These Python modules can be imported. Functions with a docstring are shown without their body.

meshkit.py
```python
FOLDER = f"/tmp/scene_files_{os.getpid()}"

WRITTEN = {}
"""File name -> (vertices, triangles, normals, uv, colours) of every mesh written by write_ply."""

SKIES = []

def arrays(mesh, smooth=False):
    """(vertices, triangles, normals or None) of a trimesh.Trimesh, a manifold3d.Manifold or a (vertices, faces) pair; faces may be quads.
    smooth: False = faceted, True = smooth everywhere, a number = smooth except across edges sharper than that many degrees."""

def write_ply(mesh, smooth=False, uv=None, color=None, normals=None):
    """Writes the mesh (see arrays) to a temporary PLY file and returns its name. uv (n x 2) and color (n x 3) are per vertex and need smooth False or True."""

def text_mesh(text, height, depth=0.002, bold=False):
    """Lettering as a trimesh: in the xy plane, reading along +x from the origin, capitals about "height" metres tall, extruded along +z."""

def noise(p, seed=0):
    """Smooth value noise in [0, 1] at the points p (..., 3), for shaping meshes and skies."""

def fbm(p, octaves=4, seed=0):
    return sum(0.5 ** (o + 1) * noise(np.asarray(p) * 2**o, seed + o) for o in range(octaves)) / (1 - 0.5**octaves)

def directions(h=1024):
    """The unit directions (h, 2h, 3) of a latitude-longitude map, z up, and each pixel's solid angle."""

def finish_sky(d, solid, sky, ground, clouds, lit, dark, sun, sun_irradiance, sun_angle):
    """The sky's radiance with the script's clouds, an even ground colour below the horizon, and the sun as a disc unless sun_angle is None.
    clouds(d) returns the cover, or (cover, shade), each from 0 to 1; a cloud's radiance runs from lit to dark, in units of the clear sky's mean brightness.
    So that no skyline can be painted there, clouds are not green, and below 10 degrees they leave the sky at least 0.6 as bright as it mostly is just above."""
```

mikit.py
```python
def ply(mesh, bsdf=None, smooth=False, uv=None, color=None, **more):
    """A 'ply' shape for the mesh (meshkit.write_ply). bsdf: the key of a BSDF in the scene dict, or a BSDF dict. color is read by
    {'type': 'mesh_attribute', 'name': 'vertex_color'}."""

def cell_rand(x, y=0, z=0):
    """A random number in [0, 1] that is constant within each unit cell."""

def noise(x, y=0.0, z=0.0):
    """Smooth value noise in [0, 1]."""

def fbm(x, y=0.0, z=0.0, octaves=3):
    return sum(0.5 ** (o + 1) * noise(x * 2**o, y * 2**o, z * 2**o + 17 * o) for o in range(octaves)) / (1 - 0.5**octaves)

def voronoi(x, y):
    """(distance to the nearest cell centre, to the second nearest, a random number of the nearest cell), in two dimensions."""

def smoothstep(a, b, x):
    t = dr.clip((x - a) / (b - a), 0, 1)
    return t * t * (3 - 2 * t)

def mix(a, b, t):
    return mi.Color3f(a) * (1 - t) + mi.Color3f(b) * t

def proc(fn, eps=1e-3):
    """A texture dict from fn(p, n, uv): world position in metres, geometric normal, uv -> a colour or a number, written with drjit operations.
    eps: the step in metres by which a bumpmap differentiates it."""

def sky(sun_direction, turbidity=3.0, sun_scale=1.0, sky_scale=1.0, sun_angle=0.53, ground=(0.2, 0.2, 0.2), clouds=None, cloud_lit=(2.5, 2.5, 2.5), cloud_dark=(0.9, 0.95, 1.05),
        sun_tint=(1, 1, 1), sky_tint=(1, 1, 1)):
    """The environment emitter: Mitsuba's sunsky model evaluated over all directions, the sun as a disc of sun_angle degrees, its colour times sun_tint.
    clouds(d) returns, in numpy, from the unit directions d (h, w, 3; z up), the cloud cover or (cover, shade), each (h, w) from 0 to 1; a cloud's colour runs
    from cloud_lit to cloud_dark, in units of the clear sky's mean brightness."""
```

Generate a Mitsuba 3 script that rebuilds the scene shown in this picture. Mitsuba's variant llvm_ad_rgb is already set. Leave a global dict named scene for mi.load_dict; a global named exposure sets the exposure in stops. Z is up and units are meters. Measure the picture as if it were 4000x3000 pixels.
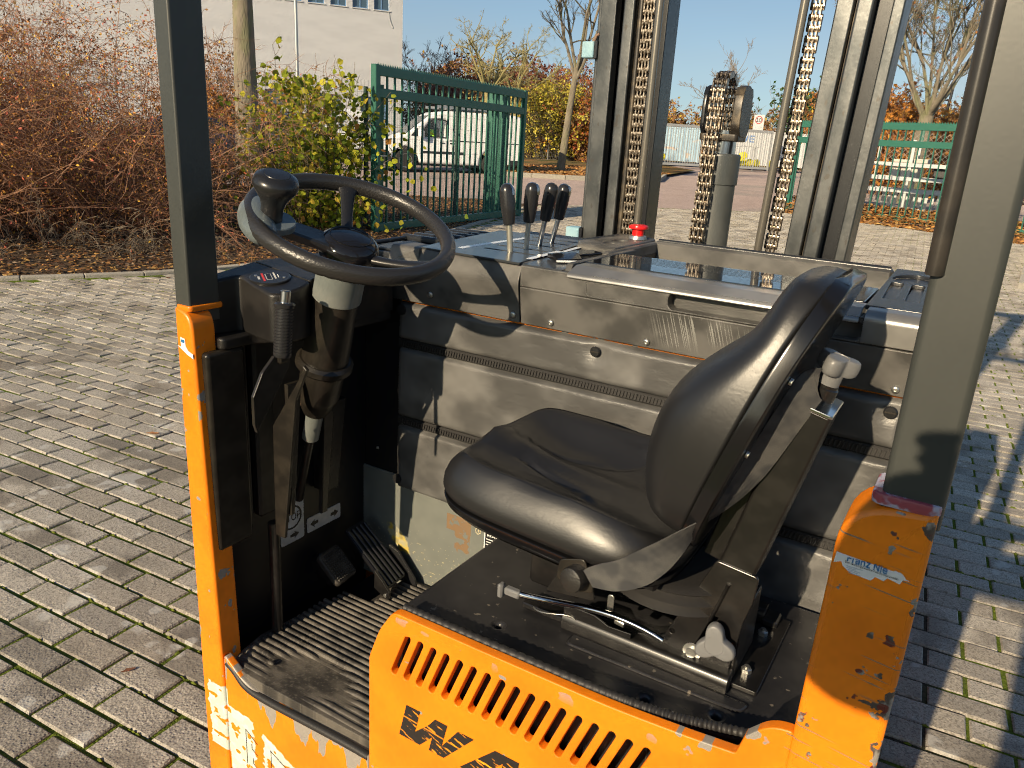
import math, random
import numpy as np, trimesh, mapbox_earcut
import mitsuba as mi, drjit as dr
import mikit, meshkit
from mikit import noise, fbm, smoothstep, mix, cell_rand, voronoi
from shapely.geometry import Polygon, Point, box as sbox
from shapely.ops import unary_union

random.seed(7)
RNG = np.random.default_rng(7)
T = mi.ScalarTransform4f
scene, labels, taken = {}, {}, {}

# ---------------------------------------------------------------- camera, sky, exposure
CAM = np.array([1.259, -0.87, 1.42])
RIGHT = np.array([0.847931, 0.527073, 0.056632]); DOWN = np.array([0.205817, -0.228879, -0.951448]); FWD = np.array([-0.488520, 0.818418, -0.302554])
scene['camera'] = {'type': 'perspective', 'fov': 67.34, 'fov_axis': 'x', 'near_clip': 0.05, 'far_clip': 900.0,
                   'to_world': T().look_at(origin=CAM.tolist(), target=(CAM + FWD).tolist(), up=(-DOWN).tolist())}


def clouds(d):
    el = d[..., 2]
    p = np.stack([d[..., 0] * 4.0, d[..., 1] * 4.0, d[..., 2] * 16.0], -1)
    n = meshkit.fbm(p + 3.1, 5, 3)
    band = np.clip((el - 0.02) / 0.06, 0, 1) * np.clip((0.30 - el) / 0.14, 0, 1)
    az = np.arctan2(d[..., 0], d[..., 1])
    east = np.clip((az + 0.16) / 0.25, 0, 1)
    veil = 0.35 * np.clip((0.5 - el) / 0.5, 0, 1) * np.clip(meshkit.fbm(p * 0.6 + 9, 4, 5) * 2.2 - 0.7, 0, 1)
    n = n + 0.30 * np.exp(-((az - 0.03) / 0.14) ** 2 - ((el - 0.085) / 0.05) ** 2)
    c = np.clip((n - 0.56) * 7, 0, 1) * band * east * 0.9
    return np.clip(np.maximum(c, veil), 0, 1), np.clip((0.62 - n) * 2, 0, 0.5)


SUN = (-0.10, -1.0, 0.40)
scene['sky'] = mikit.sky(SUN, turbidity=3.0, sky_scale=0.70, sun_tint=(0.92, 1.0, 1.15), sky_tint=(0.95, 1.0, 1.07), clouds=clouds, cloud_lit=(1.9, 1.9, 1.95), cloud_dark=(1.2, 1.25, 1.35))
exposure = 2.45


# ---------------------------------------------------------------- helpers
def number(key):
    n = taken.get(key, -1) + 1
    taken[key] = n
    return key if n == 0 else f'{key}_{n:03d}'


def tag(key, label=None, cat=None, group=None, kind=None):
    d = labels.setdefault(key, {})
    for k, v in (('label', label), ('category', cat), ('group', group), ('kind', kind)):
        if v: d[k] = v
    return key


def thing(name, label, cat, group=None, kind=None):
    return tag(number(name), label, cat, group, kind)


def part(name, parent, label=None, kind=None):
    k = number(f'{parent}__{name}')
    if label or kind: tag(k, label, None, None, kind)
    return k


def obj(name, mesh, bsdf, parent=None, smooth=False, label=None, kind=None, cat=None, group=None, M=None, color=None):
    k = number(f'{parent}__{name}' if parent else name)
    if isinstance(mesh, dict): s = dict(mesh)
    else: s = mikit.ply(mesh, bsdf, smooth=smooth, color=color)
    if M is not None: s['to_world'] = T(np.asarray(M, float).tolist())
    scene[k] = s
    if label or kind or cat or group: tag(k, label, cat, group, kind)
    return k


def copy_tree(root, M, label=None, group=None):
    new = number(root)
    labels[new] = dict(labels[root])
    if label: labels[new]['label'] = label
    if group: labels[new]['group'] = group
    for k in [k for k in scene if k.startswith(root + '__') or k == root]:
        s = dict(scene[k]); s['to_world'] = T(np.asarray(M, float).tolist())
        scene[new + k[len(root):]] = s
    for k in [k for k in labels if k.startswith(root + '__')]:
        labels[new + k[len(root):]] = dict(labels[k])
    return new


def cat(ms):
    V, F, o = [], [], 0
    for m in ms:
        v, f = (m.vertices, m.faces) if hasattr(m, 'faces') else m
        V.append(np.asarray(v, float)); F.append(np.asarray(f) + o); o += len(v)
    return trimesh.Trimesh(np.vstack(V), np.vstack(F), process=False)


def tm(v, f): return trimesh.Trimesh(np.asarray(v, float), np.asarray(f, int), process=False)


def nrm(v):
    v = np.asarray(v, float); return v / (np.linalg.norm(v) + 1e-12)


def mv(m, M=None, t=None, s=None):
    m = m.copy() if hasattr(m, 'copy') else tm(*m)
    v = np.array(m.vertices)
    if s is not None: v = v * np.asarray(s)
    if M is not None: v = v @ np.asarray(M)[:3, :3].T + np.asarray(M)[:3, 3]
    if t is not None: v = v + np.asarray(t)
    return tm(v, m.faces)


def frame(o, z, x=(1, 0, 0)):
    z = nrm(z); x = np.asarray(x, float); x = x - z * np.dot(x, z); x = nrm(x); y = np.cross(z, x)
    M = np.eye(4); M[:3, 0], M[:3, 1], M[:3, 2], M[:3, 3] = x, y, z, o
    return M


def rot(deg, ax, o=(0, 0, 0)):
    return trimesh.transformations.rotation_matrix(math.radians(deg), ax, o)


def trans(x, y, z=0.0, rz=0.0, s=1.0):
    c, d = math.cos(rz), math.sin(rz)
    return np.array([[c * s, -d * s, 0, x], [d * s, c * s, 0, y], [0, 0, s, z], [0, 0, 0, 1]], float)


def earcut(rings):
    v = np.vstack(rings); e = np.cumsum([len(r) for r in rings]).astype(np.uint32)
    return mapbox_earcut.triangulate_float64(v, e).reshape(-1, 3)


def offs(p, d):
    a, b, c = np.roll(p, 1, 0), p, np.roll(p, -1, 0)
    e1, e2 = b - a, c - b
    n1 = np.stack([e1[:, 1], -e1[:, 0]], 1); n2 = np.stack([e2[:, 1], -e2[:, 0]], 1)
    n1 /= np.linalg.norm(n1, axis=1, keepdims=True) + 1e-12; n2 /= np.linalg.norm(n2, axis=1, keepdims=True) + 1e-12
    n = n1 + n2; l = np.sum(n * n1, 1, keepdims=True)
    return p - d * n / np.maximum(l, 0.35)


AX = {'y': lambda u, v, d: np.stack([u, d, v], 1), 'x': lambda u, v, d: np.stack([d, u, v], 1), 'z': lambda u, v, d: np.stack([u, v, d], 1)}


def plate(pts, d0, d1, r=0.002, ax='y', holes=(), both=True, n=2):
    """A prism of the outline from depth d0 to d1 along an axis with rounded edges."""
    rings = [np.asarray(pts, float)] + [np.asarray(h, float) for h in holes]
    out = []
    for i, q in enumerate(rings):
        area = 0.5 * np.sum(q[:, 0] * np.roll(q[:, 1], -1) - np.roll(q[:, 0], -1) * q[:, 1])
        if (area < 0) != (i > 0): q = q[::-1]
        out.append(q)
    sg = 1 if d1 > d0 else -1
    prof = [(r * (1 - math.sin(a)), d0 + sg * r * (1 - math.cos(a))) for a in np.linspace(0, math.pi / 2, n + 1)] if r > 0 else [(0, d0)]
    prof2 = [(i, d1 + d0 - d) for i, d in prof[::-1]] if both and r > 0 else [(0, d1)]
    prof = prof + prof2
    V, F, o = [], [], 0
    for q in out:
        m = len(q)
        for (ins, d) in prof:
            z = offs(q, ins) if ins > 0 else q
            V.append(AX[ax](z[:, 0], z[:, 1], np.full(m, d)))
        for k in range(len(prof) - 1):
            a = np.arange(m); b = (a + 1) % m
            A, B, C, D = o + k * m + a, o + k * m + b, o + (k + 1) * m + b, o + (k + 1) * m + a
            F += [np.stack([A, B, C], 1), np.stack([A, C, D], 1)]
        o += m * len(prof)
    tri = earcut(out)
    idx0, idx1, o = [], [], 0
    for q in out:
        m = len(q); idx0 += list(range(o, o + m)); idx1 += list(range(o + m * (len(prof) - 1), o + m * len(prof))); o += m * len(prof)
    idx0, idx1 = np.array(idx0), np.array(idx1)
    F += [idx0[tri], idx1[tri[:, ::-1]]]
    m = tm(np.vstack(V), np.vstack(F))
    e = np.asarray(F[0][:1]); 
    if m.volume < 0: m.invert()
    return m


def bx(x0, x1, y0, y1, z0, z1, b=0.003, M=None):
    b = min(b, 0.45 * min(x1 - x0, y1 - y0, z1 - z0))
    if b <= 0:
        m = trimesh.creation.box(bounds=[[x0, y0, z0], [x1, y1, z1]])
    else:
        P = []
        for sx in (0, 1):
            for sy in (0, 1):
                for sz in (0, 1):
                    c = np.array([x1 if sx else x0, y1 if sy else y0, z1 if sz else z0]); s = np.array([1 - 2 * sx, 1 - 2 * sy, 1 - 2 * sz])
                    for k in range(3):
                        q = c + s * b; q[k] = c[k]; P.append(q)
        m = trimesh.convex.convex_hull(np.array(P))
    return mv(m, M) if M is not None else tm(m.vertices, m.faces)


def tube(P, r, n=10, cap=True, flat=1.0):
    P = np.asarray(P, float); k = len(P); r = np.broadcast_to(np.asarray(r, float), (k,))
    t = np.gradient(P, axis=0); t /= np.linalg.norm(t, axis=1, keepdims=True) + 1e-12
    a = np.cross(t[0], [0, 0, 1.0] if abs(t[0][2]) < 0.9 else [1.0, 0, 0]); a = nrm(a)
    A = []
    for i in range(k):
        a = nrm(a - t[i] * np.dot(a, t[i])); A.append(a)
    A = np.array(A); B = np.cross(t, A)
    an = np.arange(n) * 2 * math.pi / n
    V = (P[:, None] + r[:, None, None] * (np.cos(an)[None, :, None] * A[:, None] + flat * np.sin(an)[None, :, None] * B[:, None])).reshape(-1, 3)
    i, j = np.meshgrid(np.arange(k - 1), np.arange(n), indexing='ij'); j2 = (j + 1) % n
    q = np.stack([i * n + j, i * n + j2, (i + 1) * n + j2, (i + 1) * n + j], -1).reshape(-1, 4)
    F = [q[:, [0, 1, 2]], q[:, [0, 2, 3]]]
    if cap:
        c0, c1 = len(V), len(V) + 1; V = np.vstack([V, P[0], P[-1]]); jj = np.arange(n)
        F += [np.stack([np.full(n, c0), (jj + 1) % n, jj], 1), np.stack([np.full(n, c1), (k - 1) * n + jj, (k - 1) * n + (jj + 1) % n], 1)]
    return tm(V, np.vstack(F))


def loft(rings, caps=True):
    rings = [np.asarray(r, float) for r in rings]; n = len(rings[0]); k = len(rings)
    V = np.vstack(rings); i, j = np.meshgrid(np.arange(k - 1), np.arange(n), indexing='ij'); j2 = (j + 1) % n
    q = np.stack([i * n + j, i * n + j2, (i + 1) * n + j2, (i + 1) * n + j], -1).reshape(-1, 4)
    F = [q[:, [0, 1, 2]], q[:, [0, 2, 3]]]
    if caps:
        c0, c1 = len(V), len(V) + 1; V = np.vstack([V, rings[0].mean(0), rings[-1].mean(0)]); jj = np.arange(n)
        F += [np.stack([np.full(n, c0), (jj + 1) % n, jj], 1), np.stack([np.full(n, c1), (k - 1) * n + jj, (k - 1) * n + (jj + 1) % n], 1)]
    m = tm(V, np.vstack(F))
    if m.volume < 0: m.invert()
    return m


def lathe(prof, M=None, n=28):
    """prof: (radius, height) pairs, about the frame's z axis."""
    an = np.arange(n) * 2 * math.pi / n
    m = loft([np.stack([max(r, 1e-5) * np.cos(an), max(r, 1e-5) * np.sin(an), np.full(n, z)], 1) for r, z in prof])
    return mv(m, M) if M is not None else m


def disc(r, h, M, n=20, b=0.0):
    b = b or min(r, h) * 0.15
    return lathe([(0, 0), (r, 0), (r, h - b), (r - b, h), (0, h)], M, n)


def rrect(u0, u1, v0, v1, r, n=5):
    P = []
    for cx, cy, a0 in ((u1 - r, v1 - r, 0), (u0 + r, v1 - r, 90), (u0 + r, v0 + r, 180), (u1 - r, v0 + r, 270)):
        for a in np.radians(np.linspace(a0, a0 + 90, n)): P.append((cx + r * math.cos(a), cy + r * math.sin(a)))
    return np.array(P)


def fillet(pts, radii, n=5):
    """Rounds the corners of an outline; radii one per point."""
    P = np.asarray(pts, float); out = []
    for i, r in enumerate(radii if hasattr(radii, '__len__') else [radii] * len(P)):
        a, b, c = P[i - 1], P[i], P[(i + 1) % len(P)]
        if r <= 0: out.append(b); continue
        u, w = nrm(np.append(a - b, 0))[:2], nrm(np.append(c - b, 0))[:2]
        p, q = b + u * r, b + w * r
        for t in np.linspace(0, 1, n): out.append((1 - t) ** 2 * p + 2 * t * (1 - t) * b + t * t * q)
    return np.array(out)


def spline(P, n):
    from scipy.interpolate import CubicSpline
    P = np.asarray(P, float); return CubicSpline(np.arange(len(P)), P)(np.linspace(0, len(P) - 1, n))


def ribbon(C, Wv, th=0.0015):
    """A strap along the centres C whose half-width vectors are Wv."""
    C, Wv = np.asarray(C, float), np.asarray(Wv, float); t = np.gradient(C, axis=0); N = np.cross(t, Wv); N /= np.linalg.norm(N, axis=1, keepdims=True) + 1e-9
    rings = [[C[i] - Wv[i] - N[i] * th, C[i] + Wv[i] - N[i] * th, C[i] + Wv[i] + N[i] * th, C[i] - Wv[i] + N[i] * th] for i in range(len(C))]
    return loft(rings)


def text_on(text, h, o, ux, uy, depth=0.0006, bold=True, sx=1.0, shear=0.0, centre=False):
    """Raised lettering: o is the lower left corner, ux the reading direction, uy the up direction."""
    m = meshkit.text_mesh(text, h, depth, bold); v = np.array(m.vertices)
    v[:, 0] = v[:, 0] * sx + shear * v[:, 1]
    if centre: v[:, 0] -= (v[:, 0].min() + v[:, 0].max()) / 2
    ux, uy = nrm(ux), nrm(uy); n = np.cross(ux, uy)
    return tm(np.asarray(o) + v[:, :1] * ux + v[:, 1:2] * uy + v[:, 2:] * n, m.faces)


# ---------------------------------------------------------------- materials
def principled(base, rough=0.5, metal=0.0, spec=0.5, **kw):
    b = {'type': 'rgb', 'value': list(base)} if isinstance(base, (tuple, list)) else (mikit.proc(base) if callable(base) else base)
    r = mikit.proc(rough) if callable(rough) else float(rough)
    return {'type': 'principled', 'base_color': b, 'roughness': r, 'metallic': float(metal), 'specular': float(spec), **kw}


def mat(name, base, rough=0.5, metal=0.0, spec=0.5, bump=None, bs=0.001, eps=0.001, two=True, **kw):
    b = principled(base, rough, metal, spec, **kw)
    if bump is not None: b = {'type': 'bumpmap', 'height': mikit.proc(bump, eps), 'scale': float(bs), 'surface': b}
    scene[name] = {'type': 'twosided', 'inner': b} if two else b
    return name


def orange_col(p, n, uv):
    x, y, z = p.x, p.y, p.z
    base = mix((0.86, 0.225, 0.006), (0.74, 0.185, 0.005), smoothstep(0.35, 0.75, fbm(x * 9, y * 9, z * 9)))
    base = base * (0.94 + 0.08 * noise(x * 160, y * 160, z * 90))
    nz = fbm(x * 55, y * 55, z * 42, 4)
    fine = noise(x * 240, y * 240, z * 240)
    # chips along the outer edge of the right column, thickest below its middle
    near = smoothstep(0.034, 0.0, 1.274 - x) * (0.45 + 0.55 * smoothstep(0.42, 0.55, noise(3.0, 1.0, z * 13)))
    chipR = dr.select((x > 1.17) & (y < 0.02), smoothstep(0.0, 0.03, nz + 0.12 * fine - 0.80 + 0.30 * near), 0)
    streak = dr.select((x > 1.17) & (y < 0.02), smoothstep(0.80, 0.88, noise(x * 12 + 5, 0.0, z * 330 + x * 36)) * smoothstep(0.46, 0.60, fbm(x * 16, 3.0, z * 22)), 0)
    # drips of bare metal below the sill's edge
    lip = dr.select(x < 0.165, 0.352 - (x - 0.08) * 0.54, 0.306)
    dd = lip - z
    drip = dr.select((x > 0.075) & (x < 0.474) & (y < 0.03), smoothstep(0.0, 0.02, fbm(x * 42, 1.0, z * 11, 3) - 0.40 - dd * 5.2), 0)
    # small chips everywhere near the edges of the left column and the panel
    edge = dr.maximum(smoothstep(0.012, 0.0, dr.abs(x - 0.002)), smoothstep(0.010, 0.0, dr.abs(x - (0.046 + (1.084 - z) * 0.0313))))
    chipL = dr.select(x < 0.078, smoothstep(0.0, 0.02, fbm(x * 60, y * 60, z * 26) + 0.12 * fine - 0.92 + 0.17 * edge), 0)
    rest = smoothstep(0.0, 0.02, fbm(x * 34, y * 34, z * 34 + 7) - 0.84)
    top = dr.select((x > 0.5) & (x < 1.17), smoothstep(0.0, 0.02, fbm(x * 38, 5.0, z * 38) - 0.69), 0) * smoothstep(0.615, 0.65, z)
    chip = dr.clip(chipR + drip + chipL + rest + top, 0, 1)
    red = smoothstep(0.60, 0.68, fbm(x * 60 + 9, y * 40, z * 60))
    bare = mix(mix((0.27, 0.245, 0.215), (0.085, 0.065, 0.055), dr.select(x > 1.17, smoothstep(0.4, 0.6, fbm(x * 90, 2.0, z * 50)), 0.0)), (0.13, 0.025, 0.02), red * dr.select(x > 1.17, 1.0, 0.0))
    c = mix(base, bare, chip)
    c = mix(c, (0.13, 0.15, 0.12), streak * 0.8)
    # worn remains of light hazard tape low on the left
    rag = 0.018 * (fbm(x * 60, 2.0, z * 60, 4) - 0.5)
    t1 = smoothstep(0.0, 0.002, 0.272 - z + rag) * dr.select((x > 0.018 + rag) & (x < 0.078), 1.0, 0.0) * smoothstep(0.0, 0.003, z - 0.105)
    top2 = 0.258 - 0.42 * (x - 0.078)
    t2 = dr.select((x >= 0.078) & (y < 0.02), 1.0, 0.0) * smoothstep(0.0, 0.002, dr.minimum(top2, 0.232) - z + rag) * smoothstep(0.0, 0.002, dr.abs(x - 0.17 + rag * 1.5) - 0.012) * smoothstep(0.0, 0.002, 0.36 - x)
    tape = dr.clip(t1 + t2, 0, 1) * (1 - smoothstep(0.0, 0.02, fbm(x * 50, 9.0, z * 50) - 0.66))
    return mix(c, mix((0.50, 0.53, 0.46), (0.62, 0.63, 0.57), smoothstep(0.45, 0.7, fbm(x * 60, 4.0, z * 60))), tape)


mat('orange_paint', orange_col, 0.38, bump=lambda p, n, uv: fbm(p.x * 120, p.y * 120, p.z * 120), bs=0.00012)
grain = lambda p, n, uv: noise(p.x * 620, p.y * 620, p.z * 620) * 0.6 + noise(p.x * 320, p.y * 320, p.z * 320) * 0.4


def dusty(dark, dust, k=14.0):
    def fn(p, n, uv):
        return mix(dark, dust, smoothstep(0.35, 0.75, fbm(p.x * k, p.y * k, p.z * k, 4)))
    return fn


def dash_col(p, n, uv):
    c = mix((0.045, 0.044, 0.042), (0.105, 0.101, 0.095), smoothstep(0.3, 0.7, fbm(p.x * 16, p.y * 16, p.z * 16, 4)))
    s = smoothstep(0.60, 0.72, noise(p.x * 620 + p.z * 160, 0.0, p.z * 11)) * smoothstep(0.13, 0.06, dr.abs(p.x - 0.86)) * smoothstep(1.055, 1.075, p.z) * smoothstep(1.137, 1.12, p.z)
    patch = smoothstep(0.28, 0.5, fbm(p.x * 12 + 4, 0.0, p.z * 14)) 
    return mix(c, (0.34, 0.34, 0.32), 0.55 * s * patch * dr.select(p.y < 0.52, 1.0, 0.0))


mat('dash_plastic', dash_col, 0.46, bump=grain, bs=0.0006)
mat('black_plastic', dusty((0.008, 0.0075, 0.0075), (0.018, 0.0165, 0.0155), 18), 0.42, bump=grain, bs=0.0005)
mat('smooth_black', (0.016, 0.016, 0.017), 0.28)
mat('gloss_black', (0.010, 0.010, 0.012), 0.10)
mat('gloss_strip', (0.012, 0.013, 0.016), 0.05, spec=0.9)
mat('console_film', (0.055, 0.06, 0.066), 0.22, metal=0.35)
mat('console_black', (0.020, 0.022, 0.026), 0.30, bump=grain, bs=0.0003)


def pad_bump(p, n, uv):
    a = fbm(p.x * 55 + 3 * noise(p.x * 20, 1.0, p.z * 20), p.y * 20, p.z * 75, 4)
    return 1 - dr.abs(a - 0.5) * 2.0 + 0.35 * noise(p.x * 380, p.y * 380, p.z * 380)


mat('leatherette', dusty((0.060, 0.059, 0.058), (0.150, 0.147, 0.142), 9), 0.42, bump=pad_bump, bs=0.0007)
mat('seat_vinyl', (0.0125, 0.0125, 0.0135), 0.37, spec=0.55, bump=lambda p, n, uv: 1 - dr.abs(fbm(p.x * 150, p.y * 150, p.z * 150, 3) - 0.5) * 2 + 0.2 * noise(p.x * 600, p.y * 600, p.z * 600), bs=0.00009)
mat('shell_black', (0.007, 0.007, 0.008), 0.15)
mat('steel_black', dusty((0.008, 0.0075, 0.0075), (0.015, 0.014, 0.0135), 30), 0.28, spec=0.6)
mat('hood_paint', lambda p, n, uv: mix(mix((0.016, 0.016, 0.018), (0.028, 0.0275, 0.029), smoothstep(0.35, 0.7, fbm(p.x * 12, p.y * 12, p.z * 12, 4))), (0.22, 0.19, 0.15), 0.6 * smoothstep(0.80, 0.86, fbm(p.x * 80, p.y * 80, 1.0, 3))), 0.32, bump=lambda p, n, uv: fbm(p.x * 40, p.y * 40, p.z * 40), bs=0.0006)
mat('post_grey', lambda p, n, uv: mix(mix((0.036, 0.039, 0.037), (0.047, 0.050, 0.046), fbm(p.x * 30, p.y * 30, p.z * 10)), (0.30, 0.31, 0.28), 0.7 * smoothstep(0.83, 0.88, fbm(p.x * 70, p.y * 70, p.z * 45))), 0.40, bump=lambda p, n, uv: noise(p.x * 300, p.y * 300, p.z * 300), bs=0.00004)
mat('collar_grey', dusty((0.13, 0.145, 0.14), (0.17, 0.18, 0.17), 20), 0.36)


def floor_plate(p, n, uv):
    c = mix((0.130, 0.140, 0.128), (0.165, 0.172, 0.155), fbm(p.x * 25, 0.0, p.z * 25))
    bl = smoothstep(0.0, 0.006, 0.030 - dr.sqrt(dr.square((p.x - 0.115) - 0.6 * (0.44 - p.z)) + dr.square((p.z - 0.425) * 0.75)) + 0.008 * (noise(p.x * 130, 0.0, p.z * 130) - 0.5))
    ring = bl * smoothstep(0.45, 0.2, noise(p.x * 60, 2.0, p.z * 60)) * 0.5
    c = mix(c, mix((0.52, 0.38, 0.04), (0.36, 0.34, 0.22), smoothstep(0.3, 0.6, fbm(p.x * 60, 3.0, p.z * 60))), bl * (0.9 - ring))
    patch = dr.select((p.x > 0.275) & (p.x < 0.347) & (p.z > 0.505) & (p.z < 0.547), smoothstep(0.26, 0.36, fbm(p.x * 70, 0.0, p.z * 70)), 0) + dr.select((p.x > 0.30) & (p.x < 0.345) & (p.z > 0.45) & (p.z <= 0.507), smoothstep(0.44, 0.5, fbm(p.x * 60, 0.0, p.z * 60)), 0)
    c = mix(c, (0.20, 0.12, 0.06), dr.clip(patch, 0, 1) * 0.85)
    return mix(c, (0.5, 0.42, 0.22), 0.8 * smoothstep(0.86, 0.9, noise(p.x * 190, 1.0, p.z * 190)) * smoothstep(0.5, 0.33, p.z))


mat('floor_plate', floor_plate, 0.42)


def mat_rubber(p, n, uv):
    c = mix((0.032, 0.029, 0.026), (0.110, 0.098, 0.082), smoothstep(0.25, 0.7, fbm(p.x * 26, p.y * 40, 0.0, 4)))
    return mix(c, (0.17, 0.15, 0.125), 0.35 * smoothstep(0.6, 0.9, noise(p.x * 230, p.y * 230, 1.0)))


mat('rubber_mat', mat_rubber, 0.6)
mat('rubber', (0.020, 0.019, 0.019), 0.55)
mat('tread_rubber', dusty((0.026, 0.023, 0.020), (0.075, 0.066, 0.056), 40), 0.6)
mat('inner_dark', (0.006, 0.006, 0.008), 0.45)
mat('column_brown', dusty((0.011, 0.0095, 0.008), (0.022, 0.0185, 0.0145), 25), 0.34)
mat('mast_steel', lambda p, n, uv: mix(mix((0.055, 0.060, 0.063), (0.105, 0.108, 0.108), smoothstep(0.3, 0.7, fbm(p.x * 24, p.y * 24, p.z * 9, 4))), (0.07, 0.06, 0.05), 0.6 * smoothstep(0.74, 0.8, fbm(p.x * 90, 1.0, p.z * 40))), lambda p, n, uv: 0.30 + 0.12 * fbm(p.x * 50, p.y * 50, p.z * 30), metal=0.7, bump=lambda p, n, uv: fbm(p.x * 130, p.y * 130, p.z * 110, 3), bs=0.00015)
mat('greasy_steel', lambda p, n, uv: mix((0.035, 0.030, 0.025), (0.11, 0.085, 0.055), smoothstep(0.4, 0.75, fbm(p.x * 60, p.y * 60, p.z * 30))), 0.38, metal=0.3)
mat('mast_dark', (0.008, 0.009, 0.012), 0.30)
mat('chain_steel', lambda p, n, uv: mix((0.10, 0.075, 0.052), (0.34, 0.29, 0.235), smoothstep(0.3, 0.7, noise(p.x * 240, p.y * 240, p.z * 240))), 0.30, metal=0.85)
mat('chrome', (0.72, 0.72, 0.72), 0.08, metal=1.0)
mat('worn_chrome', (0.60, 0.60, 0.60), 0.20, metal=1.0)
mat('zinc', lambda p, n, uv: mix((0.42, 0.42, 0.40), (0.56, 0.55, 0.50), noise(p.x * 400, p.y * 400, p.z * 400)), 0.32, metal=0.9)
mat('grey_knob', (0.15, 0.152, 0.156), 0.40)
mat('red_button', (0.62, 0.012, 0.012), 0.22)
mat('white_film', (0.62, 0.64, 0.66), 0.25)
mat('decal_silver', dusty((0.42, 0.43, 0.44), (0.55, 0.55, 0.55), 40), 0.35)
mat('decal_black', (0.012, 0.012, 0.013), 0.45)
mat('decal_white', (0.72, 0.72, 0.70), 0.45)
mat('decal_red', (0.55, 0.05, 0.05), 0.4)
mat('decal_blue', (0.02, 0.13, 0.32), 0.45)
mat('print_grey', (0.35, 0.40, 0.46), 0.5)
mat('decal_tan', (0.55, 0.47, 0.30), 0.45)
mat('lettering_black', lambda p, n, uv: mix((0.020, 0.017, 0.016), (0.72, 0.24, 0.012), smoothstep(0.64, 0.67, fbm(p.x * 46 + p.z * 30, 1.0, p.z * 150 + p.x * 40, 4)) + smoothstep(0.0, 0.002, 0.0022 - dr.abs(p.z - 0.447 + 0.06 * (p.x - 0.56)))), 0.4)
mat('sensor_blue', dusty((0.20, 0.36, 0.44), (0.28, 0.44, 0.50), 20), 0.5)
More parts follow.
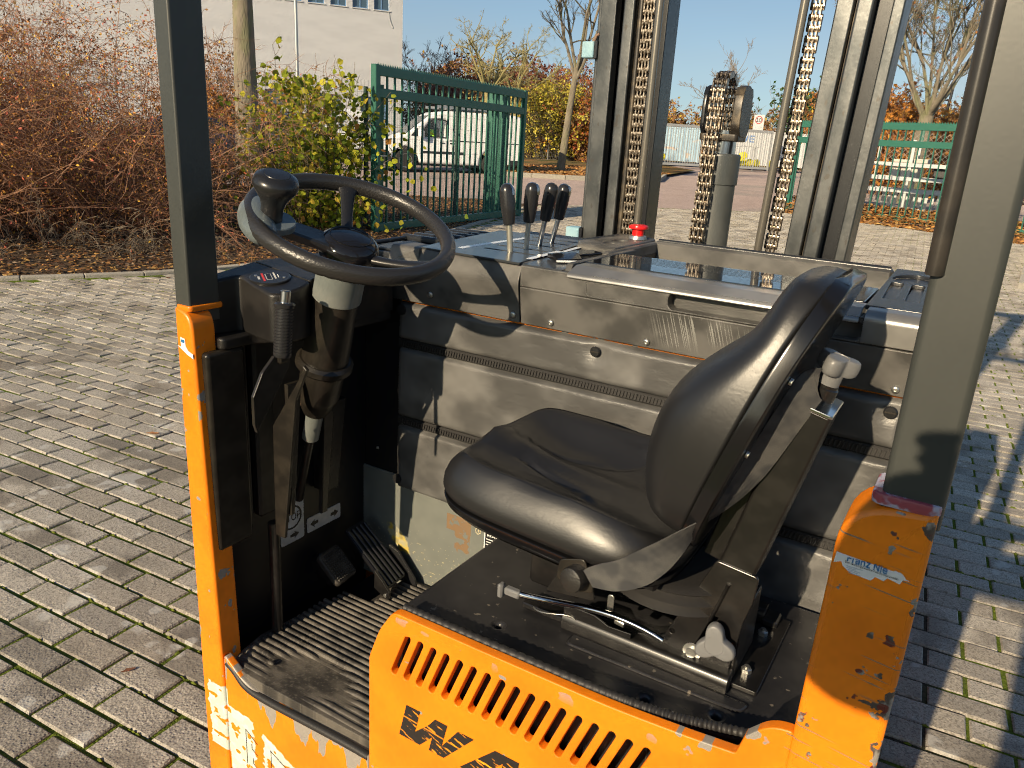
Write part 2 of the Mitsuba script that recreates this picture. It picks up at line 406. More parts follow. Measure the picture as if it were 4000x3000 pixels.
mat('webbing', lambda p, n, uv: mix((0.040, 0.041, 0.044), (0.085, 0.083, 0.079), smoothstep(0.35, 0.65, fbm(p.x * 38, p.y * 38, p.z * 38, 3)) * (0.7 + 0.3 * noise(p.x * 700, p.y * 700, p.z * 700))), 0.75, bump=lambda p, n, uv: dr.sin((p.x * 0.7 + p.z * 0.7 + p.y) * 2600), bs=0.0004, eps=0.0002)
mat('lever_black', (0.020, 0.020, 0.022), 0.24)
mat('lever_worn', lambda p, n, uv: mix((0.024, 0.024, 0.026), (0.50, 0.50, 0.51), smoothstep(0.0, 0.006, p.z - 1.298 - 0.020 * (noise(p.x * 120, p.y * 120, p.z * 70) - 0.5) - 1.2 * (p.x - 0.345))), 0.16, metal=0.0)
mat('amber_rod', dusty((0.30, 0.29, 0.24), (0.42, 0.40, 0.34), 30), 0.35, metal=0.6)

# ---------------------------------------------------------------- the reach truck
R = thing('reach_truck', 'orange and black reach truck with open sideways driver seat and tall grey mast', 'forklift')


def screw(x, y, z, r=0.0065, parent=R, m='zinc', nrm_=(0, -1, 0), name='screw'):
    M = frame((x, y, z), nrm_)
    k = part(name, parent)
    obj('head', lathe([(0, 0), (r, 0), (r, 0.0012), (r * 0.8, 0.0028), (r * 0.45, 0.0034), (r * 0.42, 0.0016), (0, 0.0016)], M, 18), m, k, 40)
    return k


# orange columns
colL = [(0.0, 0.02), (0.071, 0.02), (0.071, 0.20), (0.068, 0.36), (0.047, 1.05), (0.044, 1.086), (0.0, 1.089)]
obj('door_column', plate(fillet(colL, [0, 0, 0, 0, 0, 0.032, 0.004], 7), 0, 0.052, 0.006, 'y', n=3), 'orange_paint', R, 40, label='orange left entry column with scuffed edges and a torn sticker')
colR = [(1.176, 0.02), (1.274, 0.02), (1.274, 1.066), (1.180, 1.055), (1.180, 0.95), (1.176, 0.70)]
kR = obj('door_column', plate(fillet(colR, [0, 0, 0.004, 0.055, 0, 0], 8), 0, 0.09, 0.007, 'y', n=3), 'orange_paint', R, 40, label='orange right entry column with chipped edge and torn label')
obj('weld_collar', plate(rrect(1.206, 1.276, 0.002, 0.075, 0.012), 1.061, 1.075, 0.003, 'z'), mat('weld_paint', lambda p, n, uv: mix((0.40, 0.38, 0.48), (0.30, 0.06, 0.08), smoothstep(0.45, 0.6, fbm(p.x * 70, p.y * 70, p.z * 70))), 0.4), kR, 40)
obj('weld_collar', plate(rrect(-0.002, 0.040, 0.004, 0.080, 0.008), 1.083, 1.094, 0.003, 'z'), 'orange_paint', R + '__door_column', 40)
# torn label on the right column
rg = np.random.default_rng(3)
lab = [(1.184, 0.994), (1.195, 0.993), (1.225, 0.991), (1.244, 0.990)] + [(1.246 + 0.003 * i, 0.9915 - 0.0018 * i + 0.0035 * rg.random()) for i in range(6)] + [(1.262, 0.984), (1.255, 0.983), (1.253, 0.977), (1.240, 0.980), (1.237, 0.975), (1.228, 0.977), (1.224, 0.971), (1.212, 0.972), (1.200, 0.974), (1.193, 0.979), (1.191, 0.984), (1.183, 0.980)]
kl = part('torn_label', R, 'torn white paper label with blue print on the right column')
obj('paper', plate(lab, -0.0002, -0.0010, 0.0, 'y'), 'decal_white', kl)
big = text_on('Franz Nie', 0.0085, (1.1955, -0.0011, 0.9866), (1, 0, -0.045), (0, 0, 1), 0.0004, True, 0.82)
big = trimesh.intersections.slice_mesh_plane(big, [0.045, 0, -1.0], [1.1955, 0, 0.9912])
obj('lettering', tm(big.vertices, big.faces), 'decal_blue', kl)
obj('lettering', text_on('Der leistungsstarke Fachgroßhändler', 0.0024, (1.1945, -0.0011, 0.9838), (1, 0, -0.045), (0, 0, 1), 0.0003, False, 0.98), 'decal_black', kl)
for i, w_ in enumerate((0.018, 0.010, 0.0135, 0.0105, 0.013)):
    obj('print_line', plate(rrect(1.1965 + 0.001 * i, 1.1965 + 0.001 * i + w_, 0.9800 - 0.0019 * i, 0.9807 - 0.0019 * i, 0.0003), -0.0010, -0.0013, 0, 'y'), 'print_grey', kl)
kl = part('torn_label', R, 'remains of a torn white sticker on the left column')
obj('paper', plate([(0.013, 1.034), (0.026, 1.032), (0.027, 1.018), (0.034, 1.010), (0.047, 1.006), (0.047, 0.997), (0.030, 1.003), (0.016, 1.010), (0.004, 1.017), (0.004, 1.014), (0.014, 1.013)], -0.0002, -0.0010, 0.0, 'y'), 'decal_white', kl)
obj('print_mark', plate(rrect(0.015, 0.025, 1.024, 1.030, 0.002), -0.0010, -0.0014, 0, 'y'), 'decal_blue', kl)

# guard posts and frame
obj('guard_post', plate(rrect(-0.007, 0.034, 0.008, 0.076, 0.005), 1.06, 2.42, 0, 'z'), 'post_grey', R, 40, label='dark grey left guard post rising from the orange column')
kp = obj('guard_post', plate(rrect(1.215, 1.278, 0.008, 0.078, 0.009), 1.045, 2.42, 0, 'z'), 'post_grey', R, 40, label='dark grey right guard post rising from the orange column')
gp = spline([(1.219, 0.012, 1.352), (1.219, 0.010, 1.362), (1.219, 0.010, 1.60), (1.219, 0.010, 1.85)], 24)
obj('grab_strip', tube(gp, np.concatenate([[0.004, 0.0085, 0.0105], np.full(21, 0.0115)]), 14, flat=0.8), mat('strip_brown', dusty((0.026, 0.023, 0.020), (0.042, 0.036, 0.030), 30), 0.32), kp, 60)
for i, (a, b) in enumerate((((0.0, 0.008), (1.278, 0.07)),)):
    obj('guard_frame', bx(0.0, 1.278, 0.0, 0.07, 2.42, 2.48, 0.006), 'post_grey', R)
obj('guard_frame', bx(0.0, 0.05, 0.07, 1.10, 2.42, 2.48, 0.006), 'post_grey', R)
obj('guard_frame', bx(1.228, 1.278, 0.07, 1.10, 2.42, 2.48, 0.006), 'post_grey', R)
for i in range(7):
    obj('guard_bar', bx(0.16 + 0.155 * i, 0.19 + 0.155 * i, 0.07, 1.10, 2.43, 2.465, 0.004), 'post_grey', R)

# sill and chassis
sill = [(0.072, 0.06), (0.474, 0.06), (0.474, 0.311), (0.30, 0.3065), (0.168, 0.3045), (0.122, 0.322), (0.080, 0.352), (0.072, 0.352)]
obj('entry_sill', plate(fillet(sill, [0, 0, 0, 0, 0.03, 0, 0, 0], 6), 0.002, 0.020, 0.004, 'y', n=3), 'orange_paint', R, 40, label='scratched orange entry sill with bare metal runs below its edge')
hs = part('hazard_outline', R, 'thin dark printed outlines left on the worn tape')
for P in ([(0.131, 0.195), (0.131, 0.105)], [(0.131, 0.195), (0.165, 0.172)], [(0.148, 0.165), (0.148, 0.152), (0.165, 0.142)], [(0.150, 0.128), (0.150, 0.114), (0.166, 0.104)], [(0.205, 0.178), (0.30, 0.135)], [(0.207, 0.178), (0.207, 0.110)]):
    obj('line', cat([plate([(a[0], a[1] - 0.0008), (b[0] + 0.0006, b[1] - 0.0008), (b[0] + 0.0006, b[1] + 0.0008), (a[0], a[1] + 0.0008)], 0.0018, 0.0012, 0, 'y') if abs(a[0] - b[0]) > 0.004 else plate([(a[0] - 0.0007, b[1]), (a[0] + 0.0007, b[1]), (a[0] + 0.0007, a[1]), (a[0] - 0.0007, a[1])], 0.0018, 0.0012, 0, 'y') for a, b in zip(P[:-1], P[1:])]), 'decal_black', hs)
obj('chassis', cat([bx(0.03, 1.25, 0.10, 1.13, 0.10, 0.29, 0.01), bx(0.478, 1.17, 0.03, 0.10, 0.10, 0.29, 0.005)]), 'inner_dark', R)
obj('side_skirt', bx(1.235, 1.268, 0.091, 1.13, 0.10, 0.66, 0.006), 'orange_paint', R)
obj('side_skirt', bx(-0.010, 0.0015, 0.053, 1.13, 0.10, 1.0, 0.003), 'orange_paint', R)
for sx in (0.02, 1.10):
    obj('support_leg', bx(sx, sx + 0.15, 1.13, 2.35, 0.10, 0.25, 0.012), 'orange_paint', R)
for wx, wy, wr in ((0.055, 2.2, 0.14), (1.135, 2.2, 0.14), (0.55, 0.35, 0.17)):
    obj('wheel', lathe([(0, 0), (wr * 0.6, 0), (wr * 0.62, 0.012), (wr * 0.94, 0.012), (wr, 0.02), (wr, 0.08), (wr * 0.94, 0.088), (wr * 0.6, 0.088), (0, 0.1)], frame((wx, wy, wr), (1, 0, 0), (0, 0, 1)), 32), 'rubber', R, 40)

# floor mat: a sheet with ribs, worn smooth in the middle of the entry
km = part('floor_mat', R, 'ribbed black rubber floor mat, worn smooth near the entry')
mat_out = [(0.068, 0.016), (0.095, 0.012), (0.17, 0.010), (0.474, 0.018), (0.512, 0.03), (0.512, 0.5), (0.16, 0.5), (0.155, 0.36), (0.072, 0.30), (0.05, 0.12)]
obj('base', plate(mat_out, 0.328, 0.291, 0.002, 'z'), 'rubber_mat', km, 40)
obj('edge_roll', tube(spline([(0.078, 0.008, 0.336), (0.12, 0.006, 0.312), (0.17, 0.005, 0.299), (0.30, 0.006, 0.302), (0.472, 0.008, 0.305)], 24), 0.008, 10), 'rubber', km, 60)
for i in range(28):
    y = 0.030 + 0.0168 * i
    x0 = 0.068 if y < 0.30 else (0.082 if y < 0.36 else 0.172)
    n = 34; xs = np.linspace(x0, 0.509, n)
    wear = np.clip((np.sqrt(((xs - 0.245 - 0.25 * (y - 0.08)) / 0.115) ** 2 + ((y - 0.080) / 0.062) ** 2) - 0.75 + 0.9 * (meshkit.fbm(np.stack([xs * 22, np.full(n, y * 30), xs * 0], 1), 3) - 0.5)) / 0.35, 0.0, 1)
    hh = 0.0062 * np.clip(0.42 + 1.2 * np.clip((y - 0.05) / 0.16, 0, 1) + 0.30 * (meshkit.noise(np.stack([xs * 30, np.full(n, y * 90), xs * 0], 1)) - 0.5), 0.2, 1.0) * wear + 0.0003
    rings = [[(x, y - 0.0056, 0.3278), (x, y - 0.0042, 0.3278 + h * 0.75), (x, y - 0.0016, 0.3278 + h), (x, y + 0.0016, 0.3278 + h), (x, y + 0.0042, 0.3278 + h * 0.75), (x, y + 0.0056, 0.3278)] for x, h in zip(xs, hh)]
    obj('rib', loft(rings), 'rubber_mat', km, 50)
for x, y in ((0.150, 0.060),):
    obj('torn_flap', mv(trimesh.creation.icosphere(2, 1.0), None, (x, y, 0.334), (0.009, 0.005, 0.004)), 'rubber_mat', km, True)

# left wall, its plates and decals
obj('side_wall', plate([(0.07, 0.10), (0.5145, 0.10), (0.5145, 1.13), (0.07, 1.13)], 0.005, 0.032 - 0.03, 0.001, 'x'), 'inner_dark', R)
ks = part('pedal_sign', R, 'silver stop sign plate with arrow on the side wall')
obj('plate', plate(rrect(0.225, 0.297, 0.484, 0.592, 0.005), 0.0055, 0.0070, 0.0004, 'x'), 'decal_silver', ks)
ring = np.array([(0.258 + 0.032 * math.cos(a), 0.549 + 0.030 * math.sin(a)) for a in np.linspace(0, 2 * math.pi, 36)[:-1]])
obj('ring', plate(ring, 0.0071, 0.0078, 0, 'x', holes=[(ring - [0.258, 0.549]) * 0.86 + [0.258, 0.549]]), 'decal_black', ks)
obj('lettering', text_on('STOP', 0.0185, (0.0072, 0.258, 0.5405), (0, 1, 0), (0, 0, 1), 0.0006, False, 0.86, centre=True), 'decal_black', ks)
ar = np.array([(-0.014, 0.004), (0.0, 0.004), (0.0, 0.010), (0.016, 0.0), (0.0, -0.010), (0.0, -0.004), (-0.014, -0.004)])
obj('arrow', plate(ar * 0.9 + [0.266, 0.502], 0.0071, 0.0078, 0, 'x'), 'decal_black', ks)
ks = part('pedal_sign', R, 'silver direction plate with two black arrows on the side wall')
obj('plate', plate(rrect(0.307, 0.419, 0.486, 0.525, 0.004), 0.0055, 0.0070, 0.0004, 'x'), 'decal_silver', ks)
for sg, c in ((-1, 0.330), (1, 0.397)):
    obj('arrow', plate(ar * [0.85 * sg, 1.0] + [c, 0.5055], 0.0071, 0.0078, 0, 'x'), 'decal_black', ks)
obj('trim_panel', plate(rrect(0.016, 0.104, 0.588, 1.006, 0.008), 0.030, 0.064, 0.007, 'x', n=3), 'column_brown', R, 40, label='upright dark brown plastic trim panel beside the entry')
screw(0.0645, 0.078, 0.66, 0.004, nrm_=(1, 0, 0))
obj('wall_rib', bx(0.006, 0.040, 0.112, 0.128, 0.62, 1.01, 0.005), 'black_plastic', R)
obj('wall_rib', bx(0.006, 0.032, 0.150, 0.200, 0.60, 1.01, 0.006), 'black_plastic', R)
obj('conduit', tube([(0.07, 0.150, 0.335), (0.07, 0.152, 0.47), (0.066, 0.155, 0.60)], 0.013, 14), 'steel_black', R, 40)
obj('shelf', plate(fillet([(0.0, 0.05), (0.066, 0.05), (0.07, 0.12), (0.12, 0.20), (0.12, 0.48), (0.0, 0.48)], 0.012), 1.006, 1.030, 0.006, 'z', n=3), 'black_plastic', R, 40)

# left console with its gauge
kc = part('side_console', R, 'black plastic console on the left wall with round gauge')
con = [(0.0, 0.055), (0.030, 0.055), (0.041, 0.118), (0.097, 0.103), (0.157, 0.092), (0.172, 0.110), (0.172, 0.165), (0.14, 0.22), (0.12, 0.48), (0.0, 0.48)]
def conz(m):
    v = np.array(m.vertices); k = v[:, 2] > 1.1; v[k, 2] += -0.014 + 0.15 * (np.minimum(v[k, 1], 0.19) - 0.10) - 0.12 * (v[k, 0] - 0.09); return tm(v, m.faces)
def dens(P, h=0.012):
    Q = []
    for a_, b_ in zip(P, np.roll(P, -1, 0)):
        n_ = max(1, int(np.linalg.norm(b_ - a_) / h)); Q += [a_ + (b_ - a_) * t for t in np.arange(n_) / n_]
    return np.array(Q)
con1 = fillet(con, [0, 0.012, 0.014, 0.018, 0.012, 0.006, 0.02, 0.02, 0, 0], 5)
front = np.array(Polygon(con1).intersection(sbox(-1, -1, 1, 0.189)).exterior.coords)[:-1]; back = np.array(Polygon(con1).intersection(sbox(-1, 0.19, 1, 1)).exterior.coords)[:-1]
obj('body', cat([conz(plate(front, 1.146, 1.028, 0.006, 'z', n=3)), conz(plate(back, 1.146, 1.028, 0.002, 'z'))]), 'black_plastic', kc, 40)
GN = nrm((0.12, -0.15, 1)); GX = nrm((0.80, -0.50, -0.171)); GY = np.cross(GN, GX); GO = np.array((0.0945, 0.1465, 1.1386))
MGa = np.eye(4); MGa[:3, 0], MGa[:3, 1], MGa[:3, 2], MGa[:3, 3] = GX, GY, GN, GO
obj('gauge', lathe([(0, 0), (0.0385, 0), (0.0385, 0.0028), (0.0365, 0.0040), (0.0345, 0.0034), (0, 0.0034)], MGa @ np.diag([1.0, 1.0, 1, 1]), 40), 'smooth_black', kc, 40, label='round battery gauge with red scale')
def gq(u0, u1, v0, v1, m, nm): obj(nm, mv(plate([(u0, v0), (u1, v0), (u1, v1), (u0, v1)], 0.0036, 0.0040 if m != 'decal_black' else 0.0042, 0, 'z'), MGa), m, kc)
gq(-0.014, 0.016, -0.008, 0.003, 'decal_silver', 'gauge_display'); gq(-0.013, 0.015, -0.007, 0.002, 'decal_black', 'gauge_display')
for i in range(10): gq(-0.019 + 0.0042 * i, -0.0160 + 0.0042 * i, -0.0150, -0.0110, 'decal_red', 'gauge_mark')
for i in range(9): gq(-0.018 + 0.0036 * i, -0.0160 + 0.0036 * i, 0.0075, 0.0105, 'decal_white', 'gauge_mark')
gq(-0.008, 0.008, 0.0145, 0.016, 'decal_white', 'gauge_mark'); gq(-0.004, 0.011, -0.0235, -0.0195, 'decal_silver', 'gauge_mark')
for u in (-0.027, 0.027): obj('gauge_screw', mv(disc(0.003, 0.001, np.eye(4)), MGa, MGa[:3, :3] @ np.array((0.4 * u, 0.92 * u, 0.0034))), 'zinc', kc)
screw(0.026, 0.050, 1.058, 0.005)

# hand brake: ribbed grip on a cranked flat arm, and the plate behind it
kh = part('hand_brake', R, 'hand brake lever with ribbed grip and flat cranked arm')
g0, g1 = np.array((0.200, 0.0755, 1.016)), np.array((0.200, 0.0865, 1.116))
ax_ = nrm(g1 - g0); L = np.linalg.norm(g1 - g0)
prof = [(0, 0), (0.0155, 0), (0.0165, 0.004)]
for i in range(15): z = 0.006 + i * (L - 0.016) / 15; prof += [(0.0168, z), (0.0168, z + 0.0032), (0.0150, z + 0.0040), (0.0150, z + 0.0054)]
prof += [(0.0185, L - 0.009), (0.0195, L - 0.003), (0.016, L), (0, L)]
obj('grip', lathe(prof, frame(g0, ax_), 24), 'lever_black', kh, 35)
obj('button', disc(0.0095, 0.022, frame(g1, ax_), 20), 'worn_chrome', kh, 40)
arm = [(0.058, 1.020), (0.096, 1.014), (0.093, 0.995), (0.066, 0.956), (0.012, 0.885), (0.007, 0.901), (0.007, 0.954), (0.030, 0.995)]
obj('arm', plate(arm, 0.192, 0.199, 0.001, 'x'), 'column_brown', kh)
obj('stub', bx(0.188, 0.206, 0.064, 0.088, 1.004, 1.020, 0.004), 'column_brown', kh)
obj('pivot', disc(0.005, 0.003, frame((0.199, 0.028, 0.965), (1, 0, 0))), 'zinc', kh)
obj('mounting_plate', plate([(0.186, 0.982), (0.172, 0.950), (0.094, 0.836), (0.090, 0.585), (0.118, 0.585), (0.163, 0.906), (0.196, 0.975)], 0.138, 0.146, 0.002, 'y'), 'column_brown', R, label='tapering brown plate carrying the steering column')
obj('mounting_plate', plate([(0.147, 0.93), (0.185, 0.93), (0.156, 0.64), (0.147, 0.64)], 0.122, 0.132, 0.002, 'x'), 'column_brown', R)
obj('mounting_plate', plate([(0.315, 0.84), (0.345, 0.80), (0.318, 0.56), (0.300, 0.56)], 0.052, 0.064, 0.002, 'x'), 'column_brown', R)

# steering column
ka = part('steering_column', R, 'tilted steering column with brown sleeve and flange')
SA, SB = np.array((0.236, 0.208, 1.213)), np.array((0.080, 0.255, 0.774)); sd = nrm(SB - SA); SL = np.linalg.norm(SB - SA)
MS = frame(SA, sd, (0, 1, 0))
obj('collar', lathe([(0, 0.028), (0.040, 0.028), (0.047, 0.034), (0.0475, 0.112), (0.0445, 0.115), (0, 0.115)], MS, 40), 'collar_grey', ka, 40)
obj('collar_lip', bx(-0.003, 0.003, -0.0495, -0.04, 0.03, 0.122, 0.001, MS), 'decal_black', ka)
obj('sleeve', lathe([(0.041, 0.11), (0.0425, 0.12), (0.0465, 0.20), (0.048, 0.262), (0.046, 0.266), (0, 0.266)], MS, 40), 'column_brown', ka, 40)
obj('flange', lathe([(0, 0.256), (0.052, 0.257), (0.0585, 0.263), (0.0590, 0.274), (0.054, 0.280), (0.041, 0.284), (0, 0.284)], MS, 40), 'column_brown', ka, 40)
obj('housing', lathe([(0.0, 0.280), (0.0455, 0.282), (0.0445, 0.350), (0.0425, 0.362), (0.0285, 0.394), (0.0255, 0.400), (0, 0.400)], MS, 36), 'column_brown', ka, 40)
obj('lower_tube', lathe([(0, 0.40), (0.0185, 0.402), (0.0185, 0.472), (0.016, 0.475), (0, 0.475)], MS, 28), 'collar_grey', ka, 40)
obj('rod', lathe([(0, 0.47), (0.010, 0.47), (0.010, 0.66), (0, 0.66)], MS, 16), 'steel_black', ka, 40)
obj('bracket', plate([(0.330, 0.82), (0.40, 0.82), (0.37, 0.60), (0.33, 0.60)], 0.006, 0.05, 0.003, 'x'), 'black_plastic', ka)
for s, q in ((0.37, (-0.4, -1)), (0.19, (-0.9, -0.55))):
    M = MS @ frame((0, 0, 0), (0, 0, 1))
    d = nrm(np.cross(np.cross(sd, (q[0], q[1], 0)), sd)); obj('bolt', disc(0.006, 0.045, frame(SA + sd * s, d)), mat('rust', (0.20, 0.12, 0.08), 0.6), ka)

# steering wheel
kw = part('steering_wheel', R, 'black three-spoke steering wheel with spinner knob')
WN = nrm((0.35, -0.12, 0.93)); WC = np.array((0.241, 0.220, 1.2495))
MW = frame(WC, WN, (1, 0, 0))
def wv(ang, r, h): return (MW @ np.array([r * math.cos(ang), r * math.sin(ang), h, 1]))[:3]
N = 160; ths = np.arange(N) * 2 * math.pi / N
rings = []
for th in ths:
    c = wv(th, 0.1835, 0); er = nrm(wv(th, 1, 0) - WC)
    rr = []
    for a in np.arange(16) * 2 * math.pi / 16:
        bump = 0.0012 * max(0.0, math.sin(th * 58)) * (1 if math.sin(a) < -0.25 else 0)
        rr.append(c + er * (0.0145 * math.cos(a)) + WN * ((0.0165 - bump) * math.sin(a)))
    rings.append(rr)
rings.append(rings[0])
obj('rim', loft(rings, caps=False), mat('rim_vinyl', (0.022, 0.021, 0.021), 0.36, bump=lambda p, n, uv: fbm(p.x * 330, p.y * 330, p.z * 330, 2), bs=0.0006), kw, True)
HB = WC - WN * 0.030
def inwheel(v): return math.atan2(np.dot(v, MW[:3, 1]), np.dot(v, MW[:3, 0]))
a1, a2, a3 = inwheel(np.array((-0.12, 0.115, 0.06))), inwheel(np.array((0.18, 0.045, -0.06))), inwheel(np.array((-0.098, -0.155, 0.016)))
for a in (a1, a2):
    t = np.linspace(0, 1, 14); rr = []
    side = np.cross(WN, nrm(wv(a, 1, 0) - WC))
    for q in t:
        r = 0.030 + q * 0.150; h = -0.050 + 0.050 * (q ** 1.6)
        w = 0.0155 - 0.004 * math.sin(math.pi * min(1, q * 1.15)) + 0.010 * max(0, q - 0.86) / 0.14
        c = wv(a, r, h); th_ = 0.0085
        rr.append([c + side * w * math.cos(b) + WN * th_ * math.sin(b) * (1.0) for b in np.arange(12) * 2 * math.pi / 12])
    obj('spoke', loft(rr), 'seat_vinyl', kw, 60)
t = np.linspace(0, 1, 8); rr = []
side = np.cross(WN, nrm(wv(a3, 1, 0) - WC))
for q in t:
    r = 0.030 + q * 0.125; w = 0.030 - 0.006 * q; c = wv(a3, r, -0.042 + 0.034 * q)
    rr.append([c + side * sx * w + WN * sz * 0.008 for sx, sz in ((-1, -1), (1, -1), (1, 0.6), (0.85, 1), (-0.85, 1), (-1, 0.6))])
obj('spoke', loft(rr), 'console_black', kw, 30, label='broad flat spoke carrying the spinner knob')
obj('hub', lathe([(0, -0.070), (0.052, -0.070), (0.0565, -0.056), (0.0575, -0.042), (0.053, -0.031), (0.041, -0.0235), (0.020, -0.0200), (0, -0.0195)], MW, 44), 'gloss_black', kw, 40)
obj('hub_emblem', lathe([(0.0395, -0.0232), (0.0405, -0.0214), (0.0390, -0.0218), (0.0380, -0.0232)], MW, 44), 'smooth_black', kw, 40)
obj('hub_skirt', lathe([(0, -0.09), (0.048, -0.09), (0.051, -0.070), (0, -0.069)], MW, 40), 'smooth_black', kw, 40)
# spinner mount hugging the rim
rr = []
for th in np.linspace(-0.40, 0.36, 15):
    k = math.sqrt(max(0.05, 1 - ((th + 0.02) / 0.40) ** 2)) ** 0.4; rr.append([wv(a3 + th, 0.174 + 0.031 * k * math.cos(b), -0.008 + 0.026 * k * math.sin(b)) for b in np.arange(18) * 2 * math.pi / 18])
obj('knob_mount', loft(rr), mat('mount_grey', (0.105, 0.125, 0.13), 0.28), kw, 50)
obj('mount_disc', disc(0.040, 0.012, frame(wv(a3 + 0.05, 0.146, -0.010), WN), 36), 'mount_grey', kw, 40)
kn = [(0, 0.0), (0.0175, 0.0), (0.0170, 0.010), (0.0175, 0.024), (0.0215, 0.038), (0.029, 0.050), (0.0345, 0.060), (0.0350, 0.069), (0.0310, 0.077), (0.022, 0.0815), (0.0195, 0.0810), (0.019, 0.0822), (0.010, 0.0830), (0, 0.0832)]
obj('knob', lathe([(q * 1.13, z * 1.06) for q, z in kn], frame(wv(a3 + 0.05, 0.150, 0.0), nrm(WN + np.array((0.02, 0, 0.02)))), 40), 'seat_vinyl' if False else 'smooth_black', kw, 40, label='mushroom-shaped black spinner knob on the wheel rim')

# pedals
kb = part('brake_pedal', R, 'square brake pedal with studded rubber pad')
B0, B1, B2, B3 = (np.array(v) for v in ((0.108, 0.307, 0.385), (0.099, 0.381, 0.385), (0.059, 0.365, 0.440), (0.037, 0.304, 0.440)))
cB = (B0 + B1 + B2 + B3) / 4; uB = nrm(B1 - B0); vB = nrm((B2 + B3) / 2 - (B0 + B1) / 2); nB = nrm(np.cross(uB, vB)); vB = np.cross(nB, uB)
MB_ = np.eye(4); MB_[:3, 0], MB_[:3, 1], MB_[:3, 2], MB_[:3, 3] = uB, vB, nB, cB
obj('pad', mv(plate(rrect(-0.038, 0.038, -0.044, 0.044, 0.012), 0.0, -0.016, 0.004, 'z', n=3), MB_), 'tread_rubber', kb, 40)
st = []
for i in range(9):
    for j in range(10):
        u, v = -0.0285 + 0.0071 * i, -0.033 + 0.0073 * j
        st.append(tm([(u - .0028, v - .0028, 0), (u + .0028, v - .0028, 0), (u + .0028, v + .0028, 0), (u - .0028, v + .0028, 0), (u - .001, v - .001, .0036), (u + .001, v - .001, .0036), (u + .001, v + .001, .0036), (u - .001, v + .001, .0036)],
                     [(4, 5, 6), (4, 6, 7), (0, 1, 5), (0, 5, 4), (1, 2, 6), (1, 6, 5), (2, 3, 7), (2, 7, 6), (3, 0, 4), (3, 4, 7)]))
obj('studs', mv(cat(st), MB_), 'tread_rubber', kb, kind='stuff')
obj('pedal_arm', mv(bx(-0.014, 0.014, -0.03, 0.05, -0.06, -0.017, 0.004), MB_), 'steel_black', kb)
kb = part('accelerator_pedal', R, 'long ribbed black accelerator pedal by the floor plate')
A0, A1, A2, A3 = (np.array(v) for v in ((0.187, 0.393, 0.358), (0.183, 0.470, 0.358), (0.05, 0.438, 0.473), (0.05, 0.372, 0.473)))
uA = nrm(A1 - A0); vA = nrm((A2 + A3) / 2 - (A0 + A1) / 2); nA = nrm(np.cross(uA, vA)); vA = np.cross(nA, uA); cA = (A0 + A1) / 2
MA = np.eye(4); MA[:3, 0], MA[:3, 1], MA[:3, 2], MA[:3, 3] = uA, vA, nA, cA
obj('plate', mv(plate(fillet([(-0.038, 0), (0.038, 0), (0.034, 0.18), (-0.034, 0.18)], 0.008), 0.0, -0.010, 0.002, 'z'), MA), 'gloss_black', kb, 40)
for i in range(5):
    u = -0.030 + 0.015 * i
    obj('rib', mv(bx(u - 0.0032, u + 0.0032, 0.004, 0.172, 0.0003, 0.0048, 0.0014), MA), 'smooth_black', kb)
obj('hinge_lug', plate([(0.150, 0.352), (0.196, 0.329), (0.200, 0.355), (0.178, 0.378), (0.152, 0.40)], 0.384, 0.391, 0.001, 'y'), 'steel_black', kb)
obj('hinge_bolt', disc(0.005, 0.004, frame((0.188, 0.384, 0.345), (0, -1, 0))), 'zinc', kb)
obj('pedal_bracket', plate([(0.12, 0.33), (0.21, 0.33), (0.205, 0.35), (0.15, 0.41), (0.12, 0.42)], 0.474, 0.480, 0.001, 'y'), 'smooth_black', kb)

# floor plate at the back and its marks
obj('floor_plate', bx(-0.02, 0.62, 0.507, 0.515, 0.29, 0.60, 0.002), 'floor_plate', R, label='grey steel plate behind the pedals with rust and yellow overspray')
obj('certification_mark', cat([plate(np.array([(0.368 + 0.0085 * math.cos(a), 0.528 + 0.0095 * math.sin(a)) for a in np.radians(np.arange(30, 390, 60))]), 0.5066, 0.5060, 0, 'y', holes=[np.array([(0.368 + 0.0068 * math.cos(a), 0.528 + 0.0077 * math.sin(a)) for a in np.radians(np.arange(30, 390, 60))])]), text_on('E', 0.0062, (0.3665, 0.5066, 0.525), (1, 0, 0), (0, 0, 1), 0.0004)]), 'decal_tan', R)
kd = part('type_sticker', R, 'black and white sticker half hidden by the seat platform')
obj('plate', plate(rrect(0.386, 0.50, 0.42, 0.552, 0.003), 0.5066, 0.5060, 0, 'y'), 'decal_white', kd)
obj('field', plate(rrect(0.389, 0.497, 0.424, 0.549, 0.002), 0.5059, 0.5055, 0, 'y'), 'decal_black', kd)
obj('lettering', text_on('WAGNER', 0.010, (0.392, 0.5054, 0.524), (1, 0, 0), (0, 0, 1), 0.0004, True, 1.1, 0.25), 'decal_white', kd)
for i in range(3): obj('print_line', plate(rrect(0.392, 0.412 + 0.01 * i, 0.515 - 0.007 * i, 0.5172 - 0.007 * i, 0.0004), 0.5054, 0.5050, 0, 'y'), 'decal_white', kd)

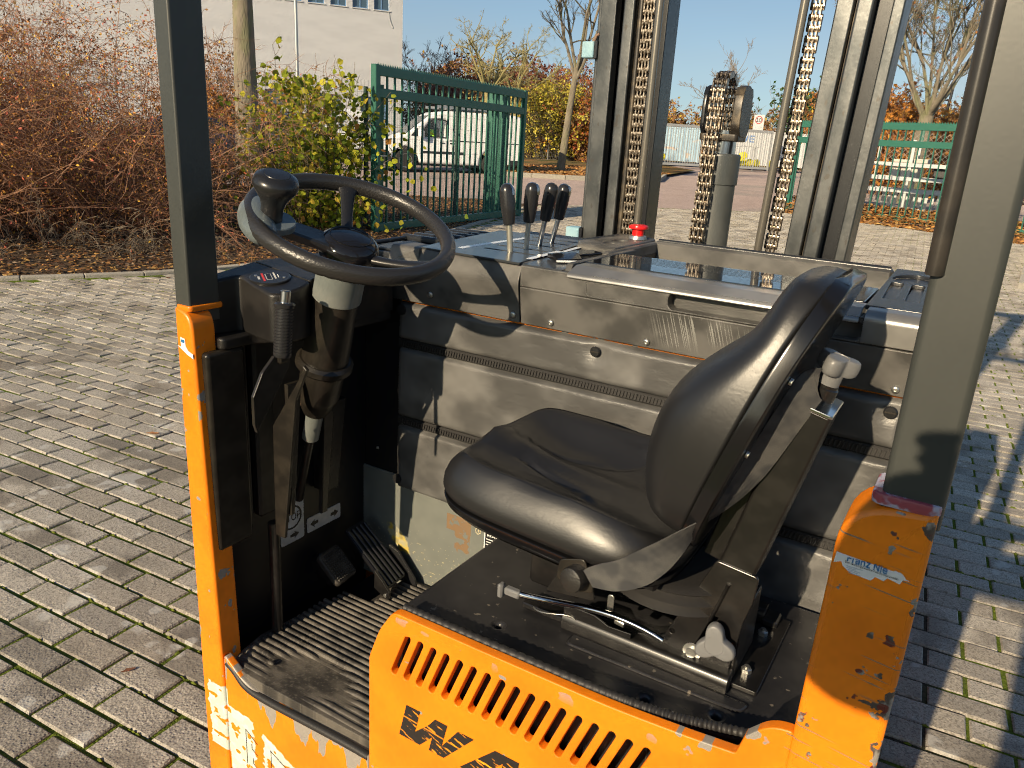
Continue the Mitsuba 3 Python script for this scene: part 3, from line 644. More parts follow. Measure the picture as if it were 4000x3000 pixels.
# slotted orange side panel and lettering
pan = [(0.4765, 0.06), (1.178, 0.06), (1.178, 0.735), (1.150, 0.732), (1.122, 0.700), (1.114, 0.668), (1.05, 0.661), (0.935, 0.652), (0.70, 0.648), (0.530, 0.646), (0.500, 0.598), (0.4765, 0.533)]
holes = []
for i in range(17):
    xt = 0.563 + 0.02707 * i; w = 0.0058
    if xt > 1.03: break
    t_, b_ = np.array((xt, 0.606)), np.array((xt - 0.029, 0.528)); dd_ = nrm(np.append(t_ - b_, 0))[:2]; a0 = math.atan2(dd_[1], dd_[0])
    holes.append(np.array([t_ + w * np.array((math.cos(a0 + a), math.sin(a0 + a))) for a in np.linspace(-math.pi / 2, math.pi / 2, 7)] + [b_ - w * np.array((math.cos(a0 + a), math.sin(a0 + a))) for a in np.linspace(-math.pi / 2, math.pi / 2, 7)]))
ksp = obj('side_panel', plate(fillet(pan, [0, 0, 0.005, 0.02, 0, 0.004, 0, 0.05, 0, 0.014, 0.01, 0.01], 6), 0.002, 0.020, 0.0022, 'y', holes=holes), 'orange_paint', R, 40, label='orange side panel with a row of slanted cooling slots')
def glyph(pts, x0, holes=()):
    f = lambda P: np.array([(0.549 + x0 + u + 0.215 * v, 0.403 + v + 0.004 * (x0 + u)) for u, v in P])
    return plate(f(pts), 0.0018, 0.0008, 0, 'y', holes=[f(h) for h in holes])
H_ = 0.069; a_ = 0.034
W_ = [(0, H_), (0.030, H_), (0.030, 0.022), (0.052, 0.05), (0.062, H_), (0.088, H_), (0.088, 0.022), (0.110, H_), (0.142, H_), (0.098, 0), (0.066, 0), (0.066, 0.030), (0.046, 0), (0, 0)]
A_ = [(0.0, 0.0), (0.036, 0.0), (0.045, 0.014), (0.075, 0.014), (0.075, 0.0), (0.106, 0.0), (0.098, H_), (0.052, H_)]
G_ = [(0, 0.014), (0.014, 0), (0.100, 0), (0.100, 0.040), (0.055, 0.040), (0.055, 0.027), (0.070, 0.027), (0.070, 0.017), (0.032, 0.017), (0.032, 0.052), (0.100, 0.052), (0.100, H_), (0.016, H_), (0, 0.055)]
N_ = [(0, 0), (0.030, 0), (0.030, 0.036), (0.066, 0), (0.098, 0), (0.098, H_), (0.068, H_), (0.068, 0.034), (0.032, H_), (0, H_)]
E_ = [(0, 0), (0.092, 0), (0.092, 0.017), (0.032, 0.017), (0.032, 0.027), (0.086, 0.027), (0.086, 0.042), (0.032, 0.042), (0.032, 0.052), (0.092, 0.052), (0.092, H_), (0, H_)]
R_ = [(0, 0), (0.030, 0), (0.030, 0.024), (0.044, 0.024), (0.064, 0), (0.100, 0), (0.076, 0.026), (0.092, 0.030), (0.092, 0.060), (0.084, H_), (0, H_)]
kle = part('lettering', R, 'worn black slanted maker lettering on the side panel')
for P, x0, h in ((W_, 0.0, ()), (A_, 0.132, ([(0.056, 0.028), (0.074, 0.028), (0.072, 0.052)],)), (G_, 0.247, ()), (N_, 0.358, ()), (E_, 0.468, ()), (R_, 0.570, ([(0.030, 0.040), (0.060, 0.040), (0.060, 0.053), (0.030, 0.053)],))): obj('letter', glyph(P, x0, h), 'lettering_black', kle)
obj('panel_lining', bx(0.49, 1.17, 0.060, 0.066, 0.08, 0.60, 0.001), 'inner_dark', R)
obj('edge_trim', tube(spline([(0.535, 0.028, 0.643), (0.70, 0.028, 0.645), (0.885, 0.028, 0.649), (0.99, 0.032, 0.652), (1.06, 0.046, 0.654), (1.15, 0.075, 0.654)], 200), 0.0075 + 0.0011 * np.sin(np.arange(200) * 1.9), 10), 'rubber', R, 60, label='corrugated black rubber edge trim')

# seat platform
hood = [(0.514, 0.038), (0.70, 0.034), (0.93, 0.040), (1.06, 0.066), (1.174, 0.098), (1.174, 0.478), (0.514, 0.478)]
kpf = part('seat_platform', R, 'black sheet steel platform under the seat')
obj('top', plate(fillet(hood, [0.012, 0, 0.06, 0.02, 0.004, 0, 0.004], 5), 0.630, 0.330, 0.008, 'z', n=4, holes=[np.array([(hx + 0.0062 * math.cos(a), hy + 0.0062 * math.sin(a)) for a in np.linspace(0, 2 * math.pi, 13)[:-1]]) for hx, hy in ((0.683, 0.098), (1.062, 0.103), (0.961, 0.075))], both=False), 'hood_paint', kpf, 30)
obj('ridge', plate(fillet([(0.80, 0.118), (1.09, 0.126), (1.098, 0.150), (0.80, 0.150)], 0.01), 0.6345, 0.6302, 0.0035, 'z', n=3), 'hood_paint', kpf, 40)

# driver's seat
kseat = part('seat', R, 'black vinyl driver seat with moulded cushion and reclined backrest')
SX0, SX1, SY0, SY1 = 0.524, 0.965, 0.072, 0.450
nu, nv = 64, 56
a = np.arange(96) * 2 * math.pi / 96
def superell(t, n=4.2): return np.sign(np.cos(t)) * abs(np.cos(t)) ** (2 / n), np.sign(np.sin(t)) * abs(np.sin(t)) ** (2 / n)
def cushion_h(u, v):
    """u 0 front to 1 back, v 0 near to 1 far: height above the rim line."""
    side = np.exp(-((v - 0.08) / 0.13) ** 2) + np.exp(-((v - 0.92) / 0.13) ** 2)
    h = 0.034 * side * (0.55 + 0.45 * np.sin(np.pi * np.clip(u * 1.15, 0, 1)))
    front = np.exp(-((u - 0.06) / 0.14) ** 2) * 0.016
    well = -0.014 * np.exp(-(((v - 0.5) / 0.30) ** 4)) * np.clip((u - 0.10) / 0.25, 0, 1)
    ridge = 0.016 * np.exp(-((v - 0.53) / 0.055) ** 2) * np.clip(1 - u * 1.25, 0, 1) * np.clip(u / 0.1, 0, 1)
    # grooves that curve from the front into the middle of the seat
    r1 = np.sqrt(((u - 0.02) / 0.62) ** 2 + ((v - 0.22) / 0.235) ** 2); r2 = np.sqrt(((u - 0.02) / 0.62) ** 2 + ((v - 0.80) / 0.215) ** 2)
    gro = -0.0065 * (np.exp(-((r1 - 1) / 0.05) ** 2) + np.exp(-((r2 - 1) / 0.05) ** 2)) * np.clip(u / 0.1, 0, 1)
    lobe = 0.007 * (np.clip(1 - r1, 0, 1) ** 0.5 + np.clip(1 - r2, 0, 1) ** 0.5) * -1
    return h + front + well + ridge + gro + lobe
rings = []
for s, ins, dz in [(0.0, 0.030, -0.052), (0, 0.012, -0.052), (0, 0.003, -0.046), (0, 0.0, -0.034), (0, 0.0015, -0.020), (0, 0.008, -0.009), (0, 0.018, -0.0025)] + [(1, q, 0) for q in np.linspace(0.028, 0.175, 34)]:
    cx, cy = superell(a)
    U = 0.5 + cx * (0.5 - ins / (SX1 - SX0)); V_ = 0.5 + cy * (0.5 - ins / (SY1 - SY0) * (1 if s == 0 else 1.0))
    w = np.clip((ins - 0.0) / 0.028, 0, 1) if s == 0 else 1.0
    x = SX0 + U * (SX1 - SX0); y = SY0 + V_ * (SY1 - SY0)
    hh = cushion_h(U, V_)
    z = 0.886 - 0.030 * U + 0.010 * V_ + dz + hh * (w if dz > -0.03 else 0.0 + 0.5 * w)
    rings.append(np.stack([x, y, z], 1))
obj('cushion', loft(rings), 'seat_vinyl', kseat, True)
sh = []
for ins, dz in ((0.05, -0.085), (0.022, -0.083), (0.006, -0.066), (0.002, -0.052), (0.004, -0.050)):
    cx, cy = superell(a); U = 0.5 + cx * (0.5 - ins / (SX1 - SX0)); V_ = 0.5 + cy * (0.5 - ins / (SY1 - SY0))
    sh.append(np.stack([SX0 + U * (SX1 - SX0), SY0 + V_ * (SY1 - SY0), 0.886 - 0.030 * U + 0.010 * V_ + dz], 1))
obj('pan', loft(sh), 'shell_black', kseat, 50)
# backrest: sections along the spine, each a rounded box
spx = spline([(0.955, 0.868), (0.983, 0.96), (1.020, 1.07), (1.050, 1.158), (1.076, 1.225), (1.094, 1.272)], 40)
thk = spline([(0.054,), (0.104,), (0.108,), (0.058,), (0.046,), (0.020,)], 40)[:, 0]
wid = spline([(0.125,), (0.168,), (0.174,), (0.156,), (0.130,), (0.080,)], 40)[:, 0]
tdir = np.gradient(spx, axis=0); tdir /= np.linalg.norm(tdir, axis=1, keepdims=True)
ndir = np.stack([-tdir[:, 1], tdir[:, 0]], 1)
YC = 0.258
b = np.arange(64) * 2 * math.pi / 64; cs, sn = superell(b, 3.0)
rr = []
for i in range(40):
    e = 1.0
    if i < 4: e = (0.55, 0.80, 0.92, 0.98)[i]
    if i > 36: e = (0.95, 0.82, 0.5)[i - 37]
    wing = 0.020 * np.clip(np.abs(sn) - 0.55, 0, 1) ** 1.0 * math.sin(math.pi * min(1, i / 26)) if i < 26 else 0.0
    off = np.where(cs > 0, thk[i], 0.014) * (e if i > 36 or i < 4 else 1) * cs + np.where(cs > 0, wing, 0)
    rr.append(np.stack([spx[i, 0] + ndir[i, 0] * off, YC + wid[i] * e * sn, spx[i, 1] + ndir[i, 1] * off], 1))
obj('backrest', loft(rr), 'seat_vinyl', kseat, True)
rr = []
cs, sn = superell(b, 9.0)
for i in range(40):
    e = 1.0
    if i < 3: e = (0.8, 0.92, 0.98)[i]
    if i > 37: e = (0.97, 0.86)[i - 38]
    sx_ = 0.020 + 0.008 * np.clip(1 - np.abs(sn), 0, 1)
    base = spx[i] - ndir[i] * 0.010
    off = np.where(cs > 0, 0.003, -0.020) * np.abs(cs) ** 0.4
    rr.append(np.stack([base[0] + ndir[i, 0] * off, YC + (wid[i] * e + 0.003) * sn, base[1] + ndir[i, 1] * off + (0.004 if i == 39 else 0)], 1))
obj('back_shell', loft(rr), 'shell_black', kseat, 50, label='glossy black plastic shell behind the backrest')
for q in (0.38, 0.6):
    i = int(q * 39); p = spx[i] - ndir[i] * 0.031
    obj('shell_screw', disc(0.005, 0.004, frame((p[0], YC - wid[i] + 0.03, p[1]), (-ndir[i, 0], 0, -ndir[i, 1]))), 'zinc', kseat)

# seat base: rails, suspension box, bracket, tube
kf = part('seat_frame', R, 'black pressed steel seat frame with rails and side bracket')
for y in (0.165, 0.385):
    obj('rail', plate(fillet([(y - 0.016, 0.634), (y + 0.016, 0.634), (y + 0.016, 0.662), (y - 0.010, 0.662), (y - 0.016, 0.650)], [0.002, 0.002, 0.004, 0.006, 0.006]), 0.775, 1.060, 0.001, 'x'), 'steel_black', kf, 40)
    obj('rail', bx(0.690, 0.774, y - 0.004, y + 0.030, 0.6345, 0.645, 0.002), 'steel_black', kf)
obj('cross_tube', tube([(0.80, 0.25, 0.72), (0.96, 0.25, 0.687)], 0.0095, 14), 'steel_black', kf, 40)
obj('cross_tube', tube(spline([(0.90, 0.32, 0.742), (0.935, 0.31, 0.715), (0.97, 0.30, 0.70)], 10), 0.005, 10), 'steel_black', kf, 40)
obj('suspension_box', bx(0.70, 0.80, 0.16, 0.40, 0.69, 0.806, 0.006), 'steel_black', kf)
obj('suspension_box', bx(0.80, 1.02, 0.30, 0.39, 0.645, 0.80, 0.006), 'steel_black', kf)
obj('seat_carrier', bx(0.66, 0.94, 0.12, 0.40, 0.780, 0.806, 0.004), 'shell_black', kf)
obj('bellow', lathe([(0.10, 0.73), (0.118, 0.738), (0.105, 0.748), (0.120, 0.757), (0.105, 0.766), (0.118, 0.776), (0.10, 0.785)], frame((0.93, 0.26, 0), (0, 0, 1)), 40), 'rubber', kf, 60)
brk = [(0.890, 0.641), (0.891, 0.659), (0.905, 0.664), (0.945, 0.676), (1.010, 0.836), (1.075, 0.829), (1.072, 0.783), (1.063, 0.746), (1.052, 0.641)]
slotB = [(1.018, 0.742), (1.026, 0.742), (1.003, 0.676), (0.995, 0.676)]
def hole(x, z, r=0.0042): return np.array([(x + r * math.cos(q), z + r * math.sin(q)) for q in np.linspace(0, 2 * math.pi, 13)[:-1]])
obj('bracket', plate(fillet(brk, [0, 0.004, 0.01, 0.012, 0.006, 0.008, 0.006, 0.003, 0], 5), 0.176, 0.182, 0.0015, 'y', holes=[np.array(slotB), hole(0.985, 0.753), hole(0.958, 0.69), hole(0.898, 0.650, 0.003)]), 'steel_black', kf, 40, label='slotted side bracket of the seat frame')
obj('bracket_flange', bx(1.052, 1.060, 0.1825, 0.30, 0.641, 0.75, 0.002), 'steel_black', kf)
obj('bracket_rib', tube([(1.034, 0.176, 0.805), (1.015, 0.176, 0.735)], 0.006, 10, flat=0.5), 'steel_black', kf, 60)
obj('foot', plate(rrect(1.050, 1.100, 0.178, 0.405, 0.004), 0.638, 0.6306, 0.001, 'z'), 'steel_black', kf)
obj('foot_step', bx(1.058, 1.084, 0.36, 0.40, 0.6385, 0.652, 0.003), 'steel_black', kf)
# leaning square tube with its top cap
t0, t1 = np.array((1.043, 0.205, 0.826)), np.array((1.107, 0.205, 1.093)); td = nrm(t1 - t0); Mt = frame(t0, td, (1, 0, 0)); TL = np.linalg.norm(t1 - t0)
obj('upright', mv(plate(rrect(-0.030, 0.023, -0.026, 0.046, 0.005), 0.0, TL, 0.001, 'z'), Mt), 'steel_black', kf, 40, label='leaning black square tube behind the backrest')
obj('inner_upright', mv(plate(rrect(-0.060, -0.0305, -0.005, 0.02, 0.003), -0.01, 0.16, 0.002, 'z', holes=[]), Mt), 'steel_black', kf, 40)
obj('upright_cap', mv(plate(rrect(-0.031, 0.024, -0.027, 0.060, 0.004), TL + 0.001, TL + 0.006, 0.0015, 'z'), Mt), 'chrome', kf, 40, label='polished cap plate of the square tube')
hb = part('height_knob', R, 'grey three-lobed knob on top of the seat tube')
def lobed(M, r, h, m, parent):
    rr = []
    tt = np.arange(72) * 2 * math.pi / 72
    for k, z in ((0.0, 0), (0.86, 0), (0.97, 0.12), (1.0, 0.35), (1.0, 0.7), (0.95, 0.92), (0.86, 1.0), (0.62, 1.0), (0.60, 0.95), (0.0, 0.95)):
        q = r * (0.76 + 0.24 * np.cos(3 * tt)) * max(k, 1e-3) if k > 0.7 else np.full(72, r * 0.7 * max(k, 1e-3))
        rr.append(np.stack([q * np.cos(tt), q * np.sin(tt), np.full(72, z * h)], 1))
    obj('grip', mv(loft(rr), M), m, parent, 40)
Mk = Mt @ frame((-0.004, 0.016, TL + 0.006), (0.0, 0.0, 1))
obj('stem', lathe([(0, 0), (0.0175, 0), (0.0175, 0.022), (0.0155, 0.024), (0.0155, 0.028), (0, 0.028)], Mk, 28), 'steel_black', hb, 40)
obj('collar', lathe([(0, 0.027), (0.0150, 0.027), (0.0150, 0.046), (0, 0.046)], Mk, 28), 'grey_knob', hb, 40)
lobed(Mk @ trans(0, 0, 0.045, 0.4), 0.031, 0.024, 'grey_knob', hb)
kk = part('recline_knob', R, 'grey three-lobed knob on the side bracket')
Mk = frame((1.031, 0.176, 0.712), (0.10, -1, 0.14), (1, 0, 0.3))
obj('stem', lathe([(0, 0), (0.013, 0), (0.013, 0.020), (0, 0.020)], Mk, 24), 'steel_black', kk, 40)
lobed(Mk @ trans(0, 0, 0.019, 1.45), 0.033, 0.020, 'grey_knob', kk)
kk = part('slot_bolt', R, 'zinc plated bolt with washer in the bracket slot')
Mk = frame((0.994, 0.1755, 0.668), (0, -1, 0.1))
obj('washer', disc(0.0145, 0.002, Mk, 28), 'zinc', kk, 40); obj('head', disc(0.0085, 0.006, Mk @ trans(0, 0, 0.002), 24), 'zinc', kk, 40)
for p_, d_ in (((1.068, 0.335, 0.6382), (0, 0, 1)), ((1.072, 0.218, 0.6382), (0, 0, 1)), ((0.882, 0.31, 0.76), (-0.2, -0.6, 0.7)), ((0.915, 0.31, 0.664), (0, -0.4, 1))):
    M = frame(p_, d_); k = part('bolt', R)
    obj('shaft', lathe([(0, 0), (0.0042, 0), (0.0042, 0.012), (0, 0.012)], M, 14), 'zinc', k, 40); obj('nut', lathe([(0, 0.0), (0.0085, 0.0), (0.0085, 0.007), (0.007, 0.008), (0, 0.008)], M, 6), 'zinc', k)
# adjusting lever and belt
ka2 = part('adjusting_lever', R, 'chromed seat adjusting lever with grey square grip')
obj('rod', tube(spline([(0.715, 0.098, 0.7045), (0.775, 0.118, 0.702), (0.830, 0.140, 0.6985), (0.890, 0.150, 0.695), (0.953, 0.152, 0.684)], 24), 0.0054, 14), 'chrome', ka2, 60)
obj('grip', cat([bx(0.682, 0.692, 0.086, 0.101, 0.690, 0.716, 0.003), bx(0.6925, 0.722, 0.0905, 0.1045, 0.697, 0.711, 0.003)]), 'grey_knob', ka2, 40)
obj('clamp', mv(lathe([(0, 0), (0.008, 0), (0.008, 0.016), (0, 0.016)], frame((0.872, 0.152, 0.690), (1, 0, -0.1)), 16)), 'zinc', ka2, 40)
obj('guide', plate(rrect(0.845, 0.857, 0.675, 0.716, 0.0055), 0.172, 0.175, 0.001, 'y'), 'zinc', ka2, 40)
obj('cable', tube(spline([(0.72, 0.150, 0.652), (0.75, 0.140, 0.658), (0.78, 0.145, 0.664), (0.80, 0.150, 0.66)], 14), 0.0013, 6), 'zinc', ka2, 60)
obj('bracket', plate([(0.778, 0.66), (0.90, 0.664), (0.90, 0.674), (0.86, 0.672), (0.835, 0.682), (0.800, 0.682), (0.778, 0.676)], 0.150, 0.153, 0.0008, 'y'), 'steel_black', ka2)
kb2 = part('seat_belt', R, 'dusty grey lap belt twisting from its anchor up behind the backrest')
obj('anchor_plate', plate(fillet([(0.800, 0.812), (0.842, 0.826), (0.862, 0.775), (0.835, 0.768), (0.797, 0.778)], 0.008), 0.072, 0.076, 0.001, 'y'), 'column_brown', kb2, 40)
obj('anchor_plate', plate(fillet([(0.775, 0.742), (0.80, 0.792), (0.855, 0.780), (0.86, 0.755)], 0.006), 0.082, 0.086, 0.001, 'y'), 'steel_black', kb2)
obj('anchor_cap', lathe([(0, 0), (0.0195, 0.0), (0.0200, 0.018), (0.0185, 0.024), (0.010, 0.0265), (0, 0.027)], frame((0.835, 0.073, 0.795), (-0.15, -1, 0.1)), 32), 'black_plastic', kb2, 40)
C = spline([(0.855, 0.062, 0.803), (0.885, 0.056, 0.820), (0.925, 0.056, 0.843), (0.960, 0.070, 0.876), (0.984, 0.092, 0.905), (1.012, 0.132, 0.940), (1.042, 0.158, 0.996), (1.070, 0.166, 1.062), (1.090, 0.174, 1.112), (1.100, 0.195, 1.13)], 60)
ang = np.interp(np.linspace(0, 1, 60), [0, 0.12, 0.3, 0.42, 0.52, 0.68, 1.0], [0.0, 0.0, 0.12, 0.75, 1.35, 0.55, 0.35])
hw = np.interp(np.linspace(0, 1, 60), [0, 0.12, 0.25, 0.38, 0.5, 0.62, 1.0], [0.014, 0.022, 0.025, 0.020, 0.017, 0.021, 0.023])
Wv = []
tg = np.gradient(C, axis=0); tg /= np.linalg.norm(tg, axis=1, keepdims=True)
for i in range(60):
    up = np.cross((0, 1, 0), tg[i]); up = nrm(up); si = np.cross(tg[i], up)
    Wv.append(hw[i] * (math.cos(ang[i]) * up + math.sin(ang[i]) * si))
obj('webbing', ribbon(C, np.array(Wv), 0.0009), 'webbing', kb2, 60)

obj('corner_panel', bx(-0.012, 0.117, 0.5155, 0.53, 0.30, 1.15, 0.002), 'inner_dark', R)
# padded wall panels and their vent strips
kfr = obj('wall_frame', bx(0.1175, 1.205, 0.516, 0.53, 0.56, 1.056, 0.002), 'orange_paint', R)
XP0, XP1 = 0.118, 1.205
for z0, z1 in ((0.572, 0.744), (0.763, 0.939), (0.958, 1.046)):
    nx_, nz_ = 120, 30
    U, V_ = np.meshgrid(np.linspace(0, 1, nx_), np.linspace(0, 1, nz_), indexing='ij')
    x = XP0 + U * (XP1 - XP0); z = z0 + V_ * (z1 - z0)
    ex, ez = np.minimum(x - XP0, XP1 - x), np.minimum(z - z0, z1 - z)
    pil = np.sqrt(1 - (1 - np.minimum(1, np.minimum(ex, ez) / 0.013)) ** 2)
    n1 = meshkit.fbm(np.stack([x * 14, z * 18, x * 0 + z0 * 7], -1), 4, 2) - 0.5
    y = 0.514 - 0.0185 * pil - 0.0075 * n1 * pil
    if z0 > 0.95:
        for bx_ in (0.633, 1.178): y += 0.009 * np.exp(-((x - bx_) ** 2 + (z - 1.024) ** 2) / 0.00045)
    Vp = np.stack([x, y, z], -1).reshape(-1, 3)
    i, j = np.meshgrid(np.arange(nx_ - 1), np.arange(nz_ - 1), indexing='ij'); q = np.stack([i * nz_ + j, (i + 1) * nz_ + j, (i + 1) * nz_ + j + 1, i * nz_ + j + 1], -1).reshape(-1, 4)
    obj('padded_panel', tm(Vp, np.vstack([q[:, [0, 1, 2]], q[:, [0, 2, 3]]])), 'leatherette', R, True)
for z in (0.7535, 0.9485):
    kv = part('vent_strip', R)
    obj('strip', bx(XP0, XP1, 0.5025, 0.514, z - 0.0105, z + 0.0105, 0.003), 'rubber', kv)
    sl = []
    for i in range(int((XP1 - XP0 - 0.02) / 0.0072)):
        x = XP0 + 0.01 + i * 0.0072
        sl.append(plate([(x, z - 0.006), (x + 0.003, z - 0.006), (x + 0.0055, z + 0.006), (x + 0.0025, z + 0.006)], 0.4995, 0.5026, 0, 'y'))
    obj('louvres', cat(sl), 'rubber', kv, kind='stuff')
for x in (0.633, 1.178):
    M = frame((x, 0.4985, 1.024), (0, -1, 0)); k = part('quarter_turn_stud', R)
    obj('head', lathe([(0, 0), (0.0105, 0), (0.0110, 0.003), (0.009, 0.0055), (0, 0.006)], M, 24), 'smooth_black', k, 40)
    obj('slot', mv(bx(-0.0085, 0.0085, -0.0014, 0.0014, 0.0058, 0.0066, 0.0003), M), 'greasy_steel', k)
for x, z in ((0.135, 1.030), (0.128, 0.60)):
    k = part('quarter_turn_stud', R); obj('head', lathe([(0, 0), (0.0125, 0), (0.012, 0.004), (0, 0.005)], frame((x, 0.495, z), (0, -1, 0)), 24), 'smooth_black', k, 40)

# rear dash: fascia, lever console, tray with its lid, cup holder
def yz(pts, x0, x1, m, nm, parent, r=0.002, smooth=40, **kw_):
    return obj(nm, plate(pts, x0, x1, r, 'x'), m, parent, smooth, **kw_)
kr = part('rear_dash', R, 'long black plastic dash with tray, lid and cup holder')
yz(fillet([(0.499, 1.052), (0.484, 1.139), (0.498, 1.178), (0.56, 1.178), (0.56, 1.052)], [0.002, 0.012, 0.008, 0, 0]), 0.10, 0.4505, 'dash_plastic', 'left_fascia', kr)
yz(fillet([(0.499, 1.052), (0.485, 1.132), (0.52, 1.132), (0.52, 1.052)], [0.002, 0.004, 0, 0]), 0.4545, 1.228, 'dash_plastic', 'right_fascia', kr)
up = fillet([(0.4545, 1.1325), (1.228, 1.1325), (1.228, 1.176), (0.4545, 1.176)], 0)
hol = rrect(0.776, 1.112, 1.136, 1.168, 0.013, 6)
obj('upper_fascia', plate(up, 0.4845, 0.512, 0.0025, 'y', holes=[hol]), 'dash_plastic', kr, 40)
ln = rrect(0.604, 1.122, 1.1335, 1.1765, 0.012, 6)
obj('fascia_bead', plate(ln, 0.4835, 0.4850, 0.0006, 'y', holes=[rrect(0.6075, 1.1185, 1.1362, 1.1745, 0.010, 6)]), 'dash_plastic', kr, 40)
obj('pocket_back', bx(0.77, 1.118, 0.5125, 0.53, 1.1325, 1.176, 0.001), 'dash_plastic', kr)
obj('body', cat([bx(0.10, 1.228, 0.53, 1.13, 0.60, 1.05, 0.004), bx(0.10, 0.535, 0.561, 1.13, 1.051, 1.165, 0.004)]), 'inner_dark', kr)
obj('body', bx(0.536, 1.10, 0.561, 1.13, 1.051, 1.120, 0.004), 'console_black', kr)
# lever console
pl = [(0.290, 0.494), (0.450, 0.486), (0.395, 0.86), (0.367, 0.947), (0.109, 0.947), (0.165, 0.58), (0.184, 0.500)]
sl = []
for (xa, ya), (xb, yb) in (((0.279, 0.61), (0.414, 0.61)), ((0.269, 0.681), (0.407, 0.679)), ((0.258, 0.758), (0.395, 0.755)), ((0.249, 0.828), (0.389, 0.824)), ((0.242, 0.894), (0.385, 0.888))):
    sl.append(rrect(xa, xb, ya - 0.0062, ya + 0.0062, 0.006, 4))
obj('lever_plate', plate(pl, 1.1805, 1.1755, 0.001, 'z', holes=sl), 'console_film', kr, 30, label='silver film covered plate with five lever slots')
obj('lever_recess', plate([(0.2, 0.56), (0.44, 0.56), (0.40, 0.92), (0.18, 0.92)], 1.166, 1.1655, 0, 'z'), 'decal_black', kr)
def strip(P, nm='clear_label'): obj(nm, plate(P, 1.1810, 1.1806, 0, 'z'), 'white_film', kr)
for ya, yb in ((0.560, 0.695), (0.690, 0.775), (0.78, 0.86)): strip([(0.236 + 0.02 * (0.695 - ya), ya + 0.004), (0.254 + 0.02 * (0.695 - ya), ya), (0.252, yb), (0.236, yb)])
for ya, yb in ((0.55, 0.712), (0.716, 0.86)): strip([(0.428 - 0.02 * (ya - 0.55), ya), (0.444 - 0.05 * (ya - 0.55), ya), (0.430 - 0.06 * (yb - 0.7), yb), (0.414 - 0.05 * (yb - 0.7), yb)])
# left shelf beyond the steering wheel: sunken panel, ramp and vent ribs
obj('left_shelf', plate([(0.0, 0.485), (0.180, 0.497), (0.162, 0.58), (0.107, 0.95), (-0.03, 0.95)], 1.160, 1.14, 0.003, 'z'), 'console_black', kr)
obj('shelf_panel', plate(fillet([(0.045, 0.50), (0.150, 0.50), (0.135, 0.61), (0.03, 0.66)], 0.008), 1.1665, 1.1605, 0.002, 'z'), 'console_black', kr, 40)
obj('shelf_rim', tube(spline([(0.012, 0.49, 1.166), (0.0, 0.72, 1.168), (-0.012, 0.945, 1.168)], 10), 0.006, 8), 'console_black', kr, 60)
for i in range(6):
    obj('vent_rib', bx(-0.01 + 0.0 * i, 0.118, 0.665 + 0.045 * i, 0.683 + 0.045 * i, 1.160, 1.1775, 0.004), 'console_black', kr)
obj('ramp', plate([(0.497, 1.06), (0.58, 1.06), (0.58, 1.176), (0.505, 1.174)], 0.186, 0.196, 0.003, 'x'), 'dash_plastic', kr)
obj('side_wedge', loft([[(0.100, 0.486, 1.10), (0.186, 0.486, 1.10), (0.186, 0.52, 1.10), (0.100, 0.52, 1.10)], [(0.12, 0.488, 1.150), (0.186, 0.490, 1.178), (0.186, 0.52, 1.178), (0.12, 0.52, 1.150)]]), 'dash_plastic', kr)
# emergency stop block and bin
obj('switch_block', plate(fillet([(0.372, 0.90), (0.41, 0.835), (0.512, 0.835), (0.512, 1.06), (0.505, 1.10), (0.44, 1.13), (0.385, 1.13)], [0.02, 0.01, 0.004, 0.004, 0.02, 0.03, 0.02]), 1.190, 1.166, 0.004, 'z', n=3, holes=[np.array([(0.462 + 0.020 * math.cos(q), 0.905 + 0.020 * math.sin(q)) for q in np.linspace(0, 2 * math.pi, 21)[:-1]]), np.array([(0.455 + 0.019 * math.cos(q), 0.975 + 0.022 * math.sin(q)) for q in np.linspace(0, 2 * math.pi, 21)[:-1]])]), 'dash_plastic', kr, 40)
obj('key_lamp', disc(0.017, 0.010, frame((0.462, 0.905, 1.172), (0, 0, 1)), 24), mat('lamp_red', (0.16, 0.04, 0.035), 0.3), kr, 40)
obj('socket', disc(0.018, 0.004, frame((0.455, 0.975, 1.172), (0, 0, 1)), 24), 'smooth_black', kr, 40)
obj('bin_wall', bx(0.412, 0.515, 0.815, 0.834, 1.155, 1.190, 0.004), 'dash_plastic', kr)
obj('bin_wall', plate(fillet([(0.493, 1.165), (0.510, 1.191), (0.83, 1.191), (0.83, 1.15), (0.493, 1.15)], 0.004), 0.548, 0.562, 0.002, 'x'), 'dash_plastic', kr, 40)
obj('bin_front', plate([(0.455, 0.490), (0.547, 0.490), (0.547, 0.815), (0.405, 0.815)], 1.178, 1.165, 0.001, 'z'), 'console_film', kr)
# lid with fine grooves, front lip, trough behind
obj('lid', plate(rrect(0.564, 1.100, 0.556, 0.737, 0.004), 1.1905, 1.172, 0.002, 'z'), 'gloss_strip', kr, 40, label='glossy black tray lid with fine grooves')
for i in range(6):
    obj('lid_groove', bx(0.585, 1.082, 0.640 + 0.0155 * i, 0.6422 + 0.0155 * i, 1.1905, 1.1909, 0.0001), 'smooth_black', kr)
yz(fillet([(0.478, 1.1665), (0.4785, 1.174), (0.515, 1.188), (0.5555, 1.1885), (0.5555, 1.1665)], [0.002, 0.006, 0.004, 0.001, 0]), 0.564, 1.104, mat('lip_plastic', dusty((0.24, 0.235, 0.225), (0.38, 0.37, 0.35), 12), 0.30, metal=0.6), 'lid_lip', kr)
obj('tray_wall', bx(0.52, 1.09, 1.035, 1.075, 1.118, 1.190, 0.005), 'dash_plastic', kr, label='back wall of the open tray, bright in the sun')
obj('tray_rim', tube([(0.53, 1.055, 1.190), (1.085, 1.055, 1.190)], 0.0065, 10), 'console_black', kr, 60)
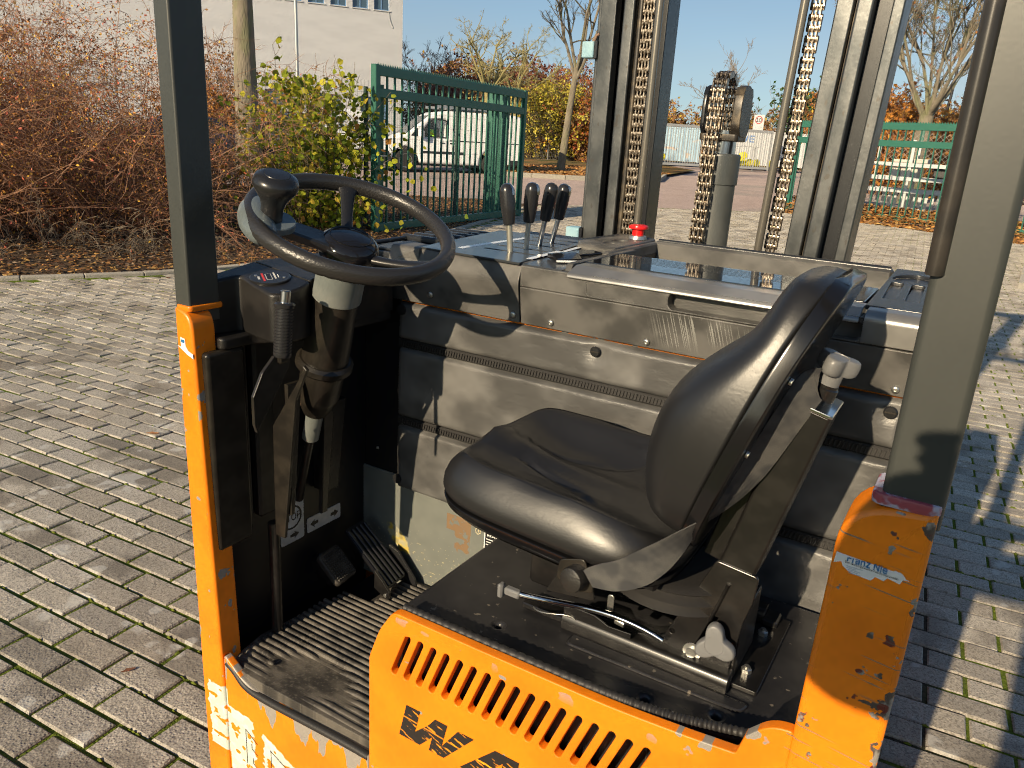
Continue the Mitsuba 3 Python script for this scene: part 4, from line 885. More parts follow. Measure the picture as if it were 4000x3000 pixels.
obj('tray_end', bx(0.514, 0.533, 0.74, 1.06, 1.118, 1.188, 0.004), 'dash_plastic', kr)
cup = np.array([(1.146 + 0.0425 * math.cos(q), 0.918 + 0.078 * math.sin(q)) for q in np.linspace(0, 2 * math.pi, 41)[:-1]])
cp = [(1.106, 0.520), (1.230, 0.520), (1.230, 1.075), (1.094, 1.075)]
g1_ = fillet([(1.119, 0.617), (1.140, 0.617), (1.133, 0.842), (1.109, 0.842)], 0.006, 4); g2_ = fillet([(1.155, 0.617), (1.178, 0.617), (1.171, 0.838), (1.147, 0.838)], 0.006, 4)
obj('cup_panel', plate(cp, 1.1915, 1.184, 0.0015, 'z', holes=[cup, g1_, g2_]), 'console_black', kr, 40, label='black panel with cup hole and two pen grooves')
yz(fillet([(0.479, 1.135), (0.479, 1.178), (0.492, 1.188), (0.5195, 1.190), (0.5195, 1.135)], [0.002, 0.008, 0.008, 0, 0]), 1.112, 1.229, 'lip_plastic', 'cup_lip', kr)
obj('cup_well', lathe([(1.0, 1.184), (0.94, 1.10), (0.9, 1.085), (0, 1.085)], np.array([[0.0425, 0, 0, 1.146], [0, 0.078, 0, 0.918], [0, 0, 1, 0], [0, 0, 0, 1]]), 40), 'smooth_black', kr, 40)
for g in (g1_, g2_):
    cxg = g.mean(0)
    obj('pen_groove', loft([[(cxg[0] + sx * wx_, y, z) for sx, z in ((-1, 1.184), (-0.8, 1.171), (0, 1.166), (0.8, 1.171), (1, 1.184))] for y, wx_ in ((0.616, 0.0115), (0.73, 0.012), (0.844, 0.0125))], caps=True), 'console_black', kr, 60)
kes = part('emergency_button', R, 'red mushroom emergency stop button with steel collar')
ME = frame((0.473, 1.045, 1.1905), (0, 0, 1))
obj('collar', lathe([(0, 0), (0.024, 0), (0.022, 0.008), (0.0175, 0.010), (0, 0.010)], ME, 32), 'zinc', kes, 40)
obj('cap', lathe([(0, 0.009), (0.0150, 0.009), (0.0150, 0.024), (0.0245, 0.0265), (0.0255, 0.030), (0.024, 0.0345), (0.016, 0.037), (0, 0.0375)], ME, 36), 'red_button', kes, 40)
for x, z in ((0.219, 1.078), (0.437, 1.068), (0.528, 1.066), (0.739, 1.064), (1.178, 1.0645)):
    screw(x, 0.4955 - 0.16 * (z - 1.06), z, 0.0066)
screw(0.026, 0.499, 1.03, 0.005); screw(0.055, 0.505, 0.66, 0.004)
# control levers
for i, (b0, g0, g1, m) in enumerate((((0.352, 0.610, 1.168), (0.344, 0.610, 1.239), (0.331, 0.610, 1.327), 'lever_worn'), ((0.349, 0.681, 1.168), (0.352, 0.681, 1.241), (0.357, 0.681, 1.330), 'lever_worn'),
                                     ((0.339, 0.757, 1.168), (0.352, 0.757, 1.241), (0.366, 0.757, 1.329), 'lever_black'), ((0.333, 0.826, 1.168), (0.351, 0.826, 1.241), (0.363, 0.826, 1.325), 'lever_worn'))):
    kl = part('control_lever', R, ('first control lever with pale worn rod and silver worn tip', 'second control lever with silver worn tip', 'third control lever, all black grip', 'fourth control lever with silver worn tip, farthest from the seat')[i])
    g0, g1 = np.array(g0), np.array(g1); d = nrm(g1 - g0); L = np.linalg.norm(g1 - g0)
    obj('rod', tube([b0, g0 + d * 0.004], 0.0068 if i == 0 else 0.0060, 14), 'amber_rod' if i == 0 else ('worn_chrome' if i > 1 else 'zinc'), kl, 60)
    obj('grip', lathe([(0, 0), (0.0115, 0), (0.0128, 0.003), (0.0152, L * 0.30), (0.0165, L * 0.45), (0.0165, L * 0.80), (0.0150, L * 0.90), (0.0110, L * 0.97), (0.005, L), (0, L)], frame(g0, d), 28), 'lever_black', kl, 35)
    if m == 'lever_worn': obj('worn_tip', lathe([(0, L * 0.60), (0.0170, L * 0.72), (0.0171, L * 0.80), (0.0157, L * 0.90), (0.0118, L * 0.972), (0.0058, L + 0.0006), (0, L + 0.0006)], frame(g0, nrm(d + np.array((0.0, 0.03, 0.0)))), 28), 'worn_chrome', kl, 35)

# sheet metal behind the dash
obj('battery_cover', cat([bx(0.06, 1.236, 1.131, 1.15, 0.30, 1.13, 0.004)]), 'mast_dark', R)

# ---- mast
km = part('mast', R, 'tall grey steel lift mast with nested rails')
def lean(z): return 0.045 * (z - 1.5)
def member(x0, x1, y0, y1, m, nm, r=0.003, sh=0.0, zb=0.3, zt=2.9, parent=None):
    ms = plate(rrect(x0, x1, y0, y1, r, 4), zb, zt, 0, 'z'); v = np.array(ms.vertices); v[:, 0] += sh * (v[:, 2] - 1.5)
    return obj(nm, tm(v, ms.faces), m, parent or km, 40)
member(0.234, 0.2795, 1.200, 1.235, 'mast_steel', 'outer_rail'); member(0.222, 0.234, 1.21, 1.34, 'mast_steel', 'outer_rail')
member(0.2335, 0.262, 1.2355, 1.335, 'mast_dark', 'rail_web'); member(0.2625, 0.30, 1.25, 1.33, 'mast_dark', 'rail_web')
member(0.3005, 0.3325, 1.200, 1.330, 'mast_steel', 'inner_rail', 0.005)
member(0.333, 0.339, 1.225, 1.33, 'mast_dark', 'rail_web'); member(0.3395, 0.3545, 1.206, 1.235, 'greasy_steel', 'guide_strip', 0.006)
member(0.3395, 0.412, 1.24, 1.325, 'mast_dark', 'inner_rail', 0.003)
sh = 0.045
member(0.8285, 0.868, 1.205, 1.330, 'mast_steel', 'inner_rail', 0.004, sh); member(0.8685, 0.8745, 1.225, 1.325, 'greasy_steel', 'guide_strip', 0.002, sh)
member(0.875, 0.912, 1.200, 1.330, 'mast_steel', 'middle_rail', 0.006, sh); member(0.9125, 0.948, 1.245, 1.33, 'mast_dark', 'rail_web', 0.002, sh)
member(0.9485, 0.975, 1.222, 1.330, 'mast_steel', 'outer_rail', 0.004, sh)
for z in (0.35, 2.75):
    obj('crossbeam', bx(0.225, 0.985, 1.331, 1.37, z, z + 0.12, 0.005), 'mast_steel', km)
for x, y, s_, nm in ((0.417, 1.168, 0.0, 'hose'), (0.768, 1.168, 0.0375, 'hose')):
    obj('hydraulic_tube', tube([(x + s_ * (z - 1.5), y, z) for z in (0.9, 2.9)], 0.0102, 16), mat('tube_steel', (0.20, 0.18, 0.15), 0.25, metal=0.6), km, 60)

# chains: plates and pins, each link an entry
PITCH, CW = 0.0236, 0.037
def fig8(L, r=0.0096, w=0.0068, n=6):
    P = [(-w, 0.30 * L)] if False else []
    for a_ in np.linspace(math.pi, 2 * math.pi, n): P.append((r * math.cos(a_), r * math.sin(a_)))
    P.append((w, 0.5 * L))
    for a_ in np.linspace(0, math.pi, n): P.append((r * math.cos(a_), L + r * math.sin(a_)))
    P.append((-w, 0.5 * L)); return P
def link_mesh(odd, CW=CW):
    ms = []; w = CW / 8
    for s in range(7 if odd else 8):
        if s % 2 == (1 if odd else 0):
            c = -CW / 2 + (s + 0.5) * w; ms.append(plate(fig8(PITCH, 0.0084, 0.0062), c - 0.0019, c + 0.0019, 0, 'x'))
    ms.append(lathe([(0, -CW / 2 - 0.002), (0.0040, -CW / 2 - 0.002), (0.0040, -CW / 2), (0.0078, -CW / 2)] + [q for i in range(8) for q in ((0.0080, -CW / 2 + i * w + 0.0006), (0.0080, -CW / 2 + (i + 1) * w - 0.0006), (0.0066, -CW / 2 + (i + 1) * w))] + [(0.0040, CW / 2), (0.0040, CW / 2 + 0.002), (0, CW / 2 + 0.002)], frame((0, 0, 0), (1, 0, 0)), 10))
    return cat(ms)
LM = [mikit.ply(link_mesh(i % 2, (CW, 0.045)[i // 2]), 'chain_steel', smooth=30) for i in range(4)]
def chain(path, label, wide=0):
    k = part('lift_chain', R, label); path = np.asarray(path, float)
    seg = np.linalg.norm(np.diff(path, axis=0), axis=1); s = np.concatenate([[0], np.cumsum(seg)])
    n = int(s[-1] / PITCH); pts = np.stack([np.interp(np.arange(n + 1) * PITCH, s, path[:, c]) for c in range(3)], 1)
    for i in range(n):
        d = nrm(pts[i + 1] - pts[i]); x = np.array((1.0, 0, 0)); x = nrm(x - d * np.dot(x, d)); y = np.cross(d, x)
        M = np.eye(4); M[:3, 0], M[:3, 1], M[:3, 2], M[:3, 3] = x, y, d, pts[i]
        obj('link', LM[i % 2 + 2 * wide], None, k, M=M)
chain([(0.377, 1.205, 1.10), (0.377, 1.205, 2.0)], 'left leaf chain running up the mast')
chain([(0.803 + 0.0375 * (1.10 - 1.77), 1.205, 1.10), (0.803 + 0.0375 * 0.23, 1.205, 2.0)], 'right leaf chain running up the mast')
arc = [(0.592, 1.252 - 0.054 * math.cos(q), 1.560 + 0.054 * math.sin(q)) for q in np.linspace(0, math.pi, 20)]
chain([(0.583, 1.190, 1.10)] + [(0.592, 1.198, 1.54)] + arc + [(0.592, 1.306, 1.3)], 'middle leaf chain running over the cylinder pulley', 1)

kcy = part('lift_cylinder', R, 'short grey lift cylinder carrying the chain pulley')
MC = frame((0.600, 1.262, 0), (0, 0, 1))
obj('barrel', lathe([(0, 0.3), (0.046, 0.3), (0.046, 1.335), (0.0500, 1.337), (0.0505, 1.410), (0.047, 1.416), (0, 1.418)], MC, 40), mat('cylinder_grey', dusty((0.060, 0.066, 0.066), (0.085, 0.09, 0.088), 10), 0.36), kcy, 40)
obj('rod', lathe([(0, 1.41), (0.034, 1.415), (0.034, 1.452), (0.040, 1.454), (0.040, 1.475), (0, 1.476)], MC, 36), 'worn_chrome', kcy, 40)
cheek = fillet([(-0.048, 1.482), (-0.030, 1.458), (0.030, 1.458), (0.048, 1.482), (0.048, 1.555), (0.030, 1.588), (-0.030, 1.588), (-0.048, 1.555)], [0.01, 0.01, 0.01, 0.01, 0.03, 0.03, 0.03, 0.03], 6)
def cheekp(x0, x1, m): obj('yoke_cheek', plate(cheek + np.array([1.258, 0]), x0, x1, 0.003, 'x'), m, kcy, 40)
cheekp(0.546, 0.557, 'mast_dark'); cheekp(0.629, 0.652, 'greasy_steel')
obj('yoke_base', plate(rrect(0.545, 0.650, 1.215, 1.300, 0.012), 1.448, 1.466, 0.003, 'z'), 'greasy_steel', kcy, 40)
obj('pulley', lathe([(0, -0.024), (0.0575, -0.024), (0.0575, -0.020), (0.046, -0.0195), (0.046, 0.0195), (0.0575, 0.020), (0.0575, 0.027), (0, 0.027)], frame((0.592, 1.252, 1.560), (1, 0, 0)), 40), 'greasy_steel', kcy, 40)
obj('pin', lathe([(0, 0), (0.012, 0), (0.012, 0.012), (0.010, 0.014), (0, 0.014)], frame((0.652, 1.252, 1.560), (1, 0, 0)), 20), mat('pin_brown', (0.22, 0.14, 0.08), 0.4), kcy, 40)

# light blue boxes on the mast's left flank
for x, z, h in ((0.190, 1.648, 0.042), (0.183, 1.128, 0.056)):
    k = part('sensor_box', R, 'small pale blue box on the left flank of the mast, ' + ('upper one' if z > 1.4 else 'lower one'))
    obj('case', bx(x, 0.226, 1.19, 1.235, z, z + h, 0.002), 'sensor_blue', k)
    obj('bracket', bx(0.2265, 0.236, 1.192, 1.22, z - 0.002, z + h + 0.002, 0.001), 'mast_dark', k)
obj('sensor_arm', tube([(0.222, 1.20, 1.69), (0.228, 1.20, 1.705), (0.236, 1.2, 1.71)], 0.004, 8), 'rust', R + '__sensor_box', 60)

# loose black flap on the dash
kf2 = thing('pouch', 'small black folded pouch with white tag lying on the dash beside the levers', 'pouch')
obj('flap', loft([[(x, y, z) for x, y, z in q] for q in ([(0.452, 0.60, 1.1805), (0.482, 0.655, 1.1805), (0.482, 0.655, 1.1925), (0.452, 0.60, 1.190)], [(0.470, 0.585, 1.1805), (0.505, 0.64, 1.1805), (0.505, 0.64, 1.1935), (0.470, 0.585, 1.191)], [(0.497, 0.565, 1.1805), (0.530, 0.61, 1.1805), (0.530, 0.61, 1.187), (0.497, 0.565, 1.185)])]), 'gloss_black', kf2, 40)
obj('cover', plate([(0.448, 0.70), (0.478, 0.77), (0.515, 0.745), (0.49, 0.665)], 1.186, 1.1808, 0.002, 'z'), 'gloss_black', kf2)
obj('tag', plate([(0.500, 0.553), (0.533, 0.585), (0.530, 0.592), (0.496, 0.560)], 1.1845, 1.181, 0.0008, 'z'), 'decal_white', kf2)
kt = thing('paper_scrap', 'crumpled white paper crumb on the lever console front edge', 'paper scrap')
tk = mv(trimesh.creation.icosphere(2, 1.0), None, (0.441, 0.585, 1.1845), (0.0045, 0.005, 0.0032)); tk = tm(tk.vertices + 0.0012 * (RNG.random(tk.vertices.shape) - 0.5), tk.faces)
scene[kt] = mikit.ply(tk, 'decal_white', smooth=30)

# ---------------------------------------------------------------- the place around the truck
def zg(x, y):
    t = np.clip((np.asarray(y, float) - 8) / 18, 0, 1); return 0.3 * t * t * (3 - 2 * t) + 0 * np.asarray(x, float)


def sheet(poly, dz, step=0.5, edge_drop=0.0):
    """A sheet over the terrain inside a polygon: constrained grid triangles."""
    P = Polygon(poly); x0, y0, x1, y1 = P.bounds; xs, ys = np.arange(x0, x1 + step, step), np.arange(y0, y1 + step, step)
    V, F, idx = [], [], {}
    def vid(p):
        k = (round(p[0], 4), round(p[1], 4))
        if k not in idx: idx[k] = len(V); V.append(p)
        return idx[k]
    import shapely
    cells = [sbox(a, b, a + step, b + step) for a in xs[:-1] for b in ys[:-1]]
    for g in shapely.intersection(np.array(cells), P):
        for q in getattr(g, 'geoms', [g]):
            if q.geom_type != 'Polygon' or q.is_empty or q.area < 1e-6: continue
            c = np.array(q.exterior.coords)[:-1]
            ids = [vid(p) for p in c]
            for t in earcut([c]): F.append([ids[k] for k in t])
    V = np.array(V); m = tm(np.stack([V[:, 0], V[:, 1], zg(V[:, 0], V[:, 1]) + dz], 1), F)
    nz = np.cross(m.vertices[m.faces[:, 1]] - m.vertices[m.faces[:, 0]], m.vertices[m.faces[:, 2]] - m.vertices[m.faces[:, 0]])[:, 2]
    f = np.array(m.faces); f[nz < 0] = f[nz < 0][:, ::-1]
    return tm(m.vertices, f)


PR = math.radians(4.2); PC, PS = math.cos(PR), math.sin(PR); PX, PY = 0.2085, 0.0975
def stone_tone(p):
    u, v = (p.x * PC + p.y * PS) / PX, (-p.x * PS + p.y * PC) / PY
    row = dr.floor(v); col = dr.floor(u - 0.5 * (row - 2 * dr.floor(row * 0.5)))
    return cell_rand(col, row, 1), cell_rand(col, row, 2)


def paver_col(p, n, uv):
    a, b = stone_tone(p)
    c = mix((0.29, 0.262, 0.222), (0.41, 0.375, 0.322), a)
    c = mix(c, (0.27, 0.225, 0.175), 0.5 * smoothstep(0.75, 1.0, b))
    sp = noise(p.x * 300, p.y * 300, 1.0)
    c = c * (0.62 + 0.42 * smoothstep(0.15, 0.6, sp) + 0.28 * smoothstep(0.74, 0.9, noise(p.x * 210, p.y * 210, 5.0)))
    st = smoothstep(0.50, 0.72, fbm(p.x * 5.2, p.y * 5.2, 3.0, 4))
    c = mix(c, (0.11, 0.095, 0.078), 0.55 * st)
    return mix(c, (0.55, 0.54, 0.50), 0.5 * smoothstep(0.72, 0.78, fbm(p.x * 9, p.y * 9, 7.0, 4)))


mat('paver_concrete', paver_col, 0.85, spec=0.3, bump=lambda p, n, uv: noise(p.x * 260, p.y * 260, p.z * 260) + 0.6 * noise(p.x * 120, p.y * 120, 2.0), bs=0.0017)


def moss(p): return smoothstep(0.36, 0.48, fbm(p.x * 0.9 + 3, p.y * 0.9 + 1.7, 0.0, 3) + 0.16 * (noise(p.x * 9, p.y * 9, 1.0) - 0.5) + 0.12 * smoothstep(0.5, 3.0, p.y) * smoothstep(-1.0, -3.0, p.x) + 0.2 * smoothstep(1.2, 1.5, p.x))


mat('joint_soil', lambda p, n, uv: mix(mix((0.030, 0.026, 0.021), (0.075, 0.066, 0.052), noise(p.x * 150, p.y * 150, 0.0)), mix((0.050, 0.075, 0.012), (0.13, 0.17, 0.025), noise(p.x * 200, p.y * 200, 0.0)), moss(p)), 0.95, spec=0.1, bump=lambda p, n, uv: noise(p.x * 300, p.y * 300, 0.0), bs=0.003)
mat('moss', lambda p, n, uv: mix((0.060, 0.085, 0.012), (0.17, 0.20, 0.03), noise(p.x * 160, p.y * 160, p.z * 160)), 0.95, spec=0.1)
mat('road_red', lambda p, n, uv: mix(mix((0.24, 0.185, 0.165), (0.31, 0.245, 0.22), fbm(p.x * 1.6, p.y * 1.6, 0.0, 4)), (0.18, 0.165, 0.15), 0.6 * smoothstep(0.55, 0.75, fbm(p.x * 0.35, p.y * 0.35, 5.0))) * (0.85 + 0.3 * noise(p.x * 25, p.y * 25, 0.0)), 0.85, spec=0.3)
mat('earth', lambda p, n, uv: mix((0.050, 0.036, 0.026), (0.10, 0.07, 0.048), fbm(p.x * 7, p.y * 7, 0.0, 4)), 0.95, spec=0.1, bump=lambda p, n, uv: fbm(p.x * 22, p.y * 22, 0.0), bs=0.03)
mat('verge_soil', lambda p, n, uv: mix(mix((0.055, 0.06, 0.022), (0.11, 0.10, 0.05), fbm(p.x * 3, p.y * 3, 0.0, 4)), (0.20, 0.10, 0.045), 0.75 * smoothstep(0.42, 0.6, fbm(p.x * 1.7 + 5, p.y * 1.7, 2.0, 5))), 0.95, spec=0.1, bump=lambda p, n, uv: fbm(p.x * 20, p.y * 20, 0.0), bs=0.04)
mat('kerb_stone', lambda p, n, uv: mix((0.24, 0.22, 0.185), (0.36, 0.335, 0.29), fbm(p.x * 22, p.y * 22, p.z * 22, 4)), 0.9, spec=0.2, bump=lambda p, n, uv: fbm(p.x * 90, p.y * 90, p.z * 90), bs=0.004)

KERB = np.array([(-9.6, -4.5), (-7.6, -0.6), (-6.62, 1.25), (-5.98, 2.46), (-5.62, 3.15), (-5.34, 3.78), (-5.20, 4.9), (-5.30, 6.4), (-5.62, 8.1), (-6.20, 10.2), (-6.72, 12.0), (-7.3, 13.9)])
NEARLINE = [(-9.05, 13.25), (-7.3, 14.6), (-4.7, 16.6), (-1.2, 19.2), (6.0, 24.6)]
tag(number('ground'), kind='structure'); scene['ground'] = mikit.ply(tm([(x, y, float(zg(x, y)) - 0.05) for y in (-60, 8, 11, 14, 17, 20, 23, 26, 60, 150, 420) for x in (-400, -120, -40, -12, 0, 12, 40, 120, 400)], [t for r_ in range(10) for c_ in range(8) for t in ((r_ * 9 + c_, r_ * 9 + c_ + 1, r_ * 9 + c_ + 10), (r_ * 9 + c_, r_ * 9 + c_ + 10, r_ * 9 + c_ + 9))]), 'verge_soil', smooth=True)
yard = [tuple(p) for p in KERB] + [(-7.3, 14.6), (-4.7, 16.6), (-1.2, 19.2), (6.0, 24.6), (9, 20), (9, -4.5)]
tag(number('paving'), kind='structure'); scene['paving'] = mikit.ply(sheet(yard, -0.0065, 1.0), 'joint_soil')
road = [(-40, -9.2), (-9.05, 13.25), (-7.3, 14.6), (-4.7, 16.6), (-1.2, 19.2), (6.0, 24.6), (22, 37), (22, 75), (-22, 75), (-60, 20)]
tag(number('road'), kind='structure'); scene['road'] = mikit.ply(sheet(road, -0.012, 3.0), 'road_red')

# stones
import shapely
PG = shapely.prepared.prep(Polygon(yard).buffer(-0.06))
us, vs = np.arange(-48, 40), np.arange(-30, 205)
S = []
for v in vs:
    for u in us:
        uu = (u + 0.5 * (v % 2) + 0.5) * PX; vv = (v + 0.5) * PY
        x, y = uu * PC - vv * PS, uu * PS + vv * PC
        if x < -7.8 or x > 5.2 or y < -1.2 or y > 18.2: continue
        if 0.02 < x < 1.25 and 0.03 < y < 1.1: continue
        S.append((x, y))
S = np.array(S); S = S[shapely.contains_xy(Polygon(yard).buffer(-0.07), S[:, 0], S[:, 1])]
rs = np.random.default_rng(11); NS = len(S)
q = np.stack([S[:, 0], S[:, 1], zg(S[:, 0], S[:, 1])], 1) - CAM
dep = q @ FWD; pu, pv = q @ RIGHT / np.maximum(dep, 0.01), q @ DOWN / np.maximum(dep, 0.01)
tx = math.tan(math.radians(67.34 / 2)); inside = (dep > 0.2) & (abs(pu) < tx * 1.02) & (abs(pv) < tx * 0.75 * 1.02)
clear = ((S[:, 0] < -0.02) & (pu < -0.36)) | ((S[:, 0] > 1.30) & (pu > 0.47))
score = np.where(inside & clear, 1.42 / np.maximum(dep, 0.1) ** 3, 0)
big = np.argsort(-score)[:300]
JG = 0.0056
def stone(x, y, r):
    hx, hy = PX / 2 - JG * (0.7 + 0.6 * r.random()), PY / 2 - JG * (0.7 + 0.6 * r.random()); c = 0.0042
    z = zg(x, y) + 0.0025 * (r.random() - 0.5); tz = 0.0045 * (r.random(2) - 0.5); a0 = PR + 0.012 * (r.random() - 0.5)
    ca, sa = math.cos(a0), math.sin(a0); cut = 0.0
    lay = [(hx, hy, -0.05), (hx, hy, -c), (hx - c, hy - c, 0.0)]
    V = []
    for ax_, ay_, h in lay:
        for sx, sy in ((-1, -1), (1, -1), (1, 1), (-1, 1)):
            u, w = sx * ax_, sy * ay_; V.append((x + u * ca - w * sa, y + u * sa + w * ca, z + h + tz[0] * sx + tz[1] * sy))
    F = [(8, 9, 10), (8, 10, 11)]
    for l in (0, 4):
        for k in range(4):
            a, b = l + k, l + (k + 1) % 4; F += [(a, b, b + 4), (a, b + 4, a + 4)]
    return tm(V, F)
rest = []
bs_ = set(big.tolist())
for i in range(NS):
    m = stone(S[i, 0], S[i, 1], rs)
    if i in bs_: obj('stone', m, 'paver_concrete', 'paving')
    else: rest.append(m)
obj('stones', cat(rest), 'paver_concrete', 'paving', kind='stuff')
# moss cushions squeezed out of the joints
mq = []
for _ in range(26000):
    i = rs.integers(NS); x, y = S[i]
    if not inside[i] or y > 9: continue
    f = float(meshkit.fbm(np.array([x * 0.9 + 3, y * 0.9 + 1.7, 0.0]), 3)) + 0.16 * max(0, min(1, (y - 0.5) / 2.5)) * max(0, min(1, (-x - 1) / 2)) + (0.2 if x > 1.3 else 0)
    if f < 0.47: continue
    if rs.random() < 0.6: u, w = (rs.random() - 0.5) * PX, PY / 2
    else: u, w = PX / 2, (rs.random() - 0.5) * PY
    px_, py_ = x + u * PC - w * PS, y + u * PS + w * PC; s_ = 0.003 + 0.005 * rs.random()
    b6 = np.array([(math.cos(a_) * s_ * (1.6 if w == PY / 2 else 0.8), math.sin(a_) * s_ * (0.8 if w == PY / 2 else 1.6), -0.004) for a_ in np.arange(6) * math.pi / 3]); top = np.array([(0, 0, 0.001 + 0.003 * rs.random())])
    mq.append(tm(np.vstack([b6, top]) + (px_, py_, zg(px_, py_)), [(k, (k + 1) % 6, 6) for k in range(6)]))
if mq: obj('moss', cat(mq), 'moss', 'paving', kind='stuff', smooth=False)

# kerb stones along the bed
tag(number('kerb'), kind='structure')
seg = np.linalg.norm(np.diff(KERB, axis=0), axis=1); sk = np.concatenate([[0], np.cumsum(seg)]); n = int(sk[-1] / 0.5)
base = []
for i in range(n):
    a = np.array([np.interp(i * 0.5 + 0.004, sk, KERB[:, c]) for c in (0, 1)]); b = np.array([np.interp(i * 0.5 + 0.496, sk, KERB[:, c]) for c in (0, 1)])
    d = b - a; L = np.linalg.norm(d); c = (a + b) / 2; M = trans(c[0], c[1], float(zg(*c)), math.atan2(d[1], d[0]))
    m = bx(-L / 2, L / 2, -0.002, 0.098, -0.08, 0.022 + 0.004 * rs.random(), 0.006)
    obj('kerb_stone', m, 'kerb_stone', 'kerb', M=M)

# planting bed
bed = [tuple(p) for p in KERB + np.array([-0.07, 0.02])] + [(-9.05, 13.1), (-40, -9.6), (-14, -9)]
def bed_mesh():
    m = sheet(bed, 0.0, 0.4); v = np.array(m.vertices)
    K = shapely.LineString(KERB); dist = shapely.distance(shapely.points(v[:, 0], v[:, 1]), K)
    v[:, 2] += 0.012 + 0.09 * np.clip(dist / 1.2, 0, 1) * meshkit.fbm(np.stack([v[:, 0] * 1.3, v[:, 1] * 1.3, v[:, 2] * 0], 1), 4) * 1.4
    return tm(v, m.faces)
BM = bed_mesh(); tag(number('planting_bed'), kind='structure'); scene['planting_bed'] = mikit.ply(BM, 'earth', smooth=True)
from scipy.spatial import cKDTree
BT = cKDTree(np.array(BM.vertices)[:, :2])
def bed_z(x, y):
    d, i = BT.query(np.stack([x, y], -1), k=3); w = 1 / (d + 0.02); return (np.array(BM.vertices)[i, 2] * w).sum(-1) / w.sum(-1)

# ---- vegetation helpers
scene['leaf_colour'] = {'type': 'twosided', 'inner': {'type': 'principled', 'base_color': {'type': 'mesh_attribute', 'name': 'vertex_color'}, 'roughness': 0.55, 'specular': 0.3}}
scene['leaf_thin'] = {'type': 'principledthin', 'base_color': {'type': 'mesh_attribute', 'name': 'vertex_color'}, 'roughness': 0.5, 'spec_trans': 0.0, 'diff_trans': 0.7}
mat('twig_red', lambda p, n, uv: mix((0.20, 0.095, 0.055), (0.33, 0.19, 0.12), noise(p.x * 30, p.y * 30, p.z * 30)), 0.7, spec=0.3)
mat('twig_grey', lambda p, n, uv: mix((0.16, 0.125, 0.09), (0.27, 0.22, 0.165), noise(p.x * 30, p.y * 30, p.z * 30)), 0.75, spec=0.2)
mat('bark', lambda p, n, uv: mix(mix((0.135, 0.115, 0.085), (0.27, 0.235, 0.18), fbm(p.x * 9, p.y * 9, p.z * 3.5, 4)), (0.17, 0.19, 0.085), 0.5 * smoothstep(0.5, 0.7, fbm(p.x * 4, p.y * 4, p.z * 1.4))), 0.9, spec=0.15, bump=lambda p, n, uv: fbm(p.x * 36, p.y * 36, p.z * 9, 4), bs=0.03)
mat('bark_lichen', lambda p, n, uv: mix((0.20, 0.175, 0.09), (0.32, 0.28, 0.12), fbm(p.x * 5, p.y * 5, p.z * 5, 3)), 0.85, spec=0.15)


def tubes(PL, r0, r1, n=3):
    """Many thin tapered tubes at once: PL (m, k, 3)."""
    PL = np.asarray(PL, float); m, k, _ = PL.shape; r0, r1 = np.broadcast_to(r0, (m,)), np.broadcast_to(r1, (m,))
    t = np.gradient(PL, axis=1); t /= np.linalg.norm(t, axis=2, keepdims=True) + 1e-9
    a = np.cross(t, np.array([0.31, 0.57, 0.76])); a /= np.linalg.norm(a, axis=2, keepdims=True) + 1e-9; b = np.cross(t, a)
    rad = r0[:, None] + (r1 - r0)[:, None] * np.linspace(0, 1, k)[None]; an = np.arange(n) * 2 * math.pi / n
    V = PL[:, :, None] + rad[:, :, None, None] * (np.cos(an)[None, None, :, None] * a[:, :, None] + np.sin(an)[None, None, :, None] * b[:, :, None])
    i, j, l = np.meshgrid(np.arange(m) * k * n, np.arange(k - 1) * n, np.arange(n), indexing='ij'); l2 = (l + 1) % n
    q = np.stack([i + j + l, i + j + l2, i + j + n + l2, i + j + n + l], -1).reshape(-1, 4)
    return tm(V.reshape(-1, 3), np.vstack([q[:, [0, 1, 2]], q[:, [0, 2, 3]]]))


def curves(P, D, L, k, r, droop=0.0, wig=0.25):
    """k-point polylines from the points P in the directions D with lengths L."""
    m = len(P); D = D / (np.linalg.norm(D, axis=1, keepdims=True) + 1e-9); out = [P]; d = D.copy()
    for s in range(k - 1):
        d = d + wig * r.normal(size=(m, 3)) + np.array([0, 0, -droop]); d /= np.linalg.norm(d, axis=1, keepdims=True)
        out.append(out[-1] + d * (L / (k - 1))[:, None])
    return np.stack(out, 1)


def sample_on(PL, m, r, lo=0.2):
    i = r.integers(len(PL), size=m); t = lo + (1 - lo) * r.random(m); k = PL.shape[1] - 1; s = np.minimum((t * k).astype(int), k - 1); f = (t * k - s)[:, None]
    p = PL[i, s] * (1 - f) + PL[i, s + 1] * f; d = PL[i, s + 1] - PL[i, s]
    return p, d / (np.linalg.norm(d, axis=1, keepdims=True) + 1e-9), i


